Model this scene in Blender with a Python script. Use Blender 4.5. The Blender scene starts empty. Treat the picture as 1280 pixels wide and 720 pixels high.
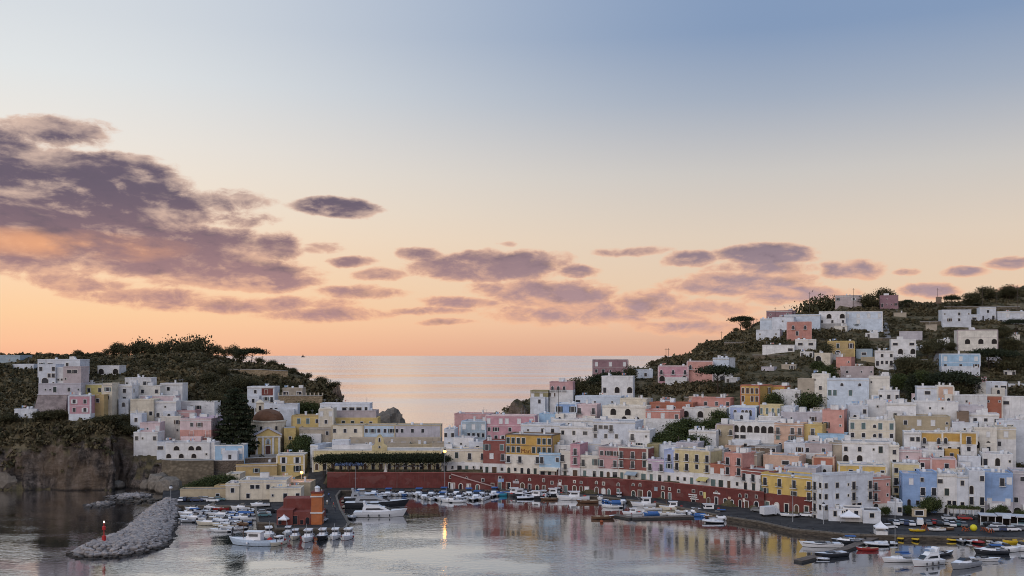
import bpy, bmesh, math, random
import numpy as np
from mathutils import Vector, noise as mnoise
R = math.radians
random.seed(7); np.random.seed(7)
sc = bpy.context.scene
COL = sc.collection

# ---------------------------------------------------------------- camera (level, 35 mm, lens shifted up)
F = 1244.44; CX = 640.0; HZ = 444.0; CAMZ = 50.0      # focal length and horizon in pixels of the 1280x720 photograph
cam = bpy.data.cameras.new('camera'); camo = bpy.data.objects.new('camera', cam); COL.objects.link(camo)
camo.location = (0, 0, CAMZ); camo.rotation_euler = (R(90), 0, 0)
cam.lens = 35; cam.sensor_width = 36; cam.shift_y = (HZ - 360) / 1280
cam.clip_start = 1; cam.clip_end = 200000
sc.camera = camo

# ---------------------------------------------------------------- sky
SUN_AZ = -38.0      # degrees from +Y towards +X: the glow is low on the left
world = bpy.data.worlds.new('World'); sc.world = world; world.use_nodes = True
NT = world.node_tree; NT.nodes.clear()
def nn(t, **k):
    n = NT.nodes.new(t)
    for a, b in k.items(): setattr(n, a, b)
    return n
def lk(a, b): NT.links.new(a, b)
def val(sock, v):
    if isinstance(v, (int, float)): sock.default_value = v
    elif isinstance(v, (tuple, list)): sock.default_value = v
    else: lk(v, sock)
def mt(op, a, b=None, c=None, clamp=False):
    n = nn('ShaderNodeMath', operation=op, use_clamp=clamp); val(n.inputs[0], a)
    if b is not None: val(n.inputs[1], b)
    if c is not None: val(n.inputs[2], c)
    return n.outputs[0]
def vm(op, a, b=None, out=0):
    n = nn('ShaderNodeVectorMath', operation=op); val(n.inputs[0], a)
    if b is not None: val(n.inputs[1], b)
    return n.outputs[out]
def sstep(x, lo, hi):
    n = nn('ShaderNodeMapRange', interpolation_type='SMOOTHSTEP'); val(n.inputs[0], x)
    n.inputs[1].default_value = lo; n.inputs[2].default_value = hi
    return n.outputs[0]
def mixc(f, a, b, mode='MIX'):
    n = nn('ShaderNodeMix', data_type='RGBA', blend_type=mode); val(n.inputs[0], f)
    for s, v in ((n.inputs[6], a), (n.inputs[7], b)):
        if isinstance(v, (tuple, list)): s.default_value = (*v[:3], 1)
        else: lk(v, s)
    return n.outputs[2]
def lin(c):
    return tuple(((v/255)/12.92 if v/255 <= .04045 else ((v/255+.055)/1.055)**2.4) for v in c)
def ramp(fac, stops):
    n = nn('ShaderNodeValToRGB'); lk(fac, n.inputs[0]); cr = n.color_ramp; cr.interpolation = 'LINEAR'
    while len(cr.elements) > 1: cr.elements.remove(cr.elements[-1])
    for i, (p, c) in enumerate(stops):
        e = cr.elements[0] if i == 0 else cr.elements.new(p)
        e.position = p; e.color = (*c, 1)
    return n.outputs[0]
tc = nn('ShaderNodeTexCoord'); sx = nn('ShaderNodeSeparateXYZ'); lk(vm('NORMALIZE', tc.outputs['Generated']), sx.inputs[0])
dX, dY, dZ = sx.outputs
az = mt('ARCTAN2', dX, dY)                                            # azimuth, 0 along +Y
el = mt('ARCSINE', dZ)                                                # elevation
elf = mt('DIVIDE', mt('ABSOLUTE', el), R(90), clamp=True)             # below the horizon the sea mirrors the same sky
# angle from the sun's azimuth, 0..1
da = mt('DIVIDE', mt('ARCCOSINE', mt('COSINE', mt('SUBTRACT', az, R(SUN_AZ)))), math.pi)
def deg(y): return math.degrees(math.atan((HZ - y) / F * .91)) / 90   # heights read off near the sides of the view
sunside = ramp(elf, [(0, lin((247, 184, 148))), (deg(428), lin((252, 194, 154))), (deg(390), lin((254, 208, 162))), (deg(330), lin((252, 218, 182))),
                     (deg(250), lin((246, 229, 208))), (deg(170), lin((238, 231, 222))), (deg(84), lin((226, 229, 230))), (deg(8), lin((216, 221, 226))),
                     (.42, lin((178, 197, 222))), (1, lin((134, 164, 212)))])
rightside = ramp(elf, [(0, lin((212, 164, 142))), (deg(428), lin((220, 174, 149))), (deg(404), lin((234, 191, 162))), (deg(354), lin((230, 203, 176))), (deg(285), lin((223, 206, 188))),
                       (deg(200), lin((203, 199, 195))), (deg(100), lin((163, 174, 191))), (deg(8), lin((132, 154, 186))),
                       (.42, lin((134, 160, 202))), (1, lin((134, 164, 212)))])
backside = ramp(elf, [(0, lin((196, 190, 206))), (.08, lin((216, 203, 210))), (.2, lin((206, 207, 220))), (.4, lin((182, 197, 224))), (1, lin((134, 164, 212)))])
base = mixc(sstep(da, .05, .30), sunside, rightside)
base = mixc(sstep(da, .36, .85), base, backside)
# the physical sky carries the dome above the frame
nish = nn('ShaderNodeTexSky', sky_type='NISHITA', sun_disc=False, sun_elevation=R(3.0), sun_rotation=R(SUN_AZ), altitude=0, air_density=1.0, dust_density=1.5, ozone_density=2.0)
NISH = 0.9
base = mixc(mt('MULTIPLY', sstep(el, R(24), R(60)), .4), base, vm('SCALE', nish.outputs[0]))
[n for n in NT.nodes if n.type == 'VECT_MATH' and n.operation == 'SCALE'][0].inputs[3].default_value = NISH

# clouds: (px, py, half-width, half-height) as seen, turned into azimuth and elevation
def ang(px, py):
    d = Vector(((px - CX) / F, 1, (HZ - py) / F)).normalized()
    return math.atan2(d.x, d.y), math.asin(d.z)
CL = [(70, 166, 70, 20, .85), (-40, 195, 110, 46, 1.5), (10, 236, 165, 48, 2.0), (125, 232, 120, 46, 2.0), (190, 258, 85, 28, 1.7), (90, 285, 190, 28, 1.6), (230, 300, 110, 22, 1.1),
      (30, 318, 150, 30, .85), (150, 305, 150, 24, 1.05), (200, 322, 140, 24, 1.15), (290, 338, 110, 20, .95), (345, 308, 38, 17, .9), (310, 352, 105, 12, .8), (400, 308, 24, 7, .5),
      (280, 250, 55, 14, .5), (300, 275, 40, 10, .4), (420, 259, 60, 12, 1.25), (440, 326, 28, 7, .85), (475, 343, 32, 9, .85), (455, 366, 55, 9, .75),
      (300, 380, 130, 11, .68), (400, 392, 75, 9, .62), (90, 352, 70, 12, .55), (180, 370, 90, 9, .5), (60, 330, 60, 14, .4),
      (610, 333, 105, 20, 1.2), (670, 328, 50, 16, .9), (530, 318, 32, 9, .85), (722, 338, 30, 9, .9), (690, 368, 90, 19, .9), (640, 360, 60, 10, .5),
      (810, 377, 50, 17, .85), (575, 379, 55, 8, .75), (545, 389, 45, 5, .5), (560, 403, 32, 4, .6), (720, 392, 110, 14, .55), (860, 388, 75, 12, .6),
      (862, 324, 36, 10, .95), (955, 319, 66, 15, 1.2), (960, 336, 70, 9, .6), (1066, 336, 42, 13, .95), (1040, 330, 16, 8, .6), (920, 356, 95, 15, .95), (990, 368, 75, 13, .8),
      (1000, 350, 30, 10, .4), (900, 408, 120, 10, .5), (1165, 362, 38, 9, .7), (1204, 339, 30, 7, .75), (1136, 338, 20, 5, .6), (1262, 327, 32, 8, .75), (1268, 362, 20, 6, .6),
      (785, 313, 40, 5, .45), (633, 306, 12, 4, .45),
      (-200, 250, 160, 60, 1.1), (-380, 290, 150, 40, .9), (1420, 335, 90, 14, .8), (1600, 350, 120, 16, .8)]
# azimuth / elevation plane, warped by noise so that the outlines fray
comb = nn('ShaderNodeCombineXYZ'); lk(az, comb.inputs[0]); lk(el, comb.inputs[1])
P = comb.outputs[0]
def noise_tex(vec, scale, detail, rough=.55, dist=0):
    n = nn('ShaderNodeTexNoise'); lk(vec, n.inputs['Vector']); n.inputs['Scale'].default_value = scale
    n.inputs['Detail'].default_value = detail; n.inputs['Roughness'].default_value = rough; n.inputs['Distortion'].default_value = dist
    return n
warp = noise_tex(vm('MULTIPLY', P, (1, 1.7, 1)), 14, 4)
Pw = vm('ADD', P, vm('MULTIPLY', vm('SUBTRACT', warp.outputs['Color'], (.5, .5, .5)), (.030, .013, 0)))
cur = None
for (px, py, hw, hh, wt) in CL:
    a0, e0 = ang(px, py); a1, _ = ang(px + hw, py); _, e1 = ang(px, py - hh)
    ra, re = max(a1 - a0, .004), max(e1 - e0, .002)
    d = vm('MULTIPLY', vm('SUBTRACT', Pw, (a0, e0, 0)), (1/ra, 1/re, 0))
    r2 = vm('DOT_PRODUCT', d, d, out=1)
    m = mt('MULTIPLY_ADD', r2, -wt, wt)                               # wt at the centre, 0 on the ellipse
    cur = m if cur is None else mt('SMOOTH_MAX', cur, m, .12)
fine = noise_tex(vm('MULTIPLY', P, (1, 2.1, 1)), 38, 9, .64, .3).outputs['Fac']
big = noise_tex(vm('MULTIPLY', P, (1, 2.4, 1)), 9, 6, .55, .2).outputs['Fac']
dens = mt('ADD', mt('MAXIMUM', cur, -1.2), mt('ADD', mt('MULTIPLY_ADD', fine, 2.1, -.76), mt('MULTIPLY_ADD', big, 1.5, -.62)))
alpha = mt('MULTIPLY', sstep(dens, .06, .70), .97)
# cloud colour: grey violet bodies, rosy where thin, low or close to the glow
lowf = sstep(el, R(9.5), R(2.0))
shade = mixc(lowf, lin((100, 88, 106)), lin((176, 136, 136)))
shade = mixc(sstep(da, .10, .34), shade, mixc(lowf, lin((102, 100, 120)), lin((176, 150, 156))))
thin = mixc(lowf, lin((226, 196, 178)), lin((246, 188, 150)))
lit = noise_tex(vm('ADD', vm('MULTIPLY', P, (1, 2.8, 1)), (.02, -.02, 3)), 13, 7, .6, .2).outputs['Fac']
ccol = mixc(mt('MULTIPLY', sstep(lit, .5, .72), .75), shade, thin)
bshift = noise_tex(vm('MULTIPLY', vm('ADD', P, (-.010, -.007, 0)), (1, 2.4, 1)), 9, 6, .55, .2).outputs['Fac']
fshift = noise_tex(vm('MULTIPLY', vm('ADD', P, (-.004, -.0035, 0)), (1, 2.1, 1)), 38, 9, .64, .3).outputs['Fac']
rim = mt('ADD', mt('MULTIPLY', mt('SUBTRACT', big, bshift), 4.0), mt('MULTIPLY', mt('SUBTRACT', fine, fshift), 1.2))
ccol = mixc(mt('MULTIPLY', sstep(rim, .05, .75), .7), ccol, thin)                 # billows catch the low light from the left
ccol = mixc(mt('MULTIPLY', sstep(rim, -.05, -.7), .5), ccol, lin((92, 84, 100)))
ccol = mixc(sstep(dens, 1.25, .2), ccol, thin)
gx, gy = ang(70, 305)
gd = vm('MULTIPLY', vm('SUBTRACT', Pw, (gx, gy, 0)), (1/.13, 1/.016, 0))
glow = mt('MULTIPLY', mt('SUBTRACT', 1.0, vm('DOT_PRODUCT', gd, gd, out=1), clamp=True), sstep(big, .38, .6))
ccol = mixc(mt('MULTIPLY', glow, .75), ccol, lin((250, 178, 128)))
skyc = mixc(alpha, base, ccol)
bg = nn('ShaderNodeBackground'); lk(skyc, bg.inputs[0]); bg.inputs[1].default_value = 1.0
ow = nn('ShaderNodeOutputWorld'); lk(bg.outputs[0], ow.inputs[0])

# ---------------------------------------------------------------- added fill: a very soft sun lamp from behind left, brightening the facades
sun = bpy.data.lights.new('sun', 'SUN'); fill_suno = bpy.data.objects.new('sun', sun); COL.objects.link(fill_suno)
sun.energy = 1.35; sun.angle = R(60); sun.color = (1.0, .90, .84)
_d = Vector((math.sin(R(-140)) * math.cos(R(32)), math.cos(R(-140)) * math.cos(R(32)), math.sin(R(32))))   # towards the light
fill_suno.rotation_euler = _d.to_track_quat('Z', 'Y').to_euler()

vs = sc.view_settings; vs.view_transform = 'Standard'; vs.look = 'None'; vs.gamma = 1; vs.exposure = 0; vs.use_curve_mapping = False
sc.cycles.max_bounces = 5; sc.cycles.diffuse_bounces = 2; sc.cycles.glossy_bounces = 3; sc.cycles.transparent_max_bounces = 4
sc.cycles.use_denoising = True; sc.cycles.pixel_filter_type = 'BLACKMAN_HARRIS'; sc.cycles.filter_width = 1.0
sc.cycles.caustics_reflective = False; sc.cycles.caustics_refractive = False
# ================================================================ helpers
def at(px, py, D):
    """a point seen at pixel (px, py) that lies D metres ahead"""
    return Vector((D * (px - CX) / F, D, CAMZ + D * (HZ - py) / F))
def atz(px, py, z):
    D = (CAMZ - z) * F / (py - HZ)
    return Vector((D * (px - CX) / F, D, z))
def link(o, parent=None):
    COL.objects.link(o)
    if parent is not None: o.parent = parent
    return o
def tag(o, label=None, cat=None, group=None, kind=None):
    if label: o['label'] = label
    if cat: o['category'] = cat
    if group: o['group'] = group
    if kind: o['kind'] = kind
    return o
def empty(name, loc, rz=0, label=None, cat=None, group=None):
    o = bpy.data.objects.new(name, None); COL.objects.link(o)
    o.location = loc; o.rotation_euler = (0, 0, rz); o.empty_display_size = .3
    return tag(o, label, cat, group)
class MB:
    """collects faces, then becomes one mesh"""
    def __init__(s): s.v = []; s.f = []; s.m = []
    def quad(s, pts, m=0):
        n = len(s.v); s.v += [tuple(p) for p in pts]; s.f.append(tuple(range(n, n + len(pts)))); s.m.append(m); return s
    def box(s, x0, x1, y0, y1, z0, z1, m=0, top=None, skip=''):
        n = len(s.v)
        s.v += [(x0, y0, z0), (x1, y0, z0), (x1, y1, z0), (x0, y1, z0), (x0, y0, z1), (x1, y0, z1), (x1, y1, z1), (x0, y1, z1)]
        for k, q in (('d', (3, 2, 1, 0)), ('u', (4, 5, 6, 7)), ('f', (0, 1, 5, 4)), ('r', (1, 2, 6, 5)), ('b', (2, 3, 7, 6)), ('l', (3, 0, 4, 7))):
            if k in skip: continue
            s.f.append(tuple(n + i for i in q)); s.m.append(top if (k == 'u' and top is not None) else m)
        return s
    def loft(s, rings, m=0, close=True, cap0=False, cap1=False, mcap=None):
        n0 = len(s.v); k = len(rings[0])
        for r in rings: s.v += [tuple(p) for p in r]
        for i in range(len(rings) - 1):
            a, b = n0 + i * k, n0 + (i + 1) * k
            for j in range(k if close else k - 1):
                j2 = (j + 1) % k
                s.f.append((a + j, a + j2, b + j2, b + j)); s.m.append(m)
        if cap0: s.f.append(tuple(n0 + j for j in reversed(range(k)))); s.m.append(m if mcap is None else mcap)
        if cap1: s.f.append(tuple(n0 + (len(rings) - 1) * k + j for j in range(k))); s.m.append(m if mcap is None else mcap)
        return s
    def tube(s, pts, r, sides=6, m=0, r1=None):
        pts = [Vector(p) for p in pts]; rings = []
        for i, p in enumerate(pts):
            d = (pts[min(i + 1, len(pts) - 1)] - pts[max(i - 1, 0)]).normalized()
            u = d.cross(Vector((0, 0, 1)));
            if u.length < .01: u = Vector((1, 0, 0))
            u.normalize(); w = d.cross(u).normalized()
            t = i / max(1, len(pts) - 1); rr = r if r1 is None else r + (r1 - r) * t
            rings.append([p + rr * (math.cos(a) * u + math.sin(a) * w) for a in [2 * math.pi * j / sides for j in range(sides)]])
        return s.loft(rings, m, True, True, True)
    def lathe(s, prof, sides=12, m=0, c=(0, 0)):
        rings = [[(c[0] + r * math.cos(2*math.pi*j/sides), c[1] + r * math.sin(2*math.pi*j/sides), z) for j in range(sides)] for r, z in prof]
        return s.loft(rings, m, True, True, True)
    def prism(s, poly, z0, z1, m=0, top=None):
        n = len(s.v); k = len(poly)
        s.v += [(x, y, z0) for x, y in poly] + [(x, y, z1) for x, y in poly]
        for j in range(k):
            j2 = (j + 1) % k; s.f.append((n + j, n + j2, n + k + j2, n + k + j)); s.m.append(m)
        s.f.append(tuple(range(n + k, n + 2 * k))); s.m.append(m if top is None else top)
        s.f.append(tuple(reversed(range(n, n + k)))); s.m.append(m)
        return s
    def mesh(s, name, mats, smooth=False):
        me = bpy.data.meshes.new(name); me.from_pydata(s.v, [], s.f)
        for x in (mats if isinstance(mats, (list, tuple)) else [mats]): me.materials.append(x)
        if any(s.m): me.polygons.foreach_set('material_index', s.m)
        if smooth: me.polygons.foreach_set('use_smooth', [True] * len(s.f))
        me.update(); return me
    def obj(s, name, mats, parent=None, smooth=False):
        return link(bpy.data.objects.new(name, s.mesh(name, mats, smooth)), parent)
def mobj(name, me, parent=None, loc=None, rz=0):
    o = link(bpy.data.objects.new(name, me), parent)
    if loc is not None: o.location = loc
    if rz: o.rotation_euler = (0, 0, rz)
    return o
def copy_tree(o, parent=None):
    c = o.copy(); COL.objects.link(c); c.parent = parent
    for ch in list(o.children): copy_tree(ch, c)
    return c

# ---------------------------------------------------------------- materials
_mats = {}
class MT:
    def __init__(s, name, rough=.8, spec=.3):
        s.m = bpy.data.materials.new(name); s.m.use_nodes = True; s.nt = s.m.node_tree
        s.b = s.nt.nodes['Principled BSDF']; s.b.inputs['Roughness'].default_value = rough; s.b.inputs['Specular IOR Level'].default_value = spec
    def n(s, t, **k):
        n = s.nt.nodes.new(t)
        for a, b in k.items():
            if a.startswith('i_'): n.inputs[a[2:].replace('_', ' ')].default_value = b
            else: setattr(n, a, b)
        return n
    def l(s, a, b): s.nt.links.new(a, b)
    def mix(s, f, a, b, mode='MIX'):
        n = s.n('ShaderNodeMix', data_type='RGBA', blend_type=mode)
        for k, v in ((0, f), (6, a), (7, b)):
            if hasattr(v, 'is_output'): s.l(v, n.inputs[k])
            elif isinstance(v, (tuple, list)): n.inputs[k].default_value = (*v[:3], 1)
            else: n.inputs[k].default_value = v
        return n.outputs[2]
    def noise(s, vec, scale, detail=4, rough=.6):
        n = s.n('ShaderNodeTexNoise'); s.l(vec, n.inputs['Vector']); n.inputs['Scale'].default_value = scale
        n.inputs['Detail'].default_value = detail; n.inputs['Roughness'].default_value = rough; return n.outputs['Fac']
    def rng(s, x, lo, hi, a=0.0, b=1.0):
        n = s.n('ShaderNodeMapRange'); s.l(x, n.inputs[0]); n.inputs[1].default_value = lo; n.inputs[2].default_value = hi
        n.inputs[3].default_value = a; n.inputs[4].default_value = b; return n.outputs[0]
    def pos(s, scale=(1, 1, 1)):
        g = s.n('ShaderNodeNewGeometry'); v = s.n('ShaderNodeVectorMath', operation='MULTIPLY'); s.l(g.outputs['Position'], v.inputs[0])
        v.inputs[1].default_value = scale; return v.outputs[0]
    def bump(s, h, strength, dist):
        n = s.n('ShaderNodeBump'); n.inputs['Strength'].default_value = strength; n.inputs['Distance'].default_value = dist
        s.l(h, n.inputs['Height']); s.l(n.outputs[0], s.b.inputs['Normal'])
    def col(s, c):
        if hasattr(c, 'is_output'): s.l(c, s.b.inputs['Base Color'])
        else: s.b.inputs['Base Color'].default_value = (*c[:3], 1)
def sc3(c, k): return tuple(min(1, v * k) for v in c)
def plaster(name, c, dirt=1.0):
    """painted render: blotchy, rain-streaked, a little uneven from house to house"""
    key = 'plaster_' + name
    if key in _mats: return _mats[key]
    t = MT(key, .9, .15)
    p = t.pos(); oi = t.n('ShaderNodeObjectInfo')
    blot = t.noise(t.pos((.35, .35, .5)), 1.0, 6, .65)
    strk = t.noise(t.pos((1.6, 1.6, .16)), 1.0, 5, .6)
    c1 = t.mix(t.rng(blot, .35, .7), c, sc3(c, 1 - .30 * dirt))
    c2 = t.mix(t.rng(strk, .56, .74, 0, .8 * dirt), c1, sc3((c[0] * .62 + .05, c[1] * .60 + .045, c[2] * .60 + .04), .9))
    pt = t.noise(t.pos((.22, .22, .30)), 1.0, 3, .4); c2 = t.mix(t.rng(pt, .56, .585, 0, .22 * dirt), c2, sc3((c[0] * .8 + .10, c[1] * .8 + .09, c[2] * .8 + .08), .86))   # repainted patches
    hsv = t.n('ShaderNodeHueSaturation'); t.l(c2, hsv.inputs['Color'])
    t.l(t.rng(oi.outputs['Random'], 0, 1, .93, 1.05), hsv.inputs['Value'])
    t.col(hsv.outputs[0]); t.bump(t.noise(p, 3.0, 4), .25, .04)
    _mats[key] = t.m; return t.m
def plain(name, c, rough=.6, spec=.4, metal=0, var=.12, scale=2.0):
    if name in _mats: return _mats[name]
    t = MT(name, rough, spec); t.b.inputs['Metallic'].default_value = metal
    n = t.noise(t.pos(), scale, 4)
    t.col(t.mix(t.rng(n, .3, .7), sc3(c, 1 - var), sc3(c, 1 + var * .6)))
    _mats[name] = t.m; return t.m
PAL = dict(white=(.75, .725, .70), coolwhite=(.67, .69, .73), cream=(.70, .61, .46), ivory=(.74, .68, .58), yellow=(.66, .47, .15), paleyellow=(.68, .55, .27),
           brightyellow=(.70, .47, .10), mustard=(.58, .33, .055), ochre=(.52, .36, .14), lemon=(.66, .55, .17), pink=(.60, .30, .34), rose=(.56, .31, .30),
           salmon=(.64, .31, .25), coral=(.62, .27, .21), peach=(.66, .42, .29), orange=(.60, .27, .09), terracotta=(.47, .155, .085), red=(.22, .056, .044),
           redbrown=(.30, .095, .075), mauve=(.34, .19, .21), lilac=(.62, .47, .60), palepink=(.70, .52, .51), blue=(.27, .41, .66), sky=(.36, .55, .72),
           periwinkle=(.40, .47, .70), paleblue=(.50, .61, .72), iceblue=(.62, .69, .77), beige=(.47, .39, .29), sand=(.50, .40, .25), grey=(.40, .38, .36),
           greypink=(.50, .41, .40), lavgrey=(.54, .50, .53), darkgrey=(.16, .15, .15), olive=(.33, .28, .13), brown=(.22, .15, .10), bluegrey=(.37, .45, .50))
for _k, _c in list(PAL.items()):                       # weathered paint: a little greyer than fresh
    _y = .3 * _c[0] + .6 * _c[1] + .1 * _c[2]; PAL[_k] = tuple(v * .86 + _y * .14 for v in _c)
def P_(c): return plaster(c, PAL[c])
def stone_mat(name, c, scale=.8):
    if name in _mats: return _mats[name]
    t = MT(name, .95, .1); p = t.pos((1, 1, 1.3))
    v = t.n('ShaderNodeTexVoronoi'); t.l(p, v.inputs['Vector']); v.inputs['Scale'].default_value = scale
    n = t.noise(p, .25, 6)
    c1 = t.mix(t.rng(v.outputs['Distance'], 0, .8), sc3(c, 1.25), sc3(c, .62))
    t.col(t.mix(t.rng(n, .35, .7), c1, sc3(c, .55))); t.bump(v.outputs['Distance'], .8, .25)
    _mats[name] = t.m; return t.m
ROOF = plaster('roof', (.48, .46, .44), 1.4)
ROOFD = plaster('roof_dark', (.20, .19, .19), 1.2)
PANE = plain('pane_glass', (.020, .022, .027), .18, .5)
SHUT = plain('dark_shutter', (.030, .040, .036), .6, .3)
SHUTB = plain('brown_shutter', (.085, .050, .032), .6, .3)
SHUTW = plain('white_shutter', (.66, .65, .64), .6, .3)
SHUTG = plain('grey_green_shutter', (.10, .145, .14), .6, .3)
IRON = plain('railing_iron', (.03, .03, .033), .5, .4)
METAL = plain('grey_metal', (.32, .33, .34), .45, .5)
TANK = plain('tank_white', (.62, .63, .65), .5, .4)
WHITE = P_('white')
STONE = stone_mat('rubble_stone', (.20, .165, .12))
# ================================================================ the land
WALL = [(408, 366), (480, 365.5), (555, 365), (630, 362), (700, 355), (760, 348), (823, 339), (890, 326), (949, 314), (1016, 300)]
def Dw(px): return float(np.interp(px, [p for p, _ in WALL], [d for _, d in WALL]))
QZ = 1.3; SZ = 6.3                                     # quay level, promenade level
COLS = {   # bearing (as a pixel column) -> profile of (distance, ground height)
 -140: [(362, -4), (368, 4), (374, 22), (380, 29), (430, 35), (480, 42), (540, 47), (600, 45), (680, 30), (790, -6)],
 0: [(364, -4), (368, 1), (370, 7), (373, 13), (383, 22), (392, 27), (420, 33), (470, 41), (520, 47), (560, 48), (640, 38), (780, -6)],
 60: [(365, -4), (369, 1), (371, 8), (374, 14), (382, 22.5), (389, 26), (400, 27.5), (430, 34), (480, 43), (540, 48.5), (570, 49), (650, 38), (780, -6)],
 110: [(364, -4), (368, 1), (370, 9), (372.5, 16), (379, 22.5), (386, 25.5), (400, 28), (430, 34), (470, 41), (510, 46), (560, 48), (610, 46), (700, 28), (780, -6)],
 138: [(364, -4), (367, 2), (369, 12), (372, 19), (380, 22), (387, 24.5), (420, 31), (460, 39), (500, 45), (560, 49), (610, 47), (700, 28), (780, -6)],
 145: [(374, -4), (377, 2), (379, 12), (382, 19), (390, 22.5), (420, 31), (460, 39), (500, 45), (560, 49), (610, 47), (700, 28), (780, -6)],
 185: [(370, -4), (374, 1), (377, 8), (382, 13), (392, 17), (405, 23), (430, 31), (470, 40), (520, 46.5), (570, 49.5), (615, 47), (700, 28), (780, -6)],
 205: [(364, -4), (366, .6), (371, 2), (376, 10), (388, 12), (398, 16), (420, 27), (450, 35), (500, 44), (560, 49.5), (600, 48), (690, 28), (770, -6)],
 215: [(300, -6), (368, -6), (369, .4), (372, 3), (374, 10.5), (390, 12), (400, 17), (420, 26), (450, 34), (500, 44), (560, 49.5), (600, 48), (690, 28), (770, -6)],
 250: [(300, -6), (368, -6), (369, .4), (372, 3), (374, 10.5), (392, 12), (405, 16), (425, 24), (455, 33), (500, 43), (560, 49.5), (600, 47), (690, 26), (760, -6)],
 290: [(300, -6), (366, -6), (370, .5), (374, 4), (377, 9.5), (395, 11), (410, 15), (430, 21), (465, 31), (515, 42), (560, 47.5), (595, 44), (680, 22), (745, -6)],
 320: [(300, -6), (366, -6), (372, .5), (380, 3), (390, 9.5), (400, 10.6), (412, 13), (430, 18), (462, 28), (505, 38), (550, 44), (590, 41), (660, 20), (720, -6)],
 345: [(300, -6), (366, -6), (372, .5), (382, 2.4), (392, 8.5), (405, 11), (430, 17), (460, 26), (500, 37), (540, 43.5), (570, 42), (640, 18), (700, -6)],
 380: [(300, -6), (352, -6), (358, .6), (372, 3.5), (395, 8.6), (410, 12), (430, 17), (460, 24), (500, 33), (532, 38.5), (550, 36), (600, 10), (640, -6)],
 405: [(300, -6), (352, -6), (358, .6), (372, 3.5), (392, 8.2), (402, 12), (430, 17.5), (460, 22), (500, 30), (524, 35), (534, 28), (546, 5), (556, -6)],
 409: [(300, -6), (364, -6), (366.4, .3), (367, 6.1), (392, 7.6), (402, 12), (430, 17.5), (460, 21), (500, 29), (520, 33), (527, 26), (534, 4), (545, -6)],
 424: [(300, -6), (364, -6), (366.4, .3), (367, 6.1), (392, 7.0), (400, 13), (430, 17.5), (460, 20), (495, 24), (512, 28), (518, 18), (524, 2), (532, -6)],
 432: [(300, -6), (364, -6), (366.4, .3), (367, 6.1), (392, 7.0), (400, 13), (432, 17.5), (448, 12), (470, 2), (490, -4), (500, -6), (512, -6), (520, -6)],
 550: [(300, -6), (363, -6), (365.6, .3), (366.2, 6.1), (392, 7), (399, 12.5), (418, 14), (428, 6), (440, -2), (450, -6)],
 560: [(300, -6), (363, -6), (365.5, .3), (366, 6.1), (380, 7), (400, 12), (416, 14), (432, 6), (444, -3), (455, -6)],
}
SKY_Y = [(580, 536), (610, 520), (640, 506), (665, 494), (700, 484), (740, 473), (800, 457), (830, 449), (880, 430), (915, 415), (950, 402), (1000, 391), (1050, 379), (1110, 372), (1140, 378), (1180, 379), (1210, 374), (1240, 366), (1280, 357), (1340, 345), (1430, 335)]
for px, ys in SKY_Y:
    if px <= 1010: d0, z0, sl = Dw(px) + 4, SZ - .2, .25
    else: d0, z0, sl = float(np.interp(px, [1010, 1100, 1280, 1430], [308, 312, 315, 318])), 1.9, .262
    pre = [(290, -6), (Dw(px) - 2, -6), (Dw(px) + .6, .3), (Dw(px) + 1.2, 6.1), (d0, z0)] if px <= 1010 else [(262, -6), (d0 - 6, -6), (d0 - 3, .4), (d0, z0)]
    k = (HZ - ys) / F                                   # ridge where the slope meets the skyline ray
    Dr = (CAMZ - z0 + sl * d0) / (sl - k); zr = z0 + sl * (Dr - d0)
    COLS[px] = pre + [(Dr - 8, zr - .25 * 8 - .3), (Dr, zr - .6), (Dr + 12, zr - 2), (Dr + 40, zr - 14), (Dr + 40 + zr * 1.7, -8)]
COLS[1018] = [(262, -6), (299, -6), (301, .3), (302, 6.1), (312, 7), *[(d, z) for d, z in COLS[1000] if d > 340]]
CK = sorted(COLS)
def zat(px, D, arr=False):
    """ground height on bearing px at distance D (arrays welcome)"""
    px = np.clip(np.asarray(px, float), CK[0], CK[-1]); D = np.asarray(D, float); px, D = np.broadcast_arrays(px, D)
    i = np.clip(np.searchsorted(CK, px, side='right') - 1, 0, len(CK) - 2); out = np.zeros(px.shape)
    for k in np.unique(i):
        mk = i == k; a, b = CK[k], CK[k + 1]; t = (px[mk] - a) / (b - a)
        A = np.interp(D[mk], [d for d, _ in COLS[a]], [z for _, z in COLS[a]]); B = np.interp(D[mk], [d for d, _ in COLS[b]], [z for _, z in COLS[b]])
        out[mk] = A * (1 - t) + B * t
    return out
def ground(px, py, dmin=300.0):
    """distance at which the view ray through a pixel meets the ground"""
    Ds = np.arange(dmin, 760, .5); z = zat(px, Ds); ray = CAMZ + Ds * (HZ - py) / F
    hit = np.nonzero(z >= ray)[0]
    return float(Ds[hit[0]]) if len(hit) else 520.0
def gz(x, y): return float(zat(CX + F * x / y, y))

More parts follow.
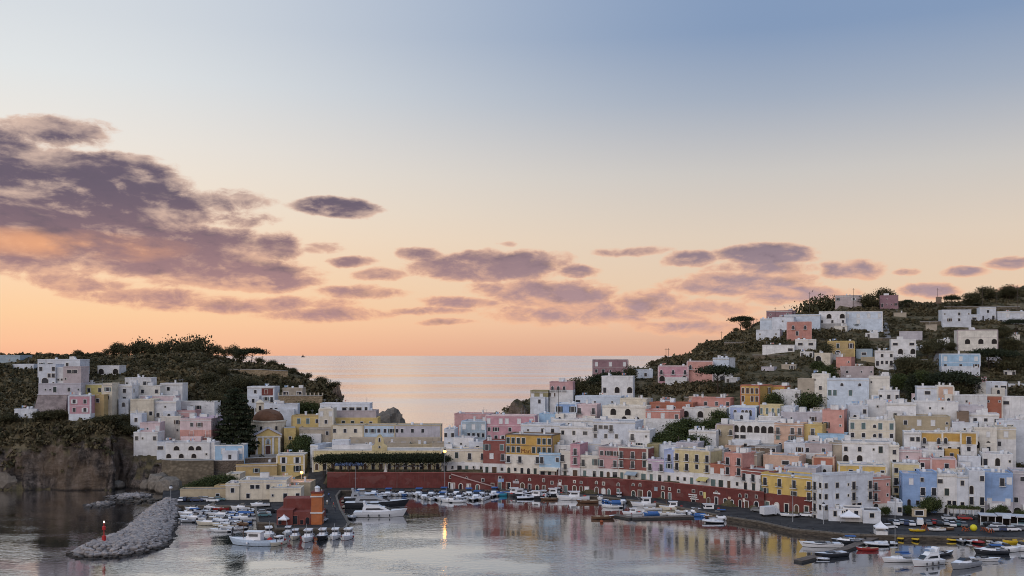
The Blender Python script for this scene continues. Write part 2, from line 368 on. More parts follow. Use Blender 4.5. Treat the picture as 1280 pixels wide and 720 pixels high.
def vnoise(x, y, z, s): return mnoise.noise((x * s, y * s, z * s))
pxs = np.concatenate([np.arange(-140, 206, 2.5), np.arange(206, 1432, 4)])
Dsx = np.concatenate([np.arange(262, 352, 6.0), np.arange(352, 404, 1.0), np.arange(404, 480, 3.0), np.arange(480, 700, 5.0), np.arange(700, 900, 12.0)])
PX, DD = np.meshgrid(pxs, Dsx, indexing='ij')
ZZ = zat(PX, DD); XX = DD * (PX - CX) / F; YY = DD.copy()
ZS = zat(PX, DD + 1.5) - zat(PX, DD - 1.5)                         # steepness along the line of sight
verts = np.zeros((*PX.shape, 3))
for i in range(PX.shape[0]):
    for j in range(PX.shape[1]):
        x, y, z = XX[i, j], YY[i, j], ZZ[i, j]
        st = min(1.0, abs(ZS[i, j]) / 5.0) if PX[i, j] < 212 and y < 400 else 0.0
        if PX[i, j] < 212 and 355 < y < 392:                       # rock face: bulges, clefts and ledges
            nz = vnoise(x, z * .7, 3, .09) * 3.4 + vnoise(x, z * .8, 9, .22) * 2.6 + abs(vnoise(x * 1.3, z * .6, 5, .45)) * 2.4 + vnoise(x, z, 7, .9) * .8
            y += nz * max(st, .35 if z > 0 else .5)
            x += vnoise(x, z, 31, .2) * 1.6 * st; z += vnoise(x, y, 17, .3) * 1.1 * st
        elif z > 2.5:
            hill = min(1.0, max(0.0, (y - 395) / 60))
            z += (vnoise(x, y, 0, .03) * 1.6 + vnoise(x, y, 4, .11) * .7) * hill
            z += .55 * math.sin(z * 1.25) * hill * (1 if x > 0 else .5)   # old terraces
        verts[i, j] = (x, y, z)
def grid_mesh(name, V, mats):
    n0, n1 = V.shape[:2]; me = bpy.data.meshes.new(name); idx = np.arange(n0 * n1).reshape(n0, n1)
    q = np.stack([idx[:-1, :-1], idx[1:, :-1], idx[1:, 1:], idx[:-1, 1:]], -1).reshape(-1, 4)
    me.vertices.add(n0 * n1); me.vertices.foreach_set('co', V.reshape(-1)); me.loops.add(q.size); me.loops.foreach_set('vertex_index', q.reshape(-1))
    me.polygons.add(len(q)); me.polygons.foreach_set('loop_start', np.arange(0, q.size, 4)); me.polygons.foreach_set('loop_total', np.full(len(q), 4))
    me.polygons.foreach_set('use_smooth', np.ones(len(q), bool)); me.update(); me.validate()
    for m in mats: me.materials.append(m)
    return me
t = MT('hillside', .95, .1); p = t.pos(); g = t.n('ShaderNodeNewGeometry'); s3 = t.n('ShaderNodeSeparateXYZ'); t.l(g.outputs['Normal'], s3.inputs[0])
n1 = t.noise(p, .05, 6); n2 = t.noise(p, .35, 6); n3 = t.noise(t.pos((1, 1, 2.2)), .22, 9, .7)
veg = t.mix(t.rng(n2, .35, .65), (.048, .045, .024), (.15, .12, .07))
veg = t.mix(t.rng(n1, .5, .68, 0, .7), veg, (.23, .18, .11))
n4 = t.noise(t.pos((.55, .55, .16)), 1.0, 8, .7)
rock = t.mix(t.rng(n3, .38, .62), (.040, .034, .032), (.22, .178, .150))
rock = t.mix(t.rng(n4, .42, .58, 0, .8), rock, (.030, .026, .024))
rock = t.mix(t.rng(n1, .46, .58, 0, .55), rock, (.18, .128, .088))
sep = t.n('ShaderNodeSeparateXYZ'); t.l(p, sep.inputs[0])
rock = t.mix(t.rng(sep.outputs[2], .9, .1, 0, .85), rock, (.025, .022, .02))    # wet weed line
steep = t.n('ShaderNodeMath', operation='ADD'); t.l(s3.outputs[2], steep.inputs[0]); t.l(t.rng(n2, 0, 1, -.22, .22), steep.inputs[1])
t.col(t.mix(t.rng(steep.outputs[0], .50, .70), rock, veg)); t.bump(n3, 1.0, 2.0)
HILL = t.m
land = mobj('hillside', grid_mesh('hillside', verts, [HILL])); tag(land, 'scrub covered hillsides and rock cliffs around the harbour', 'terrain', kind='structure')

# ---------------------------------------------------------------- water
t = MT('sea_water', .05, .5); t.nt.nodes.remove(t.b)
out = [n for n in t.nt.nodes if n.type == 'OUTPUT_MATERIAL'][0]
g = t.n('ShaderNodeNewGeometry'); sp = t.n('ShaderNodeSeparateXYZ'); t.l(g.outputs['Position'], sp.inputs[0])
w1 = t.noise(t.pos((.30, .62, 1)), 1.0, 3, .55); w2 = t.noise(t.pos((.9, 1.5, 1)), 1.0, 2, .5); w3 = t.noise(t.pos((.035, .07, 1)), 1.0, 3, .5)
far = t.rng(sp.outputs[1], 420, 800)
calm = t.rng(w3, .40, .62)                                         # wind lanes: rippled and glassy patches
h = t.n('ShaderNodeMath', operation='MULTIPLY_ADD'); t.l(w2, h.inputs[0]); h.inputs[1].default_value = .75; t.l(w1, h.inputs[2])
bp = t.n('ShaderNodeBump'); bp.inputs['Distance'].default_value = 1.0; t.l(h.outputs[0], bp.inputs['Height'])
st = t.n('ShaderNodeMath', operation='MULTIPLY'); t.l(t.rng(calm, 0, 1, .018, .105), st.inputs[0]); t.l(t.rng(far, 0, 1, 1, 1.9), st.inputs[1]); lee = t.n('ShaderNodeMath', operation='MULTIPLY'); t.l(st.outputs[0], lee.inputs[0])
lx = t.n('ShaderNodeMath', operation='MULTIPLY_ADD'); t.l(sp.outputs[1], lx.inputs[0]); lx.inputs[1].default_value = .9; t.l(sp.outputs[0], lx.inputs[2])   # lee of the town: calmer towards the right-hand quays
t.l(t.rng(lx.outputs[0], 225, 300, 1.0, .30), lee.inputs[1])
fsel = t.n('ShaderNodeMix', data_type='FLOAT'); t.l(far, fsel.inputs[0]); t.l(lee.outputs[0], fsel.inputs[2]); fsel.inputs[3].default_value = .06; t.l(fsel.outputs[0], bp.inputs['Strength'])
gl = t.n('ShaderNodeBsdfGlossy'); t.l(bp.outputs[0], gl.inputs['Normal']); gl.inputs['Color'].default_value = (.95, .96, .97, 1)
ls = t.noise(t.pos((.0011, .0035, 1)), 1.0, 5, .6)
t.l(t.rng(ls, .35, .65, .12, .25), gl.inputs['Roughness'])
rr = t.n('ShaderNodeMix', data_type='FLOAT'); t.l(far, rr.inputs[0]); rr.inputs[2].default_value = .06
t.l(t.rng(ls, .35, .65, .12, .25), rr.inputs[3]); t.l(rr.outputs[0], gl.inputs['Roughness'])
df = t.n('ShaderNodeBsdfDiffuse'); df.inputs['Color'].default_value = (.014, .021, .028, 1)
fr = t.n('ShaderNodeFresnel'); fr.inputs['IOR'].default_value = 1.40; t.l(bp.outputs[0], fr.inputs['Normal'])
mx = t.n('ShaderNodeMixShader'); t.l(t.rng(fr.outputs[0], 0, .45, .01, .97), mx.inputs[0]); t.l(df.outputs[0], mx.inputs[1]); t.l(gl.outputs[0], mx.inputs[2])
t.l(mx.outputs[0], out.inputs[0]); WATER = t.m
b = MB(); S = 90000.0
b.quad([(-S, -2000, 0), (S, -2000, 0), (S, S, 0), (-S, S, 0)])
tag(b.obj('sea', WATER), 'calm sea and harbour water', 'water', kind='structure')

# ---------------------------------------------------------------- quays, pier, promenade
t = MT('quay_asphalt', .9, .2); n = t.noise(t.pos(), .35, 6); n2 = t.noise(t.pos(), 4, 4)
t.col(t.mix(t.rng(n, .35, .65), (.024, .023, .023), (.056, .052, .050))); t.bump(n2, .2, .05); ASPH = t.m
t = MT('quay_stone', .9, .2); n = t.noise(t.pos((.5, .5, 2)), 1.2, 6)
t.col(t.mix(t.rng(n, .35, .65), (.04, .034, .028), (.12, .098, .076))); t.bump(n, .4, .2); QSTONE = t.m
EDGE = [(202, 628), (214, 631.5), (318, 632.5), (322, 653), (343, 654), (344, 660.5), (430, 660.5), (437, 655), (426, 636), (421, 620), (426, 613), (560, 612.5), (640, 613), (700, 616.5), (760, 621.5), (823, 629), (870, 638), (905, 645), (950, 652), (990, 661), (1060, 667.5), (1280, 673), (1420, 676)]
edge = [atz(px, py, QZ) for px, py in EDGE]
back = [at(px, HZ, d) for px, d in ((1420, 322), (1280, 318), (1100, 314), (1020, 304), (949, 315.5), (823, 340.5), (700, 356.5), (555, 366), (410, 367), (395, 366), (330, 376), (250, 373), (205, 371))]
bm = bmesh.new(); vt = [bm.verts.new((p.x, p.y, QZ)) for p in edge + back]; f = bm.faces.new(vt)
if f.normal.z < 0: f.normal_flip()
bm.normal_update(); ex = bmesh.ops.extrude_face_region(bm, geom=[f])
for v in [e for e in ex['geom'] if isinstance(e, bmesh.types.BMVert)]: v.co.z = -4
bmesh.ops.recalc_face_normals(bm, faces=bm.faces)
for fc in bm.faces: fc.material_index = 0 if fc.normal.z > .5 else 1
bmesh.ops.triangulate(bm, faces=[fc for fc in bm.faces if abs(fc.normal.z) > .5])
me = bpy.data.meshes.new('quay'); bm.to_mesh(me); bm.free(); me.materials.append(ASPH); me.materials.append(QSTONE)
quay = mobj('quay', me); tag(quay, 'dark asphalt quay and stubby pier at the waterline', 'quay', kind='structure')
COPING = plain('coping_stone', (.15, .13, .108), .9, .2, 0, .3, 1.2)
k = 0
for a, c in zip(edge[1:-1], edge[2:]):                              # coping stones along the water's edge
    d = c - a; L = d.length; n = max(1, int(L / 3.2)); u = d / L; w = Vector((-u.y, u.x, 0))
    for i in range(n):
        p0, p1 = a + u * (L * i / n + .03), a + u * (L * (i + 1) / n - .03); q = MB(); o_ = .10 + .05 * random.random()
        q.prism([((p0 - w * o_).x, (p0 - w * o_).y), ((p1 - w * o_).x, (p1 - w * o_).y), ((p1 + w * .55).x, (p1 + w * .55).y), ((p0 + w * .55).x, (p0 + w * .55).y)], QZ - .35, QZ + .10 + .05 * random.random())
        q.obj('coping_stone', COPING, quay)
# promenade on top of the red wall
def strip(name, pts_a, pts_b, za, zb, mat, label, cat):
    q = MB()
    q.loft([[(a.x, a.y, za), (c.x, c.y, zb)] for a, c in zip(pts_a, pts_b)], close=False)
    o = q.obj(name, mat); return tag(o, label, cat, kind='structure')
PAVE = plain('promenade_paving', (.27, .245, .215), .9, .2, 0, .2, .6)
pp = [408, 440, 480, 520, 555, 600, 630, 665, 700, 730, 760, 790, 823, 860, 890, 920, 949]
strip('promenade_pavement', [at(p, HZ, Dw(p) + .35) for p in pp], [at(p, HZ, Dw(p) + (9 if p > 540 else 28)) for p in pp], SZ, SZ + .01, PAVE, 'stone paved promenade above the red wall', 'pavement')
# the street that drops from the church square to the pier
sa = [(384, 357), (384, 372), (388, 384), (389, 396), (388, 408)]; sb_ = [(407, 357), (407, 372), (407, 384), (404, 396), (399, 408)]
q = MB(); q.loft([[tuple(Vector((at(a, HZ, da_).x, da_, float(zat(a, da_)) + (.9 if da_ < 360 else .25)))), tuple(Vector((at(c, HZ, db).x, db, float(zat(c, db)) + (.9 if da_ < 360 else .25))))] for (a, da_), (c, db) in zip(sa, sb_)], close=False)
tag(q.obj('street', ASPH), 'steep asphalt street dropping to the pier', 'street', kind='structure')
sl = MB(); mid = [(397, 357), (397, 372), (398, 384), (397, 396)]
sl.loft([[(at(a - .35, HZ, d).x, d, float(zat(a, d)) + (.93 if d < 360 else .29)), (at(a + .35, HZ, d).x, d, float(zat(a, d)) + (.93 if d < 360 else .29))] for a, d in mid], close=False)
tag(sl.obj('road_marking', plain('road_paint', (.55, .55, .54), .8)), 'worn white centre line painted on the steep street', 'road marking', kind='structure')

# ---------------------------------------------------------------- the red harbour wall
REDW = plaster('wall_red', (.17, .052, .046), 1.3)
wall = empty('harbour_wall', at(700, HZ, Dw(700)) * 1.0, 0, 'long curved red harbour wall with white framed doors', 'wall')
wall.location.z = QZ
def wl(p): return Vector((p.x, p.y, p.z)) - wall.location
wp = [p for p in np.arange(409, 952, 11.0)] + [955]
q = MB(); rings = []
for p in wp:
    a, c = at(p, HZ, Dw(p)), at(p, HZ, Dw(p) + .9); zt = SZ + .55
    rings.append([wl(Vector((a.x, a.y, QZ - .5))), wl(Vector((a.x, a.y, zt))), wl(Vector((c.x, c.y, zt))), wl(Vector((c.x, c.y, QZ - .5)))])
q.loft(rings, 0, True, True, True); q.obj('masonry', REDW, wall)
cp = MB(); rings = []
for p in wp:
    a, c = at(p, HZ, Dw(p) - .12), at(p, HZ, Dw(p) + 1.0)
    rings.append([wl(Vector((a.x, a.y, SZ + .553))), wl(Vector((a.x, a.y, SZ + .70))), wl(Vector((c.x, c.y, SZ + .70))), wl(Vector((c.x, c.y, SZ + .553)))])
cp.loft(rings, 0, True, True, True); cp.obj('coping', plaster('wall_coping', (.33, .12, .10)), wall)
def arch_poly(w, h, n=8):
    r = w / 2; return [(-r, 0)] + [(-r * math.cos(math.pi * i / n), h - r + r * math.sin(math.pi * i / n)) for i in range(n + 1)] + [(r, 0)]
def panel(q, poly, y0, y1, m):          # upright slab from an outline in x,z, front at y0 (towards -y)
    n = len(q.v); k = len(poly); q.v += [(x, y0, z) for x, z in poly] + [(x, y1, z) for x, z in poly]
    q.f.append(tuple(range(n, n + k))); q.m.append(m)
    for j in range(k):
        j2 = (j + 1) % k; q.f.append((n + j, n + k + j, n + k + j2, n + j2)); q.m.append(m)
_open = {}
def opening_mesh(kind, w, h, frame, pane, fw=.16, leaf=None, bare=False):
    """window, door or arch: frame standing proud, leaf or glass set back in it"""
    key = (kind, round(w, 2), round(h, 2), frame.name, pane.name, fw, leaf.name if leaf else '', bare)
    if key in _open: return _open[key]
    q = MB()
    if kind == 'arch': outer, inner = arch_poly(w + 2 * fw, h + fw), arch_poly(w, h)
    else: outer, inner = [(-w/2 - fw, -fw * .6), (-w/2 - fw, h + fw), (w/2 + fw, h + fw), (w/2 + fw, -fw * .6)], [(-w/2, 0), (-w/2, h), (w/2, h), (w/2, 0)]
    k = len(outer); n = len(q.v)
    q.v += [(x, -.11, z) for x, z in outer] + [(x, -.11, z) for x, z in inner] + [(x, .02, z) for x, z in outer] + [(x, -.012, z) for x, z in inner]
    for j in range(k):
        j2 = (j + 1) % k
        q.f += [(n+j, n+j2, n+k+j2, n+k+j), (n+j, n+2*k+j, n+2*k+j2, n+j2), (n+k+j, n+k+j2, n+3*k+j2, n+3*k+j)]; q.m += [0, 0, 0]
    if not bare: q.f.append(tuple(n + 3 * k + j for j in range(k))); q.m.append(1)
    if leaf:                                            # open shutters folded back on either side, joined by the sill
        for s_ in (-1, 1): x_ = s_ * (w/2 + fw + w * .24); q.box(x_ - w * .22, x_ + w * .22, -.09, -.03, .02, h - .02, 2)
        q.box(-w * .9 - fw, w * .9 + fw, -.2, -.001, -fw * .6 - .12, -fw * .6, 0)
    me = q.mesh('opening', [frame, pane] + ([leaf] if leaf else [])); _open[key] = me; return me
_small = {}
def pane_mesh(kind, w, h, pane):
    key = ('pane', kind, round(w, 2), round(h, 2), pane.name)
    if key not in _small:
        q = MB(); panel(q, arch_poly(w - .01, h - .005) if kind == 'arch' else [(-w/2 + .005, .005), (-w/2 + .005, h - .005), (w/2 - .005, h - .005), (w/2 - .005, .005)], -.035, -.004, 0); _small[key] = q.mesh('pane', pane)
    return _small[key]
def leaf_mesh(w, h, mat):
    key = ('leaf', round(w, 2), round(h, 2), mat.name)
    if key not in _small: q = MB(); q.box(-w * .22, w * .22, -.09, -.03, .02, h - .02); _small[key] = q.mesh('shutter', mat)
    return _small[key]
def full_opening(nm, kind, w, h, frame, pane, fw, leaf, root):
    """frame with its pane and shutters as pieces of their own"""
    o = mobj(nm, opening_mesh(kind, w, h, frame, pane, fw, None, True), root); mobj('shutter' if 'shutter' in pane.name else 'pane', pane_mesh(kind, w, h, pane), o)
    if leaf:
        for s_ in (-1, 1): mobj('shutter', leaf_mesh(w, h, leaf), o, (s_ * (w/2 + fw + w * .24), 0, 0))
    return o
def wall_open(px, kind, w, h, z, frame, pane, name):
    p = at(px, HZ, Dw(px)); a, c = at(px - 4, HZ, Dw(px - 4)), at(px + 4, HZ, Dw(px + 4)); d = c - a
    o = mobj(name, opening_mesh(kind, w, h, frame, pane, .2), wall); o.location = wl(Vector((p.x, p.y, z))) + Vector((0, -.02, 0)); o.rotation_euler = (0, 0, math.atan2(d.y, d.x))
FRW = P_('ivory')
rw_ = random.Random(3); px = 563.0; i = 0
GFR = plaster('door_frame_grey', (.50, .46, .42), 1.2)
while px < 948:
    kind = rw_.choice(('arch', 'rect', 'rect', 'arch', 'none')); i += 1
    if kind != 'none':
        wall_open(px, kind, rw_.uniform(.9, 1.5), rw_.uniform(1.9, 2.5), QZ + .02, rw_.choice((FRW, GFR, GFR, WHITE)), rw_.choice((PANE, SHUT, SHUTB, SHUTW, SHUTG, PANE)), 'door')
        if rw_.random() < .6: wall_open(px + rw_.uniform(-.3, .3), rw_.choice(('arch', 'rect')), rw_.uniform(.6, .9), rw_.uniform(.7, 1.1), QZ + rw_.uniform(3.1, 3.6), rw_.choice((GFR, FRW)), PANE, 'window')
    elif rw_.random() < .5: wall_open(px, 'rect', .8, 1.0, QZ + 2.6, GFR, PANE, 'window')
    px += rw_.uniform(6.5, 12.5)
for px, w_, h_, z_, cc in ((626, 2.2, 1.2, 2.6, 'blue'), (881, .9, 2.0, 1.6, 'lemon'), (866, 3.2, .35, 2.2, 'white'), (866.3, 3.2, .35, 1.5, 'white'), (868, 3.2, .35, .8, 'white'), (896, 2.6, .5, 3.4, 'white'), (820, 1.2, 1.4, 2.4, 'bluegrey'), (700, 1.1, 1.1, 2.4, 'white'), (912, 1.0, .8, 2.2, 'peach'), (930, .8, 1.2, 1.8, 'ivory'), (645, 2.4, .9, 2.3, 'lavgrey')):
    q = MB(); q.box(-w_/2, w_/2, -.10, -.03, 0, h_); p = at(px, HZ, Dw(px)); a, c = at(px - 4, HZ, Dw(px - 4)), at(px + 4, HZ, Dw(px + 4)); d = c - a
    o = q.obj('sign_board', P_(cc), wall); o.location = wl(Vector((p.x, p.y, QZ + z_))); o.rotation_euler = (0, 0, math.atan2(d.y, d.x))
# ramp that climbs along the wall
ramp_o = empty('ramp', at(594, HZ, Dw(594)), 0, 'red ramp with pale parapet climbing against the harbour wall', 'ramp'); ramp_o.location.z = QZ
q = MB(); r0, r1 = at(624, HZ, Dw(624) - .1), at(564, HZ, Dw(564) - .1); f0, f1 = at(624, HZ, Dw(624) - 2.6), at(564, HZ, Dw(564) - 2.6)
def rl(p, z): return (p.x - ramp_o.location.x, p.y - ramp_o.location.y, z - QZ)
q.v += [rl(r0, QZ - .3), rl(r1, QZ - .3), rl(f1, QZ - .3), rl(f0, QZ - .3), rl(r0, QZ + .5), rl(r1, SZ + .3), rl(f1, SZ + .3), rl(f0, QZ + .5)]
for fc in ((0, 3, 2, 1), (4, 5, 6, 7), (3, 7, 6, 2), (0, 1, 5, 4), (2, 6, 5, 1), (0, 4, 7, 3)): q.f.append(fc); q.m.append(0)
q.obj('ramp_body', REDW, ramp_o)
q = MB(); g0, g1 = at(624, HZ, Dw(624) - 2.9), at(564, HZ, Dw(564) - 2.9); h0, h1 = at(624, HZ, Dw(624) - 2.5), at(564, HZ, Dw(564) - 2.5)
q.v += [rl(g0, QZ + .503), rl(g1, SZ + .303), rl(h1, SZ + .303), rl(h0, QZ + .503), rl(g0, QZ + .85), rl(g1, SZ + .65), rl(h1, SZ + .65), rl(h0, QZ + .85)]
for fc in ((3, 2, 1, 0), (4, 5, 6, 7), (0, 1, 5, 4), (1, 2, 6, 5), (2, 3, 7, 6), (3, 0, 4, 7)): q.f.append(fc); q.m.append(0)
q.obj('parapet', plaster('ramp_parapet', (.50, .36, .33)), ramp_o)
for i, px in enumerate((566, 576, 586, 597)):
    p = at(px, HZ, Dw(px) - 2.62); o = mobj('door', opening_mesh('arch' if i % 2 else 'rect', 1.2, 2.1 - .12 * i, FRW, [SHUTW, PANE, SHUTW, SHUTG][i], .25), ramp_o); o.location = rl(p, QZ + .02)
# ================================================================ houses
_railm = {}
def railing_mesh(w, dp=.75):
    key = (round(w, 1), dp)
    if key in _railm: return _railm[key]
    q = MB(); hw = w / 2
    for z in (.08, .92):
        q.box(-hw, hw, -dp, -dp + .05, z, z + .06)
        for s in (-1, 1): q.box(s * hw - .025, s * hw + .025, -dp + .05, 0, z, z + .06)
    n = max(4, int(w / .22))
    for i in range(n + 1):
        x = -hw + .03 + (w - .06) * i / n; q.box(x - .018, x + .018, -dp + .005, -dp + .045, .14, .92)
    _railm[key] = q.mesh('railing', IRON); return _railm[key]
_slab = {}
def slab_mesh(w, dp, mat):
    key = (round(w, 1), dp, mat.name)
    if key not in _slab:
        q = MB(); q.box(-w/2 - .05, w/2 + .05, -dp - .05, 0, -.14, 0); _slab[key] = q.mesh('balcony', mat)
    return _slab[key]
WIN = {  # code: kind, width, height, part name, balcony
 'w': ('rect', 1.15, 1.55, 'window', 0), 't': ('rect', .65, .75, 'window', 0), 'D': ('rect', 1.3, 2.2, 'window', 0), 's': ('rect', 1.25, 2.0, 'window', 0),
 'd': ('rect', 1.25, 2.35, 'balcony_door', 1), 'a': ('arch', 1.2, 2.2, 'window', 0), 'A': ('arch', 2.5, 2.5, 'archway', 0), 'g': ('rect', 1.25, 2.2, 'door', 0),
 'G': ('rect', 2.4, 2.4, 'doorway', 0), 'b': ('arch', 1.05, 2.0, 'balcony_door', 1), 'W': ('rect', 2.2, 1.3, 'window', 0), 'o': ('arch', 1.1, 1.15, 'window', 0), 'V': ('arch', 3.3, 3.3, 'archway', 0), 'c': ('arch', 2.3, 1.6, 'archway', 0)}
shutr = random.Random(99)
FOOT = []                                               # footprints, to keep scrub out of the houses
def add_windows(root, rows, w, h, y, rz, ox, frame, pane, fh=3.25, top=1.15, shut=None, rnd=None, full=False):
    """rows from the roof down, letters from left to right"""
    c, s = math.cos(rz), math.sin(rz)
    for i, row in enumerate(rows):
        k = len(row)
        for j, ch in enumerate(row):
            if ch == '.' or ch not in WIN: continue
            kind, ww, hh, nm, bal = WIN[ch]
            zb = h - top - (i + 1) * fh + fh * .5 - hh * .5 + .35
            if nm in ('balcony_door', 'door', 'doorway') or ch in 'AVc': zb = h - top - (i + 1) * fh + .42
            if zb < -2.5: continue
            hh = min(hh, h - zb - .45); lx = -w/2 + w * (j + .5) / k
            ww = min(ww, w / k * .78)
            pn = {'s': SHUTW, 'D': shut or SHUT}.get(ch, pane)
            if ch in 'AVc': pn = DARKIN
            lf = None
            if ch in 'wD' and w / k > 2.4 and shutr.random() < (.45 if ch == 'w' else .6): lf = shutr.choice((SHUT, SHUTG, SHUTB, SHUTW)) if shut is None else shut; pn = PANE
            o = full_opening(nm, kind, ww, hh, frame, pn, .13 if ww < 2 else .2, lf, root) if full else mobj(nm, opening_mesh(kind, ww, hh, frame, pn, .13 if ww < 2 else .2, lf), root)
            o.location = (ox + lx * c - y * s * 0, y + lx * s, zb) if rz == 0 else (ox, y + lx, zb)
            o.rotation_euler = (0, 0, rz)
            if bal:
                bw = min(ww + .9, w / k * .92)
                b_ = mobj('balcony', slab_mesh(bw, .75, frame), root); b_.location = o.location - Vector((0, .0, .02)); b_.rotation_euler = (0, 0, rz)
                mobj('railing', railing_mesh(bw), b_)
DARKIN = plain('dark_interior', (.035, .030, .028), .9, .1)  # flat dark sheet: the shade inside open arches is put into its colour
def house(x0, x1, yt, yb, col, rows, label, D=None, yaw=None, dep=9.0, base=None, trim=None, frame=None, pane=None, roof=None, top=1.15, fh=3.25, shut=None,
          extras=2, side='', cat='house', name='house', group=None, D01=None, zb=None, sidecol=None, flat=True, seed=None, found=5.0, cornice=True):
    rnd = random.Random(int(x0 * 131 + yt * 17))
    xc = (x0 + x1) / 2
    if D01:
        A, B_ = at(x0, HZ, D01[0]), at(x1, HZ, D01[1])
    else:
        if D is None: D = ground(xc, yb)
        elif zb is None:
            gap = CAMZ + D * (HZ - yb) / F - float(zat(xc, D))
            if gap < -.8: D = ground(xc, yb)            # stands where the slope really is
            if gap > 2.0 and yb < 482 and xc > 600:
                D2 = ground(xc, yb)
                if D2 - D < 60: D = D2; gap = 0
            if zat(xc, D) > 1: found = max(found, gap + 4)
        if yaw is None:
            yaw = np.interp(xc, [0, 380, 420, 560, 600, 830, 900, 1000, 1130, 1300], [2, 2, 0, 0, -16, -20, -26, -28, -20, -22]) + rnd.uniform(-4, 4)
        th = R(yaw); C_ = at(xc, HZ, D); u = Vector((math.cos(th), math.sin(th), 0))
        def hit(px):
            k = (px - CX) / F; s_ = (k * C_.y - C_.x) / (u.x - k * u.y); return C_ + u * s_
        A, B_ = hit(x0), hit(x1)
    d = B_ - A; w = d.length; rz = math.atan2(d.y, d.x); mid = (A + B_) / 2; Dm = mid.y
    if zb is None: zb = CAMZ + Dm * (HZ - yb) / F
    zt = CAMZ + Dm * (HZ - yt) / F; h = zt - zb
    root = empty(name, (mid.x, mid.y, zb), rz, label, cat, group)
    if cat == 'house' and D01 is None and any(c not in '.' for r_ in rows for c in r_):       # lower storeys
        rows = [r_ for r_ in rows if r_]; kk = len(rows[-1])
        while len(rows) < int((h - top + .6) / fh): rows = rows + [''.join(rnd.choice('w.t..wd.g' if kk < 5 else 'w..t.w..d') for _ in range(kk))]
    n_ = Vector((-math.sin(rz), math.cos(rz), 0)); FOOT.append((mid + n_ * dep / 2, rz, w / 2 + 1.2, dep / 2 + 1.2))
    wm = P_(col); fm = P_(frame) if frame else (WHITE if col not in ('white', 'coolwhite', 'ivory', 'iceblue') else P_('ivory')); pn = pane or PANE
    tm = P_(trim) if trim else wm; rm = roof or ROOF
    hw = w / 2; pk = .42
    q = MB()
    if base:
        bc, bh = base; q.box(-hw, hw, 0, dep, bh, h - pk, 0, 1, skip='d'); q.obj('wall', [wm, rm], root)
        q = MB(); q.box(-hw - .03, hw + .03, -.03, dep + .03, -found, bh, 0); q.obj('ground_floor', P_(bc), root)
    else:
        q.box(-hw, hw, 0, dep, -found, h - pk, 0, 1, skip='d'); q.obj('wall', [wm, rm], root)
    # parapet as one ring
    t_ = .28; o_ = .06; z0, z1 = h - pk - .04, h
    q = MB(); out = [(-hw - o_, -o_), (hw + o_, -o_), (hw + o_, dep + o_), (-hw - o_, dep + o_)]; inn = [(-hw + t_, t_), (hw - t_, t_), (hw - t_, dep - t_), (-hw + t_, dep - t_)]
    q.loft([[(x, y, z0) for x, y in out], [(x, y, z1) for x, y in out], [(x, y, z1) for x, y in inn], [(x, y, z0) for x, y in inn]])
    q.obj('parapet', tm if trim else wm, root)
    if trim:                                            # corner strips and a string course
        for s in (-1, 1):
            q = MB(); q.box(s * hw - .28, s * hw + .28, -.05, .3, -found if not base else base[1], h - pk - .05); q.obj('corner_trim', tm, root)
        if len(rows) > 1:
            q = MB(); zc = h - top - fh + .12; q.box(-hw + .3, hw - .3, -.05, .1, zc, zc + .22); q.obj('string_course', tm, root)
    elif cornice and h > 5 and rnd.random() < .55:
        q = MB(); q.box(-hw - .16, hw + .16, -.16, .0, h - pk - .42, h - pk - .18); q.obj('cornice', fm, root)
    add_windows(root, rows, w, h, 0, 0, 0, fm, pn, fh, top, shut, rnd, Dm < 372)
    # windows on the flank that shows
    bearing = math.atan2(mid.x, mid.y); rel = rz + bearing
    if side:
        if rel < 0: add_windows(root, side.split('/'), dep, h, dep / 2, R(90), hw, fm, pn, fh, top, shut)
        else: add_windows(root, side.split('/'), dep, h, dep / 2, R(-90), -hw, fm, pn, fh, top, shut)
    # terrace in front of the house, a step lower
    if D01 is None and zt < 46 and h > 4.5 and w > 5.5 and rnd.random() < .5 and cat == 'house':
        tw, td, th_ = w * rnd.uniform(.4, .75), rnd.uniform(1.6, 2.8), rnd.uniform(2.2, 2.9); tx_ = rnd.uniform(-hw + tw/2, hw - tw/2); tcol = P_(rnd.choice(('white', 'ivory', 'coolwhite', col)))
        q = MB(); q.box(tx_ - tw/2, tx_ + tw/2, -td, -.04, -found, th_ - .5, 0, 1); q.obj('terrace', [tcol, ROOF], root)
        q = MB(); po_ = [(tx_ - tw/2 - .04, -td - .04), (tx_ + tw/2 + .04, -td - .04), (tx_ + tw/2 + .04, -.035), (tx_ - tw/2 - .04, -.035)]; pi_ = [(tx_ - tw/2 + .2, -td + .2), (tx_ + tw/2 - .2, -td + .2), (tx_ + tw/2 - .2, -.3), (tx_ - tw/2 + .2, -.3)]
        q.loft([[(x, y, th_ - .53) for x, y in po_], [(x, y, th_ + .3) for x, y in po_], [(x, y, th_ + .3) for x, y in pi_], [(x, y, th_ - .53) for x, y in pi_]]); q.obj('terrace_parapet', tcol, root)
        mobj('door', opening_mesh(rnd.choice(('rect', 'arch')), 1.1, 1.7, fm, PANE, .12), root, (tx_, -td - .002, .0))
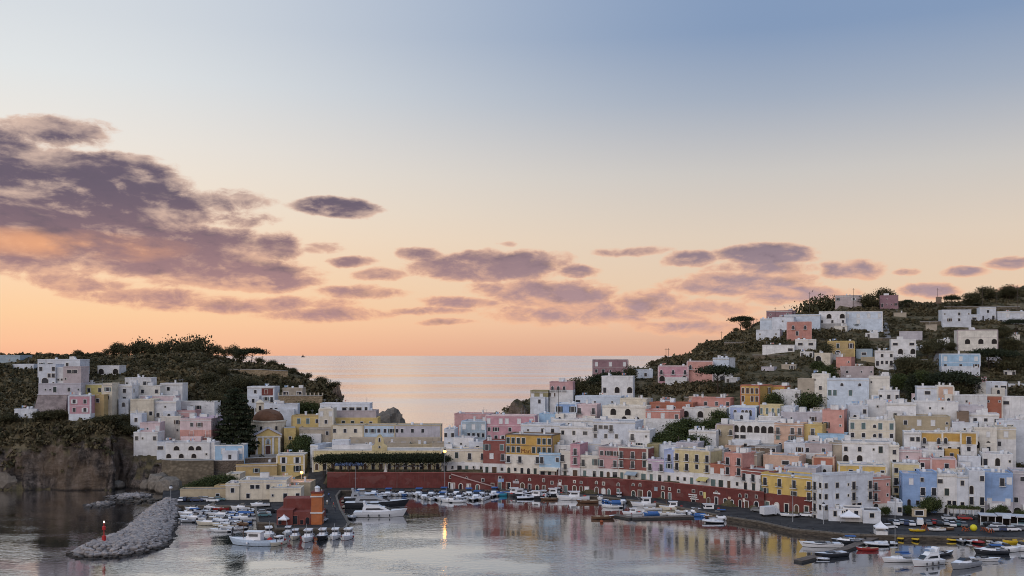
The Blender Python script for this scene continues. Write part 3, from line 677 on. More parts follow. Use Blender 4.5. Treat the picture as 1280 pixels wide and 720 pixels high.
    # roof clutter
    for e in range(extras + (2 if extras else 0)):
        kx, ky = rnd.uniform(-hw + .9, hw - .9) if hw > 1 else 0, rnd.uniform(1.2, dep - 1.2); zr = h - pk; r_ = rnd.random()
        if r_ < .10:
            q = MB(); q.tube([(kx - 1.1, ky, zr - .02), (kx - 1.1, ky, zr + 1.6), (kx + 1.1, ky, zr + 1.6), (kx + 1.1, ky, zr - .02)], .025, 4); q.obj('laundry_line', METAL, root)
            for n2 in range(3): q = MB(); x_ = kx - .75 + n2 * .62; q.box(x_ - .24, x_ + .24, ky - .015, ky + .015, zr + .7 + .15 * n2, zr + 1.5); q.obj('laundry', P_(rnd.choice(('white', 'coral', 'blue', 'ivory', 'sky'))), root)
        elif r_ < .34:
            q = MB(); cw = rnd.uniform(.3, .45); ch_ = rnd.uniform(1.0, 1.8); q.box(kx - cw, kx + cw, ky - cw, ky + cw, zr - .05, zr + ch_); q.box(kx - cw - .1, kx + cw + .1, ky - cw - .1, ky + cw + .1, zr + ch_ + .001, zr + ch_ + .14); q.obj('chimney', WHITE, root)
        elif r_ < .5:
            q = MB(); q.lathe([(.55, zr - .02), (.58, zr + .1), (.58, zr + 1.0), (.45, zr + 1.12), (.12, zr + 1.16)], 10, 0, (kx, ky)); q.obj('water_tank', TANK, root, True)
        elif r_ < .66:
            q = MB(); q.tube([(kx, ky, zr - .05), (kx, ky, zr + rnd.uniform(2, 3.2))], .03, 4); zz = zr + 1.9; q.box(kx - .7, kx + .7, ky - .02, ky + .02, zz, zz + .05); q.box(kx - .45, kx + .45, ky - .02, ky + .02, zz - .35, zz - .3); q.obj('antenna', METAL, root)
        elif r_ < .76 and w > 6:
            rw, rd, rh = rnd.uniform(.8, 1.5), rnd.uniform(.9, 1.3), rnd.uniform(1.3, 2.0); kx = max(-hw + rw + .4, min(hw - rw - .4, kx)); ky = dep - rd - .4
            q = MB(); q.box(kx - rw, kx + rw, ky - rd, ky + rd, zr - .05, zr + rh, 0, 1); q.obj('roof_room', [WHITE, ROOF], root)
        else:
            q = MB(); q.box(kx - .9, kx + .9, ky - .5, ky + .5, zr - .02, zr + .45); q.obj('roof_bench', P_('lavgrey'), root)
    return root, w, h, dep
def H(x0, x1, yt, yb, col, rows, label, **k):
    return house(x0, x1, yt, yb, col, rows.split('/') if rows else [], label, **k)
def Rw(x0, x1, yt, col, rows, label, off=6.0, **k):
    """a house of the front row, standing on the promenade"""
    k.setdefault('base', None); k.setdefault('extras', 2)
    res = house(x0, x1, yt, 0, col, rows.split('/') if rows else [], label, D01=(Dw(x0) + off, Dw(x1) + off), zb=SZ, **k)
    root, w = res[0], res[1]; n = max(1, int(w / 2.5)); rn = random.Random(int(x0))
    for i in range(n):                                  # shop doors and windows at street level
        kd = rn.choice(('rect', 'rect', 'arch', 'wide', 'win')); x = -w/2 + w * (i + .5) / n
        if kd == 'win': mobj('window', opening_mesh('rect', .95, 1.2, FRW, PANE, .12), root, (x, -.035, 1.0))
        else: mobj('door', opening_mesh('rect' if kd == 'wide' else kd, 1.7 if kd == 'wide' else 1.15, 2.3, FRW, rn.choice((PANE, SHUT, SHUTB, SHUTG, PANE)), .13), root, (x, -.035, .05))
    return res
# ---------------------------------------------------------------- left headland
H(-2, 25, 444, 456, 'bluegrey', 't', 'grey blue flat shed on the skyline beyond the bastion', D=530, dep=12, extras=0)
H(16, 42, 455, 463, 'coolwhite', 'w.w.', 'low white bungalow with two dark windows left of the bastion', D=505, extras=1)
H(47, 100, 449, 458, 'coolwhite', 'wW.w.', 'white villa with long roof terrace behind the bastion', D=455, dep=10, extras=3)
bast, bw_, bh_, _ = H(48, 101, 479, 494, 'lavgrey', '.ttD..w.t', 'tall old bastion with battered base and pale blocks on top at the cliff edge', D=392, yaw=4, dep=16, extras=0, cat='bastion', name='bastion', found=3, fh=3.4)
_u = 392 / F
def sub_block(root, w, pxa, pxb, ytop, ybot, y0, dep, col, rows, x0=48, x1=101, rootbase=494, nm='upper_block'):
    k = w / (x1 - x0); xa, xb = -w/2 + (pxa - x0) * k, -w/2 + (pxb - x0) * k; z0, z1 = (rootbase - ybot) * _u - .4, (rootbase - ytop) * _u
    q = MB(); q.box(xa, xb, y0, y0 + dep, z0, z1 - .3, 0, 1); o = q.obj(nm, [P_(col), ROOF], root)
    q = MB(); q.loft([[(x, y, z) for x, y in [(xa - .06, y0 - .06), (xb + .06, y0 - .06), (xb + .06, y0 + dep + .06), (xa - .06, y0 + dep + .06)]] for z in (z1 - .34, z1)] + [[(x, y, z1) for x, y in [(xa + .25, y0 + .25), (xb - .25, y0 + .25), (xb - .25, y0 + dep - .25), (xa + .25, y0 + dep - .25)]]] + [[(x, y, z1 - .35) for x, y in [(xa + .25, y0 + .25), (xb - .25, y0 + .25), (xb - .25, y0 + dep - .25), (xa + .25, y0 + dep - .25)]]])
    q.obj('parapet', P_(col), root); n = len(rows)
    for i, row in enumerate(rows):
        for j, ch in enumerate(row):
            if ch == '.': continue
            kd, ww, hh, nme, _b = WIN[ch]
            m = mobj(nme, opening_mesh(kd, ww, hh, P_('ivory'), PANE, .14), root); m.location = (xa + (xb - xa) * (j + .5) / len(row), y0, z1 - 1.0 - (i + 1) * 2.6 + .9)
    return o
sub_block(bast, bw_, 48, 69, 455, 479, .3, 9, 'coolwhite', ['w..w', '..ww', '.A.t'])
sub_block(bast, bw_, 69.2, 78, 459, 479, 1.2, 8, 'white', ['..', 'tt'])
sub_block(bast, bw_, 78.2, 100.5, 458, 479, .8, 9, 'greypink', ['.WW.', 't...', 't...'])
k = bw_ / 53; q = MB(); hb = 23.5 * _u
q.v += [(-bw_/2 - 1.4, -2.0, -hb), (-bw_/2 + 36 * k, -2.0, -hb), (-bw_/2 + 36 * k, 14, -hb), (-bw_/2 - 1.4, 14, -hb), (-bw_/2 - .15, -.15, .05), (-bw_/2 + 36 * k, -.15, .05), (-bw_/2 + 36 * k, 14, .05), (-bw_/2 - .15, 14, .05)]
for fc in ((0, 1, 5, 4), (1, 2, 6, 5), (3, 0, 4, 7), (4, 5, 6, 7)): q.f.append(fc); q.m.append(0)
q.obj('battered_base', plaster('bastion_base', (.36, .30, .29), 2.2), bast)
q = MB(); q.box(-bw_/2 - .3, bw_/2 + .2, -.3, .0, .1, .45); q.obj('string_course', P_('lavgrey'), bast)
H(86, 113, 494, 521, 'pink', 'ww/ww', 'square pink house with white trim under the bastion', D=385, yaw=3, dep=9, base=('coolwhite', 1.2), trim='coolwhite', extras=1, frame='white')
H(101, 128, 480, 495, 'lemon', '.w.w', 'bright yellow house beside the bastion', D=398, trim='ivory', extras=2, roof=ROOF)
H(114, 130, 493, 506, 'ochre', '.w.', 'ochre low house under the bright yellow one', D=390, extras=0)
H(129, 140, 479, 506, 'cream', 'w/w', 'narrow cream house between yellow and white houses', D=394, extras=0)
H(18, 46, 511, 522, 'coolwhite', 'w.t.w', 'low whitewashed house at the foot of the bastion', found=2, D=392, extras=3, dep=6)
H(122, 149, 457, 470, 'white', 'A.A/.W.', 'white villa alone among the trees on the headland', D=470, extras=1)
H(140, 165, 481, 508, 'white', '..w./..w.', 'plain white house with stepped roof', D=402, dep=10, side='w.')
H(156, 189, 472, 484, 'white', 't.w.wW', 'white rooftop house with three chimneys above the terraces', D=425, extras=4)
H(165, 200, 482, 497, 'ivory', '.w.w', 'wide ivory house with two tall windows', D=412, extras=2)
H(200, 228, 479, 494, 'white', '.w..', 'white house with mansard shed below the pine wood', D=430, extras=3)
H(174, 219, 494, 503, 'palepink', 's....', 'low pale pink terrace house', D=408, extras=3, trim='white')
H(163, 192, 499, 522, 'cream', '..../t..w', 'cream stepped house with few windows', D=398, extras=2)
H(193, 220, 501, 522, 'white', '.t./w..', 'blank white house beside the cream stepped one', D=400, extras=2)
H(220, 268, 502, 513, 'white', 'w.ww..', 'long white house under an olive tiled roof', D=418, roof=plaster('olive_roof', (.24, .20, .10)), extras=0)
H(163, 177, 517, 532, 'coolwhite', 'w', 'small white cube house on the cliff brow', D=388, extras=1, dep=6)
H(175, 200, 528, 542, 'palepink', '.t.s', 'pale pink house with square pink panel over the cliff', D=386, extras=1, dep=8)
H(167, 197, 540, 554, 'white', 'wt.w', 'white house with arched gate on the cliff brow', D=381, extras=2, dep=7)
H(200, 226, 520, 542, 'ivory', 't.w/..t', 'ivory house squeezed between pink houses', D=397, extras=2)
H(203, 244, 513, 529, 'rose', 's.s..', 'dusty rose house with white shuttered windows', D=402, extras=2)
H(225, 264, 523, 554, 'palepink', '.ww./.d.d/....', 'pink and white three storey house with dark balcony doors', D=388, dep=10, extras=2, yaw=-4, side='ww', base=('salmon', 5.2), frame='white')
H(243, 272, 521, 550, 'lilac', '..w/..w', 'lilac house peeking out behind the pink and white one', D=395, extras=2)
H(272, 290, 530, 556, 'greypink', 'w./..', 'grey pink house beside the great conifer', D=398, extras=1)
arc, aw_, ah_, _ = H(207, 262, 553, 573, 'white', '.c.cc./c.c.c.t', 'white terraced house with rows of dark arches on the sea wall', D=377, yaw=2, dep=9, extras=3, fh=2.9, top=.5)
H(196, 214, 552, 567, 'coolwhite', 'W.', 'white house with long shaded window over the rock', D=379, extras=1, dep=6)
H(268, 304, 556, 573, 'sky', '.s..s', 'sky blue cottage with white doors and green roof', D=378, yaw=2, dep=8, roof=plaster('green_roof', (.10, .13, .10)), extras=0, trim='white')
H(259, 268, 553, 573, 'white', '', 'white rounded lean-to beside the sky blue cottage', D=378, extras=1, dep=7)
# ---------------------------------------------------------------- church square
H(309, 343, 483, 503, 'coolwhite', '.w.s.', 'white house with a red panel high under the headland wood', D=455, yaw=-2, extras=1)
q = MB(); q.box(.4, 5.6, -.04, .05, 3.2, 6.4); q.obj('red_panel', P_('red'), bpy.data.objects[[o.name for o in bpy.data.objects if o.get('label', '').startswith('white house with a red panel')][0]])
H(318, 372, 505, 519, 'coolwhite', 'w..ww....', 'long low white house above the church dome', D=428, extras=3, roof=ROOFD)
H(353, 378, 485, 495, 'beige', 'W.W', 'beige house with pergola terrace below the cliff', D=462, extras=1)
H(365, 399, 519, 534, 'yellow', '.D.D.w', 'yellow house with green shutters right of the church', D=410, yaw=0, extras=2, trim='ochre', shut=SHUTG)
H(399, 416, 510, 534, 'cream', 's.s/.w.', 'tall cream block joined to the yellow house', D=409, yaw=0, extras=1, trim='ivory')
H(400, 462, 504, 515, 'coolwhite', '...WWWw', 'white rooftop pavilion with a long glazed front', D=425, yaw=0, extras=2)
H(415, 470, 513, 524, 'greypink', '', 'windowless pink grey upper storey above the yellow block', D=421, yaw=0, extras=1)
H(415, 472, 522, 534, 'yellow', 'w.D.D.w.w.', 'broad yellow block with five windows over the long facade', D=415, yaw=0, extras=0)
H(374, 414, 534, 551, 'beige', '...w', 'brown stone basement block beside the street', D=404, yaw=0, extras=0, roof=ROOFD)
H(415, 454, 531, 548, 'cream', 'w.w.w.', 'cream end of the long government facade', D=403, yaw=0, extras=0, trim='sand', cat='building')
H(454, 493, 531, 548, 'paleblue', 'wwwww', 'pale blue middle of the long government facade', D=403.2, yaw=0, extras=0, trim='sand', cat='building')
H(493, 551, 531, 548, 'lavgrey', 'ww.w.w...', 'grey end of the long government facade beside the open sea', D=403.4, yaw=0, extras=1, trim='sand', cat='building')
H(436, 551, 547, 562, 'beige', '..t...t.t...t', 'old brown stone terrace below the long facade', D=399, yaw=0, dep=3.5, extras=0, cat='building')
for i, (a, c_, yt_) in enumerate(((484, 512, 553), (512, 540, 555), (540, 558, 553))):
    H(a, c_, yt_, 563, 'sand' if i % 2 else 'beige', 'o.o.o', ['ruined sand stone sheds behind the gable', 'low brown sheds in the middle of the stone terrace', 'low brown shed beside the white corner house'][i], D=392, yaw=0, dep=5, extras=1, roof=ROOFD)
yb, yw, yh, _ = H(391, 552, 562, 590, 'paleyellow', '', 'long yellow building with a bell gable behind the clipped trees', D=379, yaw=0, dep=10, extras=0, cat='building', name='town_building', trim='ivory', zb=SZ)
for i in range(16):
    m = mobj('door', opening_mesh('rect' if i % 3 else 'arch', 1.2, 2.4, P_('ivory'), PANE if i % 2 else SHUTB, .2), yb); m.location = (-yw/2 + yw * (i + .5) / 16, 0, .05)
    if i % 2: mobj('window', opening_mesh('rect', .9, 1.2, P_('ivory'), PANE, .15), yb, (-yw/2 + yw * (i + .5) / 16, 0, 4.6))
k = yw / 161; gx = -yw/2 + (474.5 - 391) * k; g_ = 379 / F
q = MB(); zt_ = yh - .4; poly = [(-9.5, 0), (-9.5, 3.2), (-5.5, 4.6), (-5.2, 8), (-3.6, 8.4), (-3.4, 9.2), (-1.2, 10.6), (1.2, 10.6), (3.4, 9.2), (3.6, 8.4), (5.2, 8), (5.5, 4.6), (9.5, 3.2), (9.5, 0)]
panel(q, [(gx + x * .3, zt_ + z * .58) for x, z in reversed(poly)][::-1], -.25, .9, 0); q.obj('bell_gable', P_('paleyellow'), yb)
mobj('bell_arch', opening_mesh('arch', .7, 1.5, WHITE, DARKIN, .15), yb, (gx, -.26, zt_ + 3.4)); mobj('clock', opening_mesh('arch', .7, .8, WHITE, PANE, .15), yb, (gx, -.26, zt_ + 1.0))
H(415, 465, 556, 564, 'white', '', 'white vaulted rooms on the yellow building roof', D=386, yaw=0, dep=5, extras=3)
H(415, 436, 550, 563, 'coolwhite', '.t.', 'white stair room rising behind the vaulted rooms', D=388, yaw=0, dep=4, extras=0)
H(388, 397, 556, 585, 'coolwhite', 't/t', 'narrow white house corner along the steep street', D=384, yaw=-18, dep=12, extras=1)
# the low cream buildings along the left quay
H(346, 380, 568, 598, 'yellow', 'DD/DD', 'yellow two storey house with white trim below the church', D=383, yaw=3, dep=9, trim='ivory', extras=1, base=None, top=.9)
H(295, 346, 580, 601, 'ochre', '..w..', 'ochre house with a pale sloping roof', D=375, yaw=4, dep=12, extras=2, roof=plaster('pink_roof', (.46, .40, .37)))
H(283, 300, 592, 608, 'cream', '.', 'cream stair block beside the ochre house', D=362, dep=8, extras=0)
H(299, 358, 600, 627, 'cream', '..WW.w.../.w......', 'long cream warehouse facing the small boat basin', D=336, yaw=3, dep=12, extras=3, fh=3.0, cat='building')
H(282, 299, 604, 627, 'cream', '.w./...', 'cream corner house with one big dark window', D=335, yaw=3, dep=9, extras=1)
H(337, 376, 610, 628, 'cream', 't.g.g', 'low cream workshops on the left quay', D=331, yaw=3, dep=7, extras=2, cat='building')
H(356, 388, 603, 622, 'sand', 'W.w.', 'sandy house with awnings at the street corner', D=345, yaw=0, dep=9, extras=2)
H(225, 283, 611, 627, 'sand', '......w.', 'long sand coloured yard wall building by the parked cars', D=338, yaw=3, dep=5, extras=0, roof=ROOFD, cat='building')
H(268, 284, 607, 620, 'ochre', '', 'small ochre shed behind the yard wall', D=345, extras=0, dep=5)
# ---------------------------------------------------------------- shore at the gap
H(555, 568, 536, 562, 'coolwhite', 'w.w/.t.', 'narrow white corner house beside the sea gap', D=388, yaw=-6, extras=1)
H(567, 592, 547, 566, 'white', '.t../...w', 'stepped white house below the blue grey one', D=384, yaw=-8, extras=3)
H(568, 612, 517, 540, 'rose', '...../', 'brown pink block with roof garden beside the sea gap', D=408, yaw=-8, extras=3, dep=10)
H(577, 607, 526, 549, 'bluegrey', 's.s.s', 'blue grey house with pale shuttered windows', D=398, yaw=-12, trim='paleblue', extras=2)
H(586, 608, 552, 566, 'coolwhite', '.w.', 'small white house behind the red brown house', D=382, extras=2)
H(607, 668, 519, 552, 'pink', 's.ss.s.s/ww.w.ww', 'wide pink house with white cornice and shuttered windows', D=396, yaw=-10, trim='palepink', extras=3, side='.')
# ---------------------------------------------------------------- front row on the promenade
Rw(552, 606, 561, 'cream', 'D..D..d..d/w.g.w.g.w', 'long cream and white building next to the clipped trees', base=('white', 3.6), shut=SHUT, dep=8, off=9)
Rw(604, 632, 551, 'redbrown', 'D.D/.s.d', 'dark red house on the promenade with white ground floor', base=('white', 3.6), shut=SHUTG, roof=ROOF)
mari, mw_, mh_, _ = Rw(632, 690, 543, 'mustard', 'DDDD..DDD/DDD..DDDD/d.d..d.d', 'large mustard yellow hotel with dark shutters', base=('ivory', 7.2), trim='brown', shut=SHUT, dep=11, extras=1, cat='hotel', name='hotel')
Rw(674, 700, 566, 'sky', 'd..w', 'light blue house with a canvas awning beside the hotel', base=('white', 3.0), off=5.2, roof=ROOFD)
Rw(700, 713, 563, 'ivory', 'd./d', 'narrow ivory house beside the light blue one', base=('white', 3.0))
Rw(713, 725, 555, 'pink', 'd/d', 'slim pink tower house with white ground floor', base=('white', 3.2), off=5.6)
Rw(725, 749, 569, 'ivory', 'd.D', 'ivory house with one balcony on the promenade', base=('white', 3.0), extras=3)
H(724, 751, 553, 572, 'coolwhite', '..s', 'white house with a brown end panel above the ivory one', D=368, yaw=-20, extras=2)
Rw(748, 773, 558, 'rose', 'www/d.d', 'rose house with white surrounds and two balconies', base=('white', 3.4), trim='greypink')
Rw(773, 809, 559, 'redbrown', 'd.d.d/d.d.D', 'crimson and peach house with white cornice', base=('ivory', 3.4), trim='ivory')
Rw(809, 830, 574, 'lilac', 'd.d', 'pale lilac house on the promenade', base=('white', 3.6), extras=3)
Rw(830, 843, 562, 'periwinkle', 'd/w', 'slim periwinkle house beside the lilac one', base=('white', 3.4))
Rw(843, 887, 562, 'paleyellow', 'd.d.d.d/d.d.w.d', 'wide yellow house with white balconies on the promenade', base=('white', 4.0), extras=3, trim='cream')
Rw(887, 906, 580, 'terracotta', 's.s', 'low terracotta house with white doors', base=('white', 4.4))
Rw(906, 927, 566, 'coral', 'd.d/d.d', 'tall coral pink house with four balcony doors', base=('white', 4.0), trim='salmon', side='.')
Rw(927, 968, 587, 'redbrown', 'd.d.d.w', 'long dark red house with grey surrounds', base=('white', 5.2), extras=4)
yl, ylw, ylh, _ = H(952, 1016, 593, 642, 'brightyellow', 'd.d.d.d/w.w.W.d/', 'bright yellow house on a deep red base at the wall end', D01=(Dw(952) + 1.2, 302), zb=QZ, base=('red', 5.4), dep=9, extras=2, found=1.5)
for i in range(5):
    m = mobj('door', opening_mesh('arch' if i % 2 else 'rect', 1.3, 2.6, P_('ivory'), [SHUTG, SHUTW, PANE, SHUTB, SHUT][i], .25), yl); m.location = (-ylw/2 + ylw * (i + .6) / 5.2, -.035, .05)
H(1029, 1091, 592, 646, 'coolwhite', 'w.w.td..d/w.w.td..d/w.w..dG..', 'big cool white four storey apartment block', D01=(294.6, 301), zb=QZ, dep=5.2, extras=4, found=1.5, top=2.0, side='wd/wd/wd/.g')
H(1091, 1113, 596, 642, 'salmon', 'd.t/d.t/A..', 'pink three storey house wedged beside the white block', D01=(301.5, 304), zb=QZ, dep=9, extras=1, found=1.5, base=('ivory', 3.6))
# ---------------------------------------------------------------- lower right waterfront
H(1116, 1150, 579, 612, 'paleyellow', 'w..w/d..d/w...', 'tall pale yellow house behind the blue houses', D=322, yaw=-16, trim='ivory', extras=2)
H(1128, 1150, 592, 638, 'blue', '.s./..../.A.W', 'blue house with a swooping outside stair', D=309, yaw=-14, zb=QZ + .3, extras=1, dep=8, frame='periwinkle', side='d')
H(1150, 1171, 590, 637, 'blue', 'W.../d.d/s.s/.A.', 'blue house with stacked white balconies', D=308, yaw=-14, zb=QZ + .3, extras=1, dep=8)
H(1171, 1196, 592, 641, 'white', 'W../.D./w.Wg/.V.', 'white house with a great arch and long balcony', D=307, yaw=-16, zb=QZ + .2, extras=3, dep=9, roof=ROOF)
H(1194, 1212, 594, 639, 'coolwhite', '.w./.../.W./.t', 'white house with one high window beside the great arch', D=306, yaw=-16, zb=QZ + .2, extras=3, dep=9)
H(1211, 1231, 588, 643, 'coolwhite', '..w/A../d.d/..w', 'slim white tower with a domed roof room', D=304, yaw=-18, zb=QZ + .2, extras=3, dep=9)
H(1231, 1266, 591, 641, 'blue', '..ds/.../s.s/AAA', 'broad blue house above three white arches', D=306, yaw=-18, zb=QZ + .2, extras=2, dep=10, base=('lavgrey', 3.6))
H(1266, 1300, 589, 641, 'lavgrey', '.W../..../w.w./A.A', 'grey lilac house next to the broad blue one', D=306, yaw=-18, zb=QZ + .2, extras=2, dep=10)
H(1054, 1080, 635, 650, 'white', 'g.W.', 'low white harbour bar with flat roof', D=291, yaw=-14, zb=QZ, dep=6, extras=0, roof=ROOFD, found=1.2, fh=2.6, top=.5)
H(1036, 1057, 636, 648, 'coolwhite', '.w.g', 'low white kiosk against the apartment block', D=292, yaw=-12, zb=QZ, dep=5, extras=1, found=1.2, fh=2.6, top=.5)
H(1079, 1101, 638, 652, 'coolwhite', '.W.', 'white ticket office with a dark flat roof', D=288, yaw=-12, zb=QZ, dep=7, extras=0, roof=ROOFD, found=1.2, fh=2.6, top=.5)
H(1108, 1128, 627, 641, 'coolwhite', 't.w', 'low white shed below the pale yellow house', D=303, yaw=-16, zb=QZ, dep=6, extras=2, found=1.2)
H(1140, 1158, 636, 646, 'sand', 'W', 'sandy snack kiosk in front of the blue houses', D=300, yaw=-16, zb=QZ, dep=4, extras=0, found=1.2, fh=2.4, top=.4)
# ---------------------------------------------------------------- second and third rows
H(651, 700, 530, 556, 'coolwhite', '.t..w.w.', 'long white house behind the hotel', D=377, yaw=-16, extras=4)
H(690, 716, 556, 575, 'white', '.w.', 'white house wedged behind the light blue one', D=364, extras=2)
H(700, 742, 533, 558, 'white', 'w.w.W./..t...', 'white house with one wide window above the promenade', D=372, yaw=-20, extras=3)
H(741, 794, 526, 558, 'coolwhite', 'dWWd..../w.w.w...', 'big blank white house with grouped shutters', D=366, yaw=-22, extras=3, dep=12)
H(786, 812, 537, 566, 'white', 'd.t/.w./', 'white house hidden behind the garden trees', D=362, extras=2)
H(809, 823, 555, 572, 'olive', '', 'small olive rendered wall house behind the lilac one', D=353, extras=0, dep=6)
H(822, 853, 556, 572, 'coolwhite', '..w.', 'white house with one black window behind the periwinkle one', D=352, extras=3)
H(887, 905, 562, 584, 'grey', '', 'grey unpainted block behind the terracotta house', D=340, extras=1)
H(918, 946, 566, 592, 'beige', '', 'brown flank wall house behind the coral one', D=332, extras=1)
H(695, 720, 504, 526, 'blue', 'D.D', 'cornflower blue house with white cornice over the pink one', D=402, yaw=-14, trim='iceblue', base=('white', 3.2), extras=1)
H(720, 746, 505, 528, 'palepink', 'd.d/.w.', 'pale pink house beside the cornflower blue one', D=401, yaw=-16, extras=2)
H(692, 756, 524, 542, 'white', 'W.w.w.w.', 'white terrace house with potted plants below the cornflower blue one', D=390, yaw=-16, extras=2)
H(719, 776, 495, 508, 'iceblue', 'W..t..t.', 'long ice blue upper house on the slope', D=412, yaw=-16, extras=2, frame='white')
H(674, 694, 517, 529, 'sky', '..s', 'small blue and white cottage in the hollow', D=402, yaw=-14, extras=1)
H(753, 808, 507, 530, 'ivory', '.A.A../A..A.A.', 'ivory house with two rows of arches', D=392, yaw=-20, extras=2, fh=3.0)
H(775, 808, 498, 509, 'cream', '......', 'plain cream house above the arches', D=404, yaw=-20, extras=1)
H(807, 850, 512, 540, 'coral', 's.s.g/W.W.W/....', 'red and white house with large grey shutters', D=385, yaw=-20, base=('white', 5.2), extras=2, side='..')
H(812, 866, 503, 513, 'terracotta', '.w.ww.w.', 'long low terracotta house', D=400, yaw=-22, extras=3)
H(865, 913, 497, 508, 'coral', '..w.w.w', 'long low coral house with white roof rails', D=404, yaw=-22, extras=4)
H(853, 880, 509, 522, 'white', 'A.A', 'white vaulted house below the coral one', D=392, extras=2)
H(880, 908, 510, 524, 'ivory', '.w.w', 'ivory garden house among palm trees', D=388, extras=3)
H(912, 945, 508, 524, 'periwinkle', '.a.aaa.', 'periwinkle blue house with four arched white windows', D=384, yaw=-22, trim='iceblue', extras=1)
H(895, 917, 530, 552, 'sand', 'b.b', 'sand coloured house with two ornate windows', D=366, yaw=-24, trim='greypink', extras=1)
H(861, 895, 538, 556, 'white', '..t.', 'white house with a blank gable', D=364, yaw=-24, extras=3)
H(845, 872, 553, 568, 'lavgrey', '..', 'grey rooftop behind the wide yellow house', D=349, extras=3)
H(916, 968, 527, 560, 'white', 'AAAAAA/WW..../gg.aaaa', 'white loggia house with rows of arched windows', D=362, yaw=-28, extras=2, dep=10)
H(968, 1004, 529, 559, 'peach', 'd.dd/D.D.', 'peach orange house with green shutters', D=356, yaw=-28, shut=SHUTG, extras=2)
H(1004, 1028, 530, 555, 'yellow', '.d./...', 'golden house adjoining the peach one', D=354, yaw=-28, extras=1)
H(1022, 1058, 542, 556, 'sky', '..s.', 'light blue shed below the salmon house', D=350, yaw=-24, extras=0)
H(1028, 1055, 512, 545, 'salmon', '..t/D.t/D.t', 'salmon house with brown flank and two shutters', D=358, yaw=-26, extras=2, side='..')
H(1062, 1118, 524, 556, 'cream', 'D.D.oD.D/w.w.ow.w', 'grand cream villa with dark green shutters and long balconies', D=348, yaw=-18, trim='ivory', shut=SHUTG, extras=3, dep=11)
H(950, 975, 506, 523, 'paleyellow', 'D.D.D.D', 'pale yellow low house with green shutters', D=380, yaw=-24, shut=SHUTG, extras=1)
H(974, 994, 508, 523, 'coolwhite', '', 'blank white annexe beside the pale yellow house', D=379, yaw=-24, extras=1)
H(948, 976, 520, 532, 'white', '...w', 'white rooftop house in front of the pale yellow one', D=372, yaw=-26, extras=3)
H(976, 1030, 515, 534, 'lavgrey', '.t..w.', 'grey white house with cluttered roof terrace', D=370, yaw=-26, extras=5)
H(926, 949, 481, 506, 'mustard', 'DDDD/D.DD', 'golden yellow house with red corner strips', D=402, yaw=-42, trim='terracotta', shut=SHUTB, extras=2, dep=11, side='.D')
H(962, 981, 482, 496, 'mustard', '.w.', 'golden annexe behind the golden yellow house', D=408, yaw=-38, trim='terracotta', extras=2, dep=6)
H(975, 1000, 487, 502, 'white', '..w', 'white garden house by the golden annexe', D=400, extras=3)
H(997, 1018, 473, 499, 'beige', '', 'beige blank house with a pink edge', D=398, yaw=-24, extras=0, sidecol='pink')
H(1015, 1036, 467, 497, 'ivory', 't../.w./.w.', 'ivory tall house beside the beige blank one', D=396, yaw=-22, extras=2)
H(1034, 1086, 473, 500, 'iceblue', '..o..o./DD..D...', 'large ice blue house with arched upper windows', D=390, yaw=-20, extras=2, dep=11, shut=SHUTG, frame='white')
H(1050, 1092, 458, 476, 'greypink', '.o..t.t', 'mauve grey house above the ice blue one', D=400, yaw=-20, extras=2)
H(1045, 1064, 446, 462, 'coral', '..t', 'coral tower house glowing on the slope', D=412, yaw=-30, extras=1)
H(1028, 1046, 463, 478, 'peach', 't.', 'peach house below the coral tower', D=404, extras=2)
H(1086, 1112, 470, 492, 'ivory', 't.../..w.', 'stepped ivory house with outside stairs', D=388, extras=2)
H(1098, 1124, 488, 500, 'white', 'w.w.w', 'white cottage with a green awning', D=378, extras=2)
H(1108, 1145, 504, 522, 'white', '....', 'white curved retaining house with a blue awning', D=362, yaw=-18, extras=1)
H(1060, 1085, 506, 524, 'coolwhite', '..w', 'white stepped house on the stairway', D=364, yaw=-14, extras=3)
H(1084, 1110, 500, 516, 'white', '.t.', 'white stairway house under the cottage', D=370, yaw=-14, extras=2)
H(1119, 1188, 520, 544, 'sand', '.w.s.s.t', 'long sand coloured old house with white shutters', D=352, yaw=-18, extras=3, dep=11, side='w/w')
H(1143, 1198, 502, 526, 'white', '..t.t..', 'large blank white wall house', D=362, yaw=-18, extras=2)
H(1146, 1173, 483, 504, 'coolwhite', '.W.', 'cool white terrace house with a pergola', D=376, yaw=-18, extras=2)
H(1172, 1192, 482, 503, 'peach', '.s.', 'brown pink tower room with one white door', D=374, yaw=-18, trim='ivory', extras=1)
H(1196, 1211, 515, 533, 'brown', '', 'dark unpainted house beside the white one', D=352, extras=0)
H(1209, 1249, 517, 536, 'white', '.w.w.W', 'white house with a covered veranda', D=352, yaw=-20, extras=3)
H(1198, 1230, 507, 520, 'lavgrey', '..', 'pale grey wall house above the veranda', D=360, extras=1)
H(1245, 1290, 525, 541, 'coolwhite', '.W..', 'white roof terraces at the field edge', D=348, yaw=-20, extras=3)
H(1130, 1151, 540, 562, 'white', '.Ww/...', 'white end of the mustard terrace', D=338, yaw=-18, extras=2)
H(1151, 1178, 540, 572, 'mustard', 'b.b/w.wg', 'mustard house with two arched balcony doors', D=337, yaw=-18, base=('white', 5.4), trim='ivory', extras=2)
H(1178, 1202, 540, 572, 'mustard', 'b../.W.g', 'mustard house with a single arched balcony door', D=335, yaw=-18, base=('white', 5.4), trim='ivory', extras=3)
H(1201, 1221, 540, 576, 'mustard', '.d./.w.', 'mustard end house with a pink flank', D=332, yaw=-18, base=('white', 5.4), trim='ivory', extras=1)
H(1218, 1246, 534, 564, 'ivory', 's.s./A.A.', 'ivory house with two arches below shuttered windows', D=338, yaw=-18, extras=2)
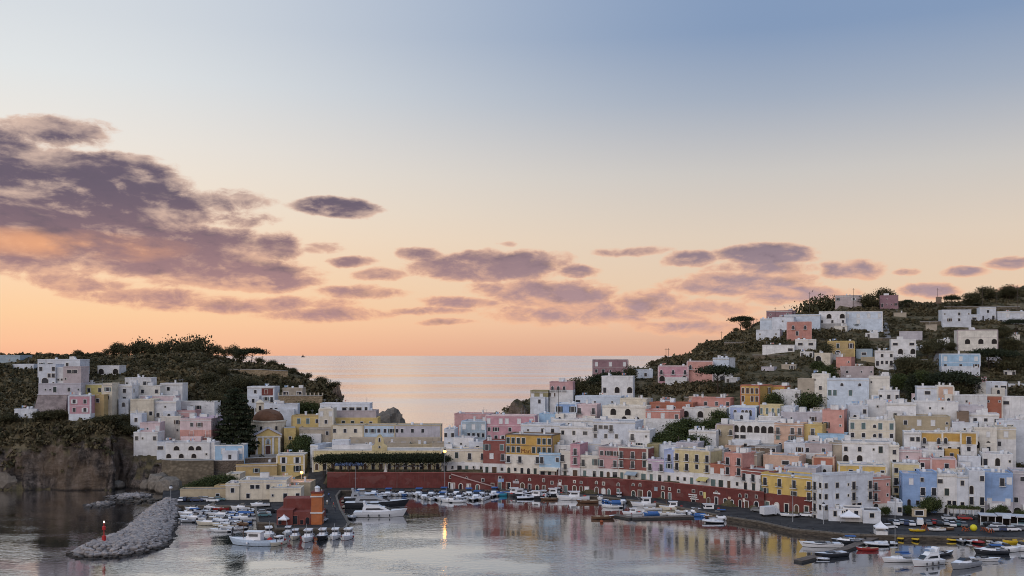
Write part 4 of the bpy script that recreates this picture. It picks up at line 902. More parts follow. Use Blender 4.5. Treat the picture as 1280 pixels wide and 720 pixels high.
H(1245, 1270, 534, 566, 'cream', '.s./w..', 'cream house with white base beside the field', D=338, yaw=-18, base=('white', 4.6), extras=1)
H(1190, 1222, 528, 542, 'coolwhite', '.t.', 'white roof rooms above the mustard terrace', D=345, extras=3)
H(1123, 1152, 562, 584, 'palepink', '.t../', 'pale peach stepped roof house', D=330, yaw=-18, extras=3)
H(1150, 1168, 572, 592, 'rose', 'g.t', 'shadowy rose house beside the pink one', D=325, yaw=-18, extras=1)
H(1164, 1195, 573, 595, 'salmon', '..d.', 'strawberry pink house with a single balcony', D=322, yaw=-18, extras=1, trim='palepink')
H(1148, 1180, 562, 576, 'white', 't..t', 'whitewashed domed roofs behind the strawberry pink house', D=331, extras=5)
H(1198, 1226, 570, 584, 'coolwhite', '...', 'white garden wall house beside the strawberry pink one', D=326, extras=2)
H(1228, 1266, 567, 582, 'white', 'g.A.t', 'white house with round roofs above the blue waterfront', D=324, yaw=-18, extras=3)
H(1195, 1240, 585, 598, 'ivory', '..', 'ivory roof terrace behind the white waterfront', D=318, extras=5)
H(1053, 1114, 552, 588, 'white', 'w.w.tD./V.V..../', 'large white house with two great dark arches', D=334, yaw=-16, extras=3, dep=11, fh=3.6)
H(1049, 1108, 581, 602, 'brightyellow', '.w...w', 'yellow house with white frame behind the white block', D=318, yaw=-14, trim='ivory', extras=2)
H(1112, 1124, 556, 590, 'ivory', 'w/w', 'narrow ivory house beside the great arches', D=330, extras=1)
H(1016, 1042, 571, 592, 'terracotta', '.s.', 'small terracotta house with one white door', D=330, yaw=-22, trim='peach', extras=1, side='.')
H(999, 1040, 554, 576, 'greypink', '.w..w./....', 'grey pink roof house with two small windows', D=342, yaw=-26, extras=3)
H(1036, 1054, 553, 580, 'beige', '', 'brown flank house left of the great arches', D=340, extras=0)
H(954, 999, 569, 592, 'peach', '..W.', 'peach roof house above the dark red one', D=331, yaw=-30, extras=3)
H(980, 1020, 584, 598, 'lavgrey', '..', 'grey flat roofs above the bright yellow house', D=320, yaw=-28, extras=4)
H(980, 1006, 553, 570, 'coolwhite', '.w', 'white domed roof house under the peach orange one', D=345, yaw=-26, extras=4)
H(928, 962, 560, 578, 'brown', '', 'dark timber roofed barn under the loggia house', D=344, yaw=-30, extras=0, roof=ROOFD)
H(944, 970, 557, 580, 'grey', 'gggg', 'grey concrete frame with four tall openings', D=346, yaw=-28, extras=0, top=.2)
# ---------------------------------------------------------------- upper right slope
H(663, 685, 488, 504, 'olive', 's.s.', 'olive house with pale shutters on the seaward ridge', D=428, yaw=-10, extras=0, base=('coolwhite', 2.6))
H(687, 716, 477, 499, 'rose', 'bbb.', 'rose house over a white base on the seaward ridge', D=428, yaw=-10, extras=1, base=('white', 4.0))
H(741, 785, 449, 474, 'mauve', 's.s.s', 'tall mauve house with white frames standing against the sea', D=448, yaw=-4, trim='greypink', extras=0, found=8)
H(752, 791, 470, 492, 'white', '..../g.A.A', 'white house with arched doors under pine trees', D=428, yaw=-12, extras=2)
H(792, 816, 462, 473, 'iceblue', 's.w.', 'small ice blue house beside the mauve one', D=444, yaw=-8, extras=2)
H(823, 860, 457, 480, 'pink', 'b.b.b/A..A', 'pink villa with three arched windows on the slope', D=440, yaw=-10, trim='palepink', extras=1)
H(859, 891, 451, 476, 'salmon', 'b..b/....', 'salmon villa with two white windows beside the pink villa', D=440, yaw=-12, trim='palepink', extras=1, dep=8)
H(891, 911, 447, 472, 'iceblue', '...', 'ice blue wing of the salmon villa', D=444, yaw=-14, extras=2)
H(893, 914, 466, 474, 'grey', 'G', 'low stone cistern house below the villas', D=430, yaw=-14, extras=0, roof=ROOF)
H(900, 912, 447, 462, 'white', '.w', 'white outbuilding in the terraced fields', D=470, extras=1)
H(958, 990, 388, 402, 'mauve', 't.g', 'mauve cottage on the hill brow', D=590, yaw=-30, extras=2)
H(950, 968, 398, 416, 'iceblue', '.', 'ice blue blank house at the hill village edge', D=565, yaw=-26, extras=1)
H(965, 992, 396, 416, 'coolwhite', '.t.', 'cool white cube house in the hill village', D=562, yaw=-24, extras=1)
H(984, 1014, 402, 424, 'coral', '.b..b./..g...', 'coral hill village house with two white windows', D=552, yaw=-18, trim='salmon', extras=0)
H(980, 1025, 393, 410, 'iceblue', '....', 'long ice blue house behind the coral one', D=566, yaw=-20, extras=1)
H(1024, 1057, 389, 412, 'white', '.A.A/w.w.w', 'white hill village house with two fan arches', D=556, yaw=-16, extras=0, base=('grey', 3.4))
H(1056, 1103, 389, 414, 'iceblue', 's.s.s.s/..s....', 'long ice blue school house in the hill village', D=556, yaw=-14, extras=0, trim='white', cat='building')
H(945, 975, 412, 424, 'coolwhite', 't.t', 'white terraced cottage under the hill village', D=545, yaw=-24, extras=1)
H(953, 993, 431, 443, 'white', '...W', 'white flat cottage in the terraced fields', D=510, yaw=-20, extras=1)
H(994, 1020, 424, 439, 'white', 'WW/WW', 'white two storey cottage with wide glazing in the fields', D=512, yaw=-18, extras=1)
H(1035, 1068, 426, 450, 'ochre', '.D.D/.A..', 'ochre square house alone on the terraces', D=494, yaw=-16, extras=2, trim='yellow')
H(1018, 1038, 441, 455, 'cream', 'A.', 'cream annexe below the ochre square house', D=482, extras=1)
H(1070, 1090, 436, 446, 'bluegrey', 'W', 'blue grey hut on the terraces', D=485, extras=0)
H(1094, 1117, 438, 457, 'white', '.w.w', 'white cottage below the school house', D=470, yaw=-18, extras=2)
H(1076, 1098, 446, 456, 'sand', 't.', 'sandy hut between the cottages', D=468, extras=0)
H(1114, 1145, 424, 449, 'white', 'W.W/.A.A', 'white two storey house with paired arches and roof loggia', D=490, yaw=-16, extras=1)
H(1044, 1077, 369, 380, 'greypink', 'w..w.', 'grey pink farmhouse on the ridge', D=608, yaw=-18, extras=2)
H(1100, 1123, 369, 385, 'mauve', '.t..', 'mauve farmhouse on the ridge under a broad tree', D=604, yaw=-18, extras=1, frame='palepink')
H(1178, 1214, 387, 410, 'coolwhite', 't..w.t', 'rough whitewashed cave house with sloping shoulder', D=590, yaw=-10, extras=0)
H(1208, 1228, 393, 403, 'coolwhite', 'W', 'white veranda joining the cave house and the box house', D=588, yaw=-14, extras=0)
H(1225, 1245, 384, 402, 'coolwhite', '.w.', 'white box house with one window high on the hill', D=588, yaw=-14, extras=0)
H(1247, 1290, 389, 405, 'coolwhite', '.s.s.', 'white bungalow high on the hill', D=585, yaw=-14, extras=1)
H(1197, 1247, 412, 441, 'ivory', '.../.A.A.A/...', 'ivory villa with three tall arched windows', D=535, yaw=-16, extras=1, trim='greypink', dep=12)
H(1177, 1225, 442, 469, 'sky', 's.s.s/w.w.w', 'sky blue house over a white storey on the slope', D=462, yaw=-16, extras=2, base=('coolwhite', 4.2), trim='iceblue')
H(1124, 1153, 414, 424, 'lavgrey', '', 'grey greenhouse wall on the terraces', D=530, extras=0, dep=4)
H(1170, 1177, 371, 377, 'brown', '', 'tiny stone hut with a mast on the skyline', found=1, extras=0, dep=4)
H(1211, 1233, 471, 486, 'rose', '..w.', 'rose cottage on the dark field slope', D=428, yaw=-18, extras=0)
H(1232, 1259, 477, 492, 'coolwhite', '.wW', 'white cottage with wide window beside the rose one', D=424, yaw=-18, extras=0)
H(1190, 1234, 494, 506, 'white', '..t...', 'long low white wall house under the field', D=392, yaw=-18, extras=1)
H(1232, 1253, 494, 505, 'terracotta', 't.t', 'small terracotta house in the long white row', D=391, yaw=-18, extras=0, trim='ivory')
H(1252, 1295, 496, 506, 'white', 'W..t', 'white end of the long row under the field', D=390, yaw=-18, extras=0)

# ---------------------------------------------------------------- small houses tucked in between
frn = random.Random(21); FILL = []; tries = 0
TOWNTOP = ([600, 700, 800, 900, 1000, 1100, 1180, 1280], [540, 515, 500, 512, 500, 478, 498, 515])
def clear(x, y, w, d):
    for c, rz, hw, hd in FOOT:
        dx, dy = x - c.x, y - c.y; u, v = dx * math.cos(rz) + dy * math.sin(rz), -dx * math.sin(rz) + dy * math.cos(rz)
        if abs(u) < hw + w * .2 - .6 and abs(v) < hd + d * .12 - .6: return False
    return True
while len(FILL) < 84 and tries < 9000:
    tries += 1; px = frn.uniform(610, 1270); py = frn.uniform(float(np.interp(px, *TOWNTOP)), 590 if px < 1010 else 600); D = ground(px, py); x = D * (px - CX) / F
    if px < 1010 and D < Dw(px) + 20: continue
    if 835 < px < 895 and 520 < py < 562: continue
    if not clear(x, D + 3, 5, 6): continue
    wpx = frn.uniform(11, 21); hpx = frn.uniform(9, 16); c_ = frn.choice(['white', 'white', 'coolwhite', 'ivory', 'cream', 'palepink', 'lavgrey', 'peach']); rows = frn.choice(['w.', '.w.w', 't.w', 'A.', 'd.', 'w.t/.w.'])
    what = {'w.': 'one window', '.w.w': 'two windows', 't.w': 'a small and a large window', 'A.': 'a dark arch', 'd.': 'a balcony', 'w.t/.w.': 'two storeys of small windows'}[rows]; cn = {'coolwhite': 'cool white', 'palepink': 'pale pink', 'lavgrey': 'pale grey'}.get(c_, c_)
    H(px - wpx / 2, px + wpx / 2, py - hpx, py, c_, rows, f'small {cn} house with {what} tucked between larger houses', D=D, dep=frn.uniform(5, 7), extras=1, group=f'small {cn} houses with {what}'); FILL.append(px)

UP = [(1010, 446, 'white', 'w.w', 'white field cottage under the glazed cottage'), (1052, 416, 'ivory', '.w', 'ivory field hut above the ochre square house'), (1090, 424, 'white', 'w.', 'white field hut beside the stair lane'), (1150, 440, 'coolwhite', 't.w', 'white field hut near the paired arches house'), (1165, 412, 'beige', '.', 'beige tool shed on the upper terraces'), (1180, 432, 'white', 'w', 'tiny white hut by the ivory villa lane'), (1262, 470, 'white', 'w.w', 'white cottage under the large umbrella pines'), (1244, 455, 'lavgrey', '.w', 'grey cottage beside the large umbrella pines'), (1270, 486, 'coolwhite', 'w.', 'white shed in the dark field corner'), (1268, 425, 'ivory', '.t.', 'ivory garden wall house beside the ivory villa'), (985, 462, 'beige', '.w', 'beige field barn below the flat cottage'), (960, 466, 'lavgrey', 't.', 'grey field shed above the golden house'), (915, 478, 'white', 'w.', 'white orchard hut below the salmon villa'), (1125, 398, 'beige', '.', 'beige stone shed by the stair lane top'), (1045, 452, 'white', 'w.t', 'white hut squeezed above the coral tower'), (1222, 424, 'greypink', '.w', 'grey pink wash house before the ivory villa')]
for px, py, c_, rows, lb in UP: H(px - frn.uniform(6, 10), px + frn.uniform(6, 10), py - frn.uniform(6, 9), py, c_, rows, lb, dep=5, extras=1, fh=2.6, top=.5)
# ================================================================ vegetation and rocks
def leaf_mat(name, a, b_, c_):
    t = MT(name, .75, .15); at_ = t.n('ShaderNodeAttribute', attribute_name='tint'); n = t.noise(t.pos(), .9, 3)
    c1 = t.mix(at_.outputs['Fac'], a, b_); t.col(t.mix(t.rng(n, .5, .75, 0, .6), c1, c_)); return t.m
SCRUB = leaf_mat('scrub_leaves', (.042, .040, .020), (.15, .115, .062), (.085, .072, .034))
LEAF = leaf_mat('tree_leaves', (.034, .036, .017), (.098, .084, .040), (.068, .056, .028))
PINE = leaf_mat('pine_needles', (.016, .023, .012), (.038, .044, .020), (.030, .030, .016))
LEAFG = leaf_mat('garden_leaves', (.030, .044, .014), (.075, .088, .028), (.052, .050, .020))
BARK = plain('bark', (.075, .055, .042), .95, .1, 0, .3)
def quad_cloud(P0, size, rng):
    """leaf-sized quads of random tilt at the points P0"""
    n = len(P0); a = rng.normal(size=(n, 3)); a /= np.linalg.norm(a, axis=1)[:, None]; b_ = rng.normal(size=(n, 3)); b_ -= (b_ * a).sum(1)[:, None] * a; b_ /= np.linalg.norm(b_, axis=1)[:, None]
    s = (size * rng.uniform(.6, 1.35, n))[:, None]; u, v = a * s * .5, b_ * s * .5 * rng.uniform(.6, 1, n)[:, None]
    return np.stack([P0 - u - v * .4, P0 + u * .2 - v, P0 + u + v * .3, P0 - u * .1 + v], 1)
def quads_mesh(name, Q, tint, mat):
    n = len(Q); me = bpy.data.meshes.new(name); me.vertices.add(n * 4); me.vertices.foreach_set('co', Q.reshape(-1).astype(np.float32))
    me.loops.add(n * 4); me.loops.foreach_set('vertex_index', np.arange(n * 4)); me.polygons.add(n); me.polygons.foreach_set('loop_start', np.arange(0, n * 4, 4)); me.polygons.foreach_set('loop_total', np.full(n, 4))
    at_ = me.attributes.new('tint', 'FLOAT', 'FACE'); at_.data.foreach_set('value', tint.astype(np.float32)); me.materials.append(mat); me.update(); me.validate(); return me
rg = np.random.default_rng(11)
# ---- scrub on the slopes (nobody could count it)
foot = [(c.x, c.y, math.cos(rz), math.sin(rz), hw, hd) for c, rz, hw, hd in FOOT]
FA = np.array(foot)
def in_foot(x, y, pad=0.0):
    dx = x[:, None] - FA[None, :, 0]; dy = y[:, None] - FA[None, :, 1]; u = dx * FA[:, 2] + dy * FA[:, 3]; v = -dx * FA[:, 3] + dy * FA[:, 2]
    return ((np.abs(u) < FA[:, 4] + pad) & (np.abs(v) < FA[:, 5] + pad)).any(1)
N = 90000
sp_px = rg.uniform(-60, 1330, N); sp_D = rg.uniform(366, 680, N); sz_ = zat(sp_px, sp_D); sx_ = sp_D * (sp_px - CX) / F
sk = np.interp(sp_px, [-60, 430, 432, 560, 561] + [p for p, _ in SKY_Y], [640, 545, 0, 0, 0] + [max(d for d, z in COLS[p] if True and z == max(zz for _, zz in COLS[p])) + 14 for p, _ in SKY_Y])
keep = (sz_ > 6.5) & (sp_D < sk) & ~((sp_px > 430) & (sp_px < 580))
py_ = HZ + (CAMZ - sz_) * F / sp_D
town = ((sp_px > 150) & (sp_px < 380) & (sp_D < 428)) | ((sp_px > 380) & (sp_px < 432) & (sp_D < 445)) | ((sp_px > 580) & (py_ > np.interp(sp_px, [580, 700, 800, 1000, 1100, 1160, 1280], [520, 498, 494, 486, 470, 490, 512])))
keep &= ~(town & (rg.uniform(size=N) > .16))
slope_ = np.abs(zat(sp_px, sp_D + 1) - zat(sp_px, sp_D - 1)) / 2
keep &= ~((slope_ > 1.5) & (rg.uniform(size=N) > .2))
keep |= (sp_px < 140) & (sp_D > 372) & (sp_D < 392) & (sz_ > 15) & (rg.uniform(size=N) < .55)
pat = np.array([mnoise.noise((x * .035, y * .035, 2)) for x, y in zip(sx_, sp_D)])
keep &= (pat > -.22) | (rg.uniform(size=N) < .22)
keep &= ~((sp_px > 580) & (np.sin(sz_ * .9) > .35) & (rg.uniform(size=N) < .75))
keep &= rg.uniform(size=N) < np.clip(sp_D / 640, .3, 1)
idx = np.nonzero(keep)[0]; idx = idx[~in_foot(sx_[idx], sp_D[idx], .3)][:30000]
C0 = np.stack([sx_[idx], sp_D[idx], sz_[idx]], 1); n = len(C0); K = 24
rad = rg.uniform(.7, 1.7, n) * (1 + .5 * (pat[idx] > .15)) * np.where((sp_px[idx] < 430) & (sp_D[idx] > 430), 1.35, 1.0); hgt = rad * rg.uniform(.7, 1.25, n)
off = rg.normal(size=(n, K, 3)); off /= np.linalg.norm(off, axis=2)[:, :, None]; off *= rg.uniform(.45, 1, (n, K, 1)); off[:, :, 2] = np.abs(off[:, :, 2])
PP = C0[:, None, :] + off * np.stack([rad, rad, hgt], 1)[:, None, :] - np.array([0, 0, .1])
Q = quad_cloud(PP.reshape(-1, 3), np.repeat(rad * .58, K), rg)
tint = np.repeat(np.clip(rg.normal(.32, .26, n) + .5 * np.clip(pat[idx], -.3, .4), 0, 1), K)
o = mobj('scrub', quads_mesh('scrub', Q, tint, SCRUB)); tag(o, 'dark green and brown scrub covering the slopes', 'scrub', kind='stuff')

# ---- trees
def blob_points(kind, rng, n_cl, per):
    """leaf positions for a crown of height 1 (z 0..1), half-width about .5"""
    P = []; C = []
    for _ in range(n_cl):
        if kind == 'round':
            d = rng.normal(size=3); d /= np.linalg.norm(d); r = rng.uniform(.45, 1) ** .6; c = np.array([d[0] * .46 * r, d[1] * .46 * r, .62 + d[2] * .36 * r]); s = (.13, .13, .09)
        elif kind == 'pine':       # umbrella: flat top on a bare stem
            a = rng.uniform(0, 2 * math.pi); r = math.sqrt(rng.uniform()) * .62; c = np.array([math.cos(a) * r, math.sin(a) * r, .84 - .28 * r * r + rng.uniform(-.07, .07)]); s = (.13, .13, .045)
        elif kind == 'tiers':      # great conifer with level tiers
            z = rng.uniform(.12, 1.0); z = round(z * 13) / 13 + rng.uniform(-.012, .012); w = .34 * (1.04 - z) ** .7 + .02; a = rng.uniform(0, 2 * math.pi); r = w * math.sqrt(rng.uniform(.05, 1)); c = np.array([math.cos(a) * r, math.sin(a) * r, z - r * .12]); s = (.035, .035, .010)
        elif kind == 'column':
            z = rng.uniform(.06, 1); w = .14 * math.sin(min(1, (1.03 - z) * 2.2) * math.pi / 2); a = rng.uniform(0, 6.28); r = w * math.sqrt(rng.uniform()); c = np.array([math.cos(a) * r, math.sin(a) * r, z]); s = (.04, .04, .04)
        elif kind == 'clipped':
            a = rng.uniform(0, 6.28); r = math.sqrt(rng.uniform()) * .55; c = np.array([math.cos(a) * r, math.sin(a) * r, .74 + rng.uniform(-.13, .20) * (1 - .8 * r * r / .3)]); s = (.11, .11, .07)
        else:                      # ragged
            d = rng.normal(size=3); d /= np.linalg.norm(d); r = rng.uniform(.2, 1.15); c = np.array([d[0] * .42 * r, d[1] * .42 * r, .60 + d[2] * .38 * r]); s = (.10, .10, .07)
        P.append(c + rng.normal(size=(per, 3)) * np.array(s)); C.append(np.full(per, np.clip(rng.normal(.45, .28), 0, 1)))
    return np.concatenate(P), np.concatenate(C)
PROTO = {}
def tree_proto(key, kind, mat, n_cl, per, leaf, seed):
    rng = np.random.default_rng(seed); Pq, tt = blob_points(kind, rng, n_cl, per); Pq[:, 2] = np.maximum(Pq[:, 2], .05)
    crown = quads_mesh('crown', quad_cloud(Pq, np.full(len(Pq), leaf), rng), tt, mat)
    q = MB(); th = {'pine': .78, 'tiers': .97, 'column': .5, 'clipped': .5}.get(kind, .55)
    q.tube([(0, 0, -.12), (.012, 0, th * .35), (-.01, .01, th * .7), (0, 0, th)], .035 if kind != 'tiers' else .022, 6, 0, .012)
    rr = random.Random(seed)
    if kind in ('round', 'ragged', 'pine', 'clipped'):
        for i in range(6):
            a = i * 1.05 + rr.random(); L = .34; z0 = th * rr.uniform(.45, .8); q.tube([(0, 0, z0), (math.cos(a) * L * .5, math.sin(a) * L * .5, z0 + .12), (math.cos(a) * L, math.sin(a) * L, z0 + .2)], .014, 4, 0, .004)
    PROTO.setdefault(key, []).append((q.mesh('trunk', BARK), crown))
for i in range(4): tree_proto('round', 'round', LEAF, 80, 44, .062, 20 + i)
for i in range(3): tree_proto('ragged', 'ragged', LEAF, 56, 40, .062, 30 + i)
for i in range(3): tree_proto('pine', 'pine', PINE, 80, 40, .055, 40 + i)
for i in range(1): tree_proto('tiers', 'tiers', PINE, 420, 20, .035, 50 + i)
for i in range(2): tree_proto('column', 'column', PINE, 110, 16, .045, 55 + i)
for i in range(3): tree_proto('clipped', 'clipped', PINE, 90, 44, .058, 60 + i)
for i in range(4): tree_proto('garden', 'round', LEAFG, 80, 44, .060, 70 + i)
tree_n = [0]
def tree(px, ytop, D, key, label, group=None, wide=1.0, base=None, cat='tree', name=None):
    hm = {'tiers': 99, 'pine': 13, 'column': 11, 'ragged': 11}.get(key, 8.5) if name != 'bush' else 4.2
    if base is None:                                    # stand where the slope carries it at a believable height
        while D < 640 and CAMZ + D * (HZ - ytop) / F - float(zat(px, D)) > hm: D += 1.5
    x = D * (px - CX) / F; zb = float(zat(px, D)) if base is None else base; zt = CAMZ + D * (HZ - ytop) / F; h = max(2.0, zt - zb)
    k = tree_n[0]; tree_n[0] += 1; tr, cr = PROTO[key][k % len(PROTO[key])]
    root = empty(name or {'pine': 'pine_tree', 'tiers': 'conifer', 'column': 'cypress', 'clipped': 'clipped_tree'}.get(key, 'tree'), (x, D, zb), k * 2.4, label, cat, group)
    root.scale = (h * wide, h * wide, h); mobj('trunk', tr, root); mobj('crown', cr, root)
G1 = 'trees on the headland skyline'; L1 = 'dark rounded tree in the wood along the headland crest'
for px, yt_, D, kd, wd in [(38, 443, 540, 'round', 1.3), (52, 445, 545, 'ragged', 1.4), (62, 441, 550, 'round', 1.4), (75, 444, 545, 'ragged', 1.3), (98, 438, 556, 'round', 1.1), (110, 442, 552, 'ragged', 1.2), (122, 440, 556, 'round', 1.0), (134, 436, 560, 'ragged', 1.0),
                          (146, 429, 566, 'round', .95), (156, 431, 560, 'round', .9), (168, 430, 568, 'ragged', .9), (178, 426, 570, 'round', .85), (190, 431, 566, 'round', .9), (204, 428, 560, 'round', .95), (215, 426, 566, 'round', .9), (228, 429, 556, 'round', .9), (270, 431, 560, 'ragged', .9),
                          (280, 434, 556, 'ragged', .8), (292, 432, 560, 'round', .8), (300, 437, 550, 'round', .9), (325, 446, 545, 'ragged', 1.1), (340, 450, 540, 'round', 1.2), (352, 456, 535, 'ragged', 1.2), (366, 460, 530, 'round', 1.2), (385, 466, 525, 'ragged', 1.2), (402, 471, 518, 'round', 1.3), (415, 475, 512, 'ragged', 1.2)]:
    where = next(t_ for lim, t_ in ((70, 'behind the bastion villa'), (120, 'between the bastion and the lone white villa'), (160, 'above the lone white villa'), (200, 'just past the lone white villa'), (232, 'close beside the tallest crest tree'), (285, 'beyond the tallest crest tree'), (310, 'beside the lone umbrella pine'), (355, 'above the long dry stone wall'), (390, 'at the end of the dry stone wall'), (500, 'at the headland tip')) if px < lim)
    tree(px, yt_, D, kd, ('dark rounded tree ' if kd == 'round' else 'ragged open tree ') + where, G1, wd)
for px, yt_, D, kd, wd in [(120, 449, 520, 'round', 1.2), (150, 446, 520, 'ragged', 1.2), (170, 445, 530, 'round', 1.2), (185, 450, 500, 'round', 1.1), (200, 446, 520, 'ragged', 1.1), (222, 446, 515, 'round', 1.2), (240, 452, 500, 'round', 1.3), (255, 446, 530, 'ragged', 1.2), (262, 466, 470, 'round', 1.2), (280, 458, 500, 'round', 1.2), (236, 470, 460, 'ragged', 1.1), (300, 470, 475, 'round', 1.2), (275, 478, 452, 'round', 1.2), (212, 464, 470, 'round', 1.1), (320, 474, 480, 'ragged', 1.2), (345, 470, 500, 'round', 1.2), (366, 478, 490, 'round', 1.2)]:
    where = next(t_ for lim, t_ in ((135, 'beside the lone white villa'), (175, 'uphill of the lone white villa'), (205, 'above the white rooftop house'), (228, 'above the mansard house'), (250, 'behind the olive roofed house'), (270, 'above the great conifer'), (290, 'under the long dry stone wall'), (330, 'behind the house with a red panel'), (500, 'above the pergola house')) if px < lim)
    tree(px, yt_, D, kd, ('broad bushy tree ' if kd == 'round' else 'loose open tree ') + where, 'trees on the headland slope', wd)
tree(237, 420, 566, 'ragged', 'tallest open crowned tree on the headland crest', None, .75); tree(250, 421, 562, 'ragged', 'tall open crowned tree beside the tallest one on the crest', None, .8)
tree(315, 434, 548, 'pine', 'lone umbrella pine at the seaward end of the crest', None, 1.1)
tree(294, 488, 392, 'tiers', 'great dark tiered conifer towering beside the church', None, 1.08)
tree(270, 490, 415, 'round', 'bushy tree behind the great conifer', None, .9); tree(262, 502, 408, 'round', 'garden tree under the olive roofed house', None, .9)
tree(379, 545, 388, 'garden', 'dark garden tree beside the steep street', None, .9); tree(372, 552, 384, 'garden', 'smaller garden tree beside the steep street', None, .9)
tree(376, 503, 438, 'garden', 'round tree left on the stone terrace', None, 1.0); tree(389, 503, 438, 'garden', 'round tree right on the stone terrace', None, 1.0)
for px, yt_, D in ((12, 517, 380), (52, 514, 386), (66, 513, 386), (76, 512, 387), (124, 521, 382), (138, 519, 383), (152, 518, 388), (161, 523, 386), (150, 527, 384), (162, 532, 384)):
    tree(px, yt_, D, 'round', 'low dark bush hanging over the brow of the cliff', 'bushes on the cliff brow', 1.7, name='bush', cat='bush')
for px, yt_, D in ((268, 596, 356), (278, 594, 357), (256, 600, 352), (246, 603, 350), (236, 606, 348)):
    tree(px, yt_, D, 'garden', 'green shrub growing under the sea wall', 'shrubs under the sea wall', 1.6, base=QZ, name='bush', cat='bush')
ORD = 'first second third fourth fifth sixth seventh eighth ninth tenth eleventh twelfth thirteenth fourteenth fifteenth sixteenth seventeenth eighteenth nineteenth twentieth'.split()
def ordw(n): return ORD[n] if n < 20 else ('twenty ' if n < 29 else 'thirty ') + ORD[(n - 20) % 10] if n not in (29,) else 'thirtieth'
for i, px in enumerate([404, 411, 418, 425.5, 432, 439, 446, 453, 460, 467.5, 474]): tree(px, 568.5 - (i % 3) * .4 - i * .15, 369.5, 'clipped', ordw(10 - i) + ' clipped tree from the obelisk towards the steep street', 'clipped trees on the terrace', .86, base=SZ)
for i, px in enumerate([486, 493, 500, 507.5, 515, 522, 529, 536, 543, 549]): tree(px, 567.5 - (i % 3) * .4, 369.5, 'clipped', ordw(i) + ' clipped tree from the obelisk towards the lit lamp', 'clipped trees on the terrace', .92, base=SZ)
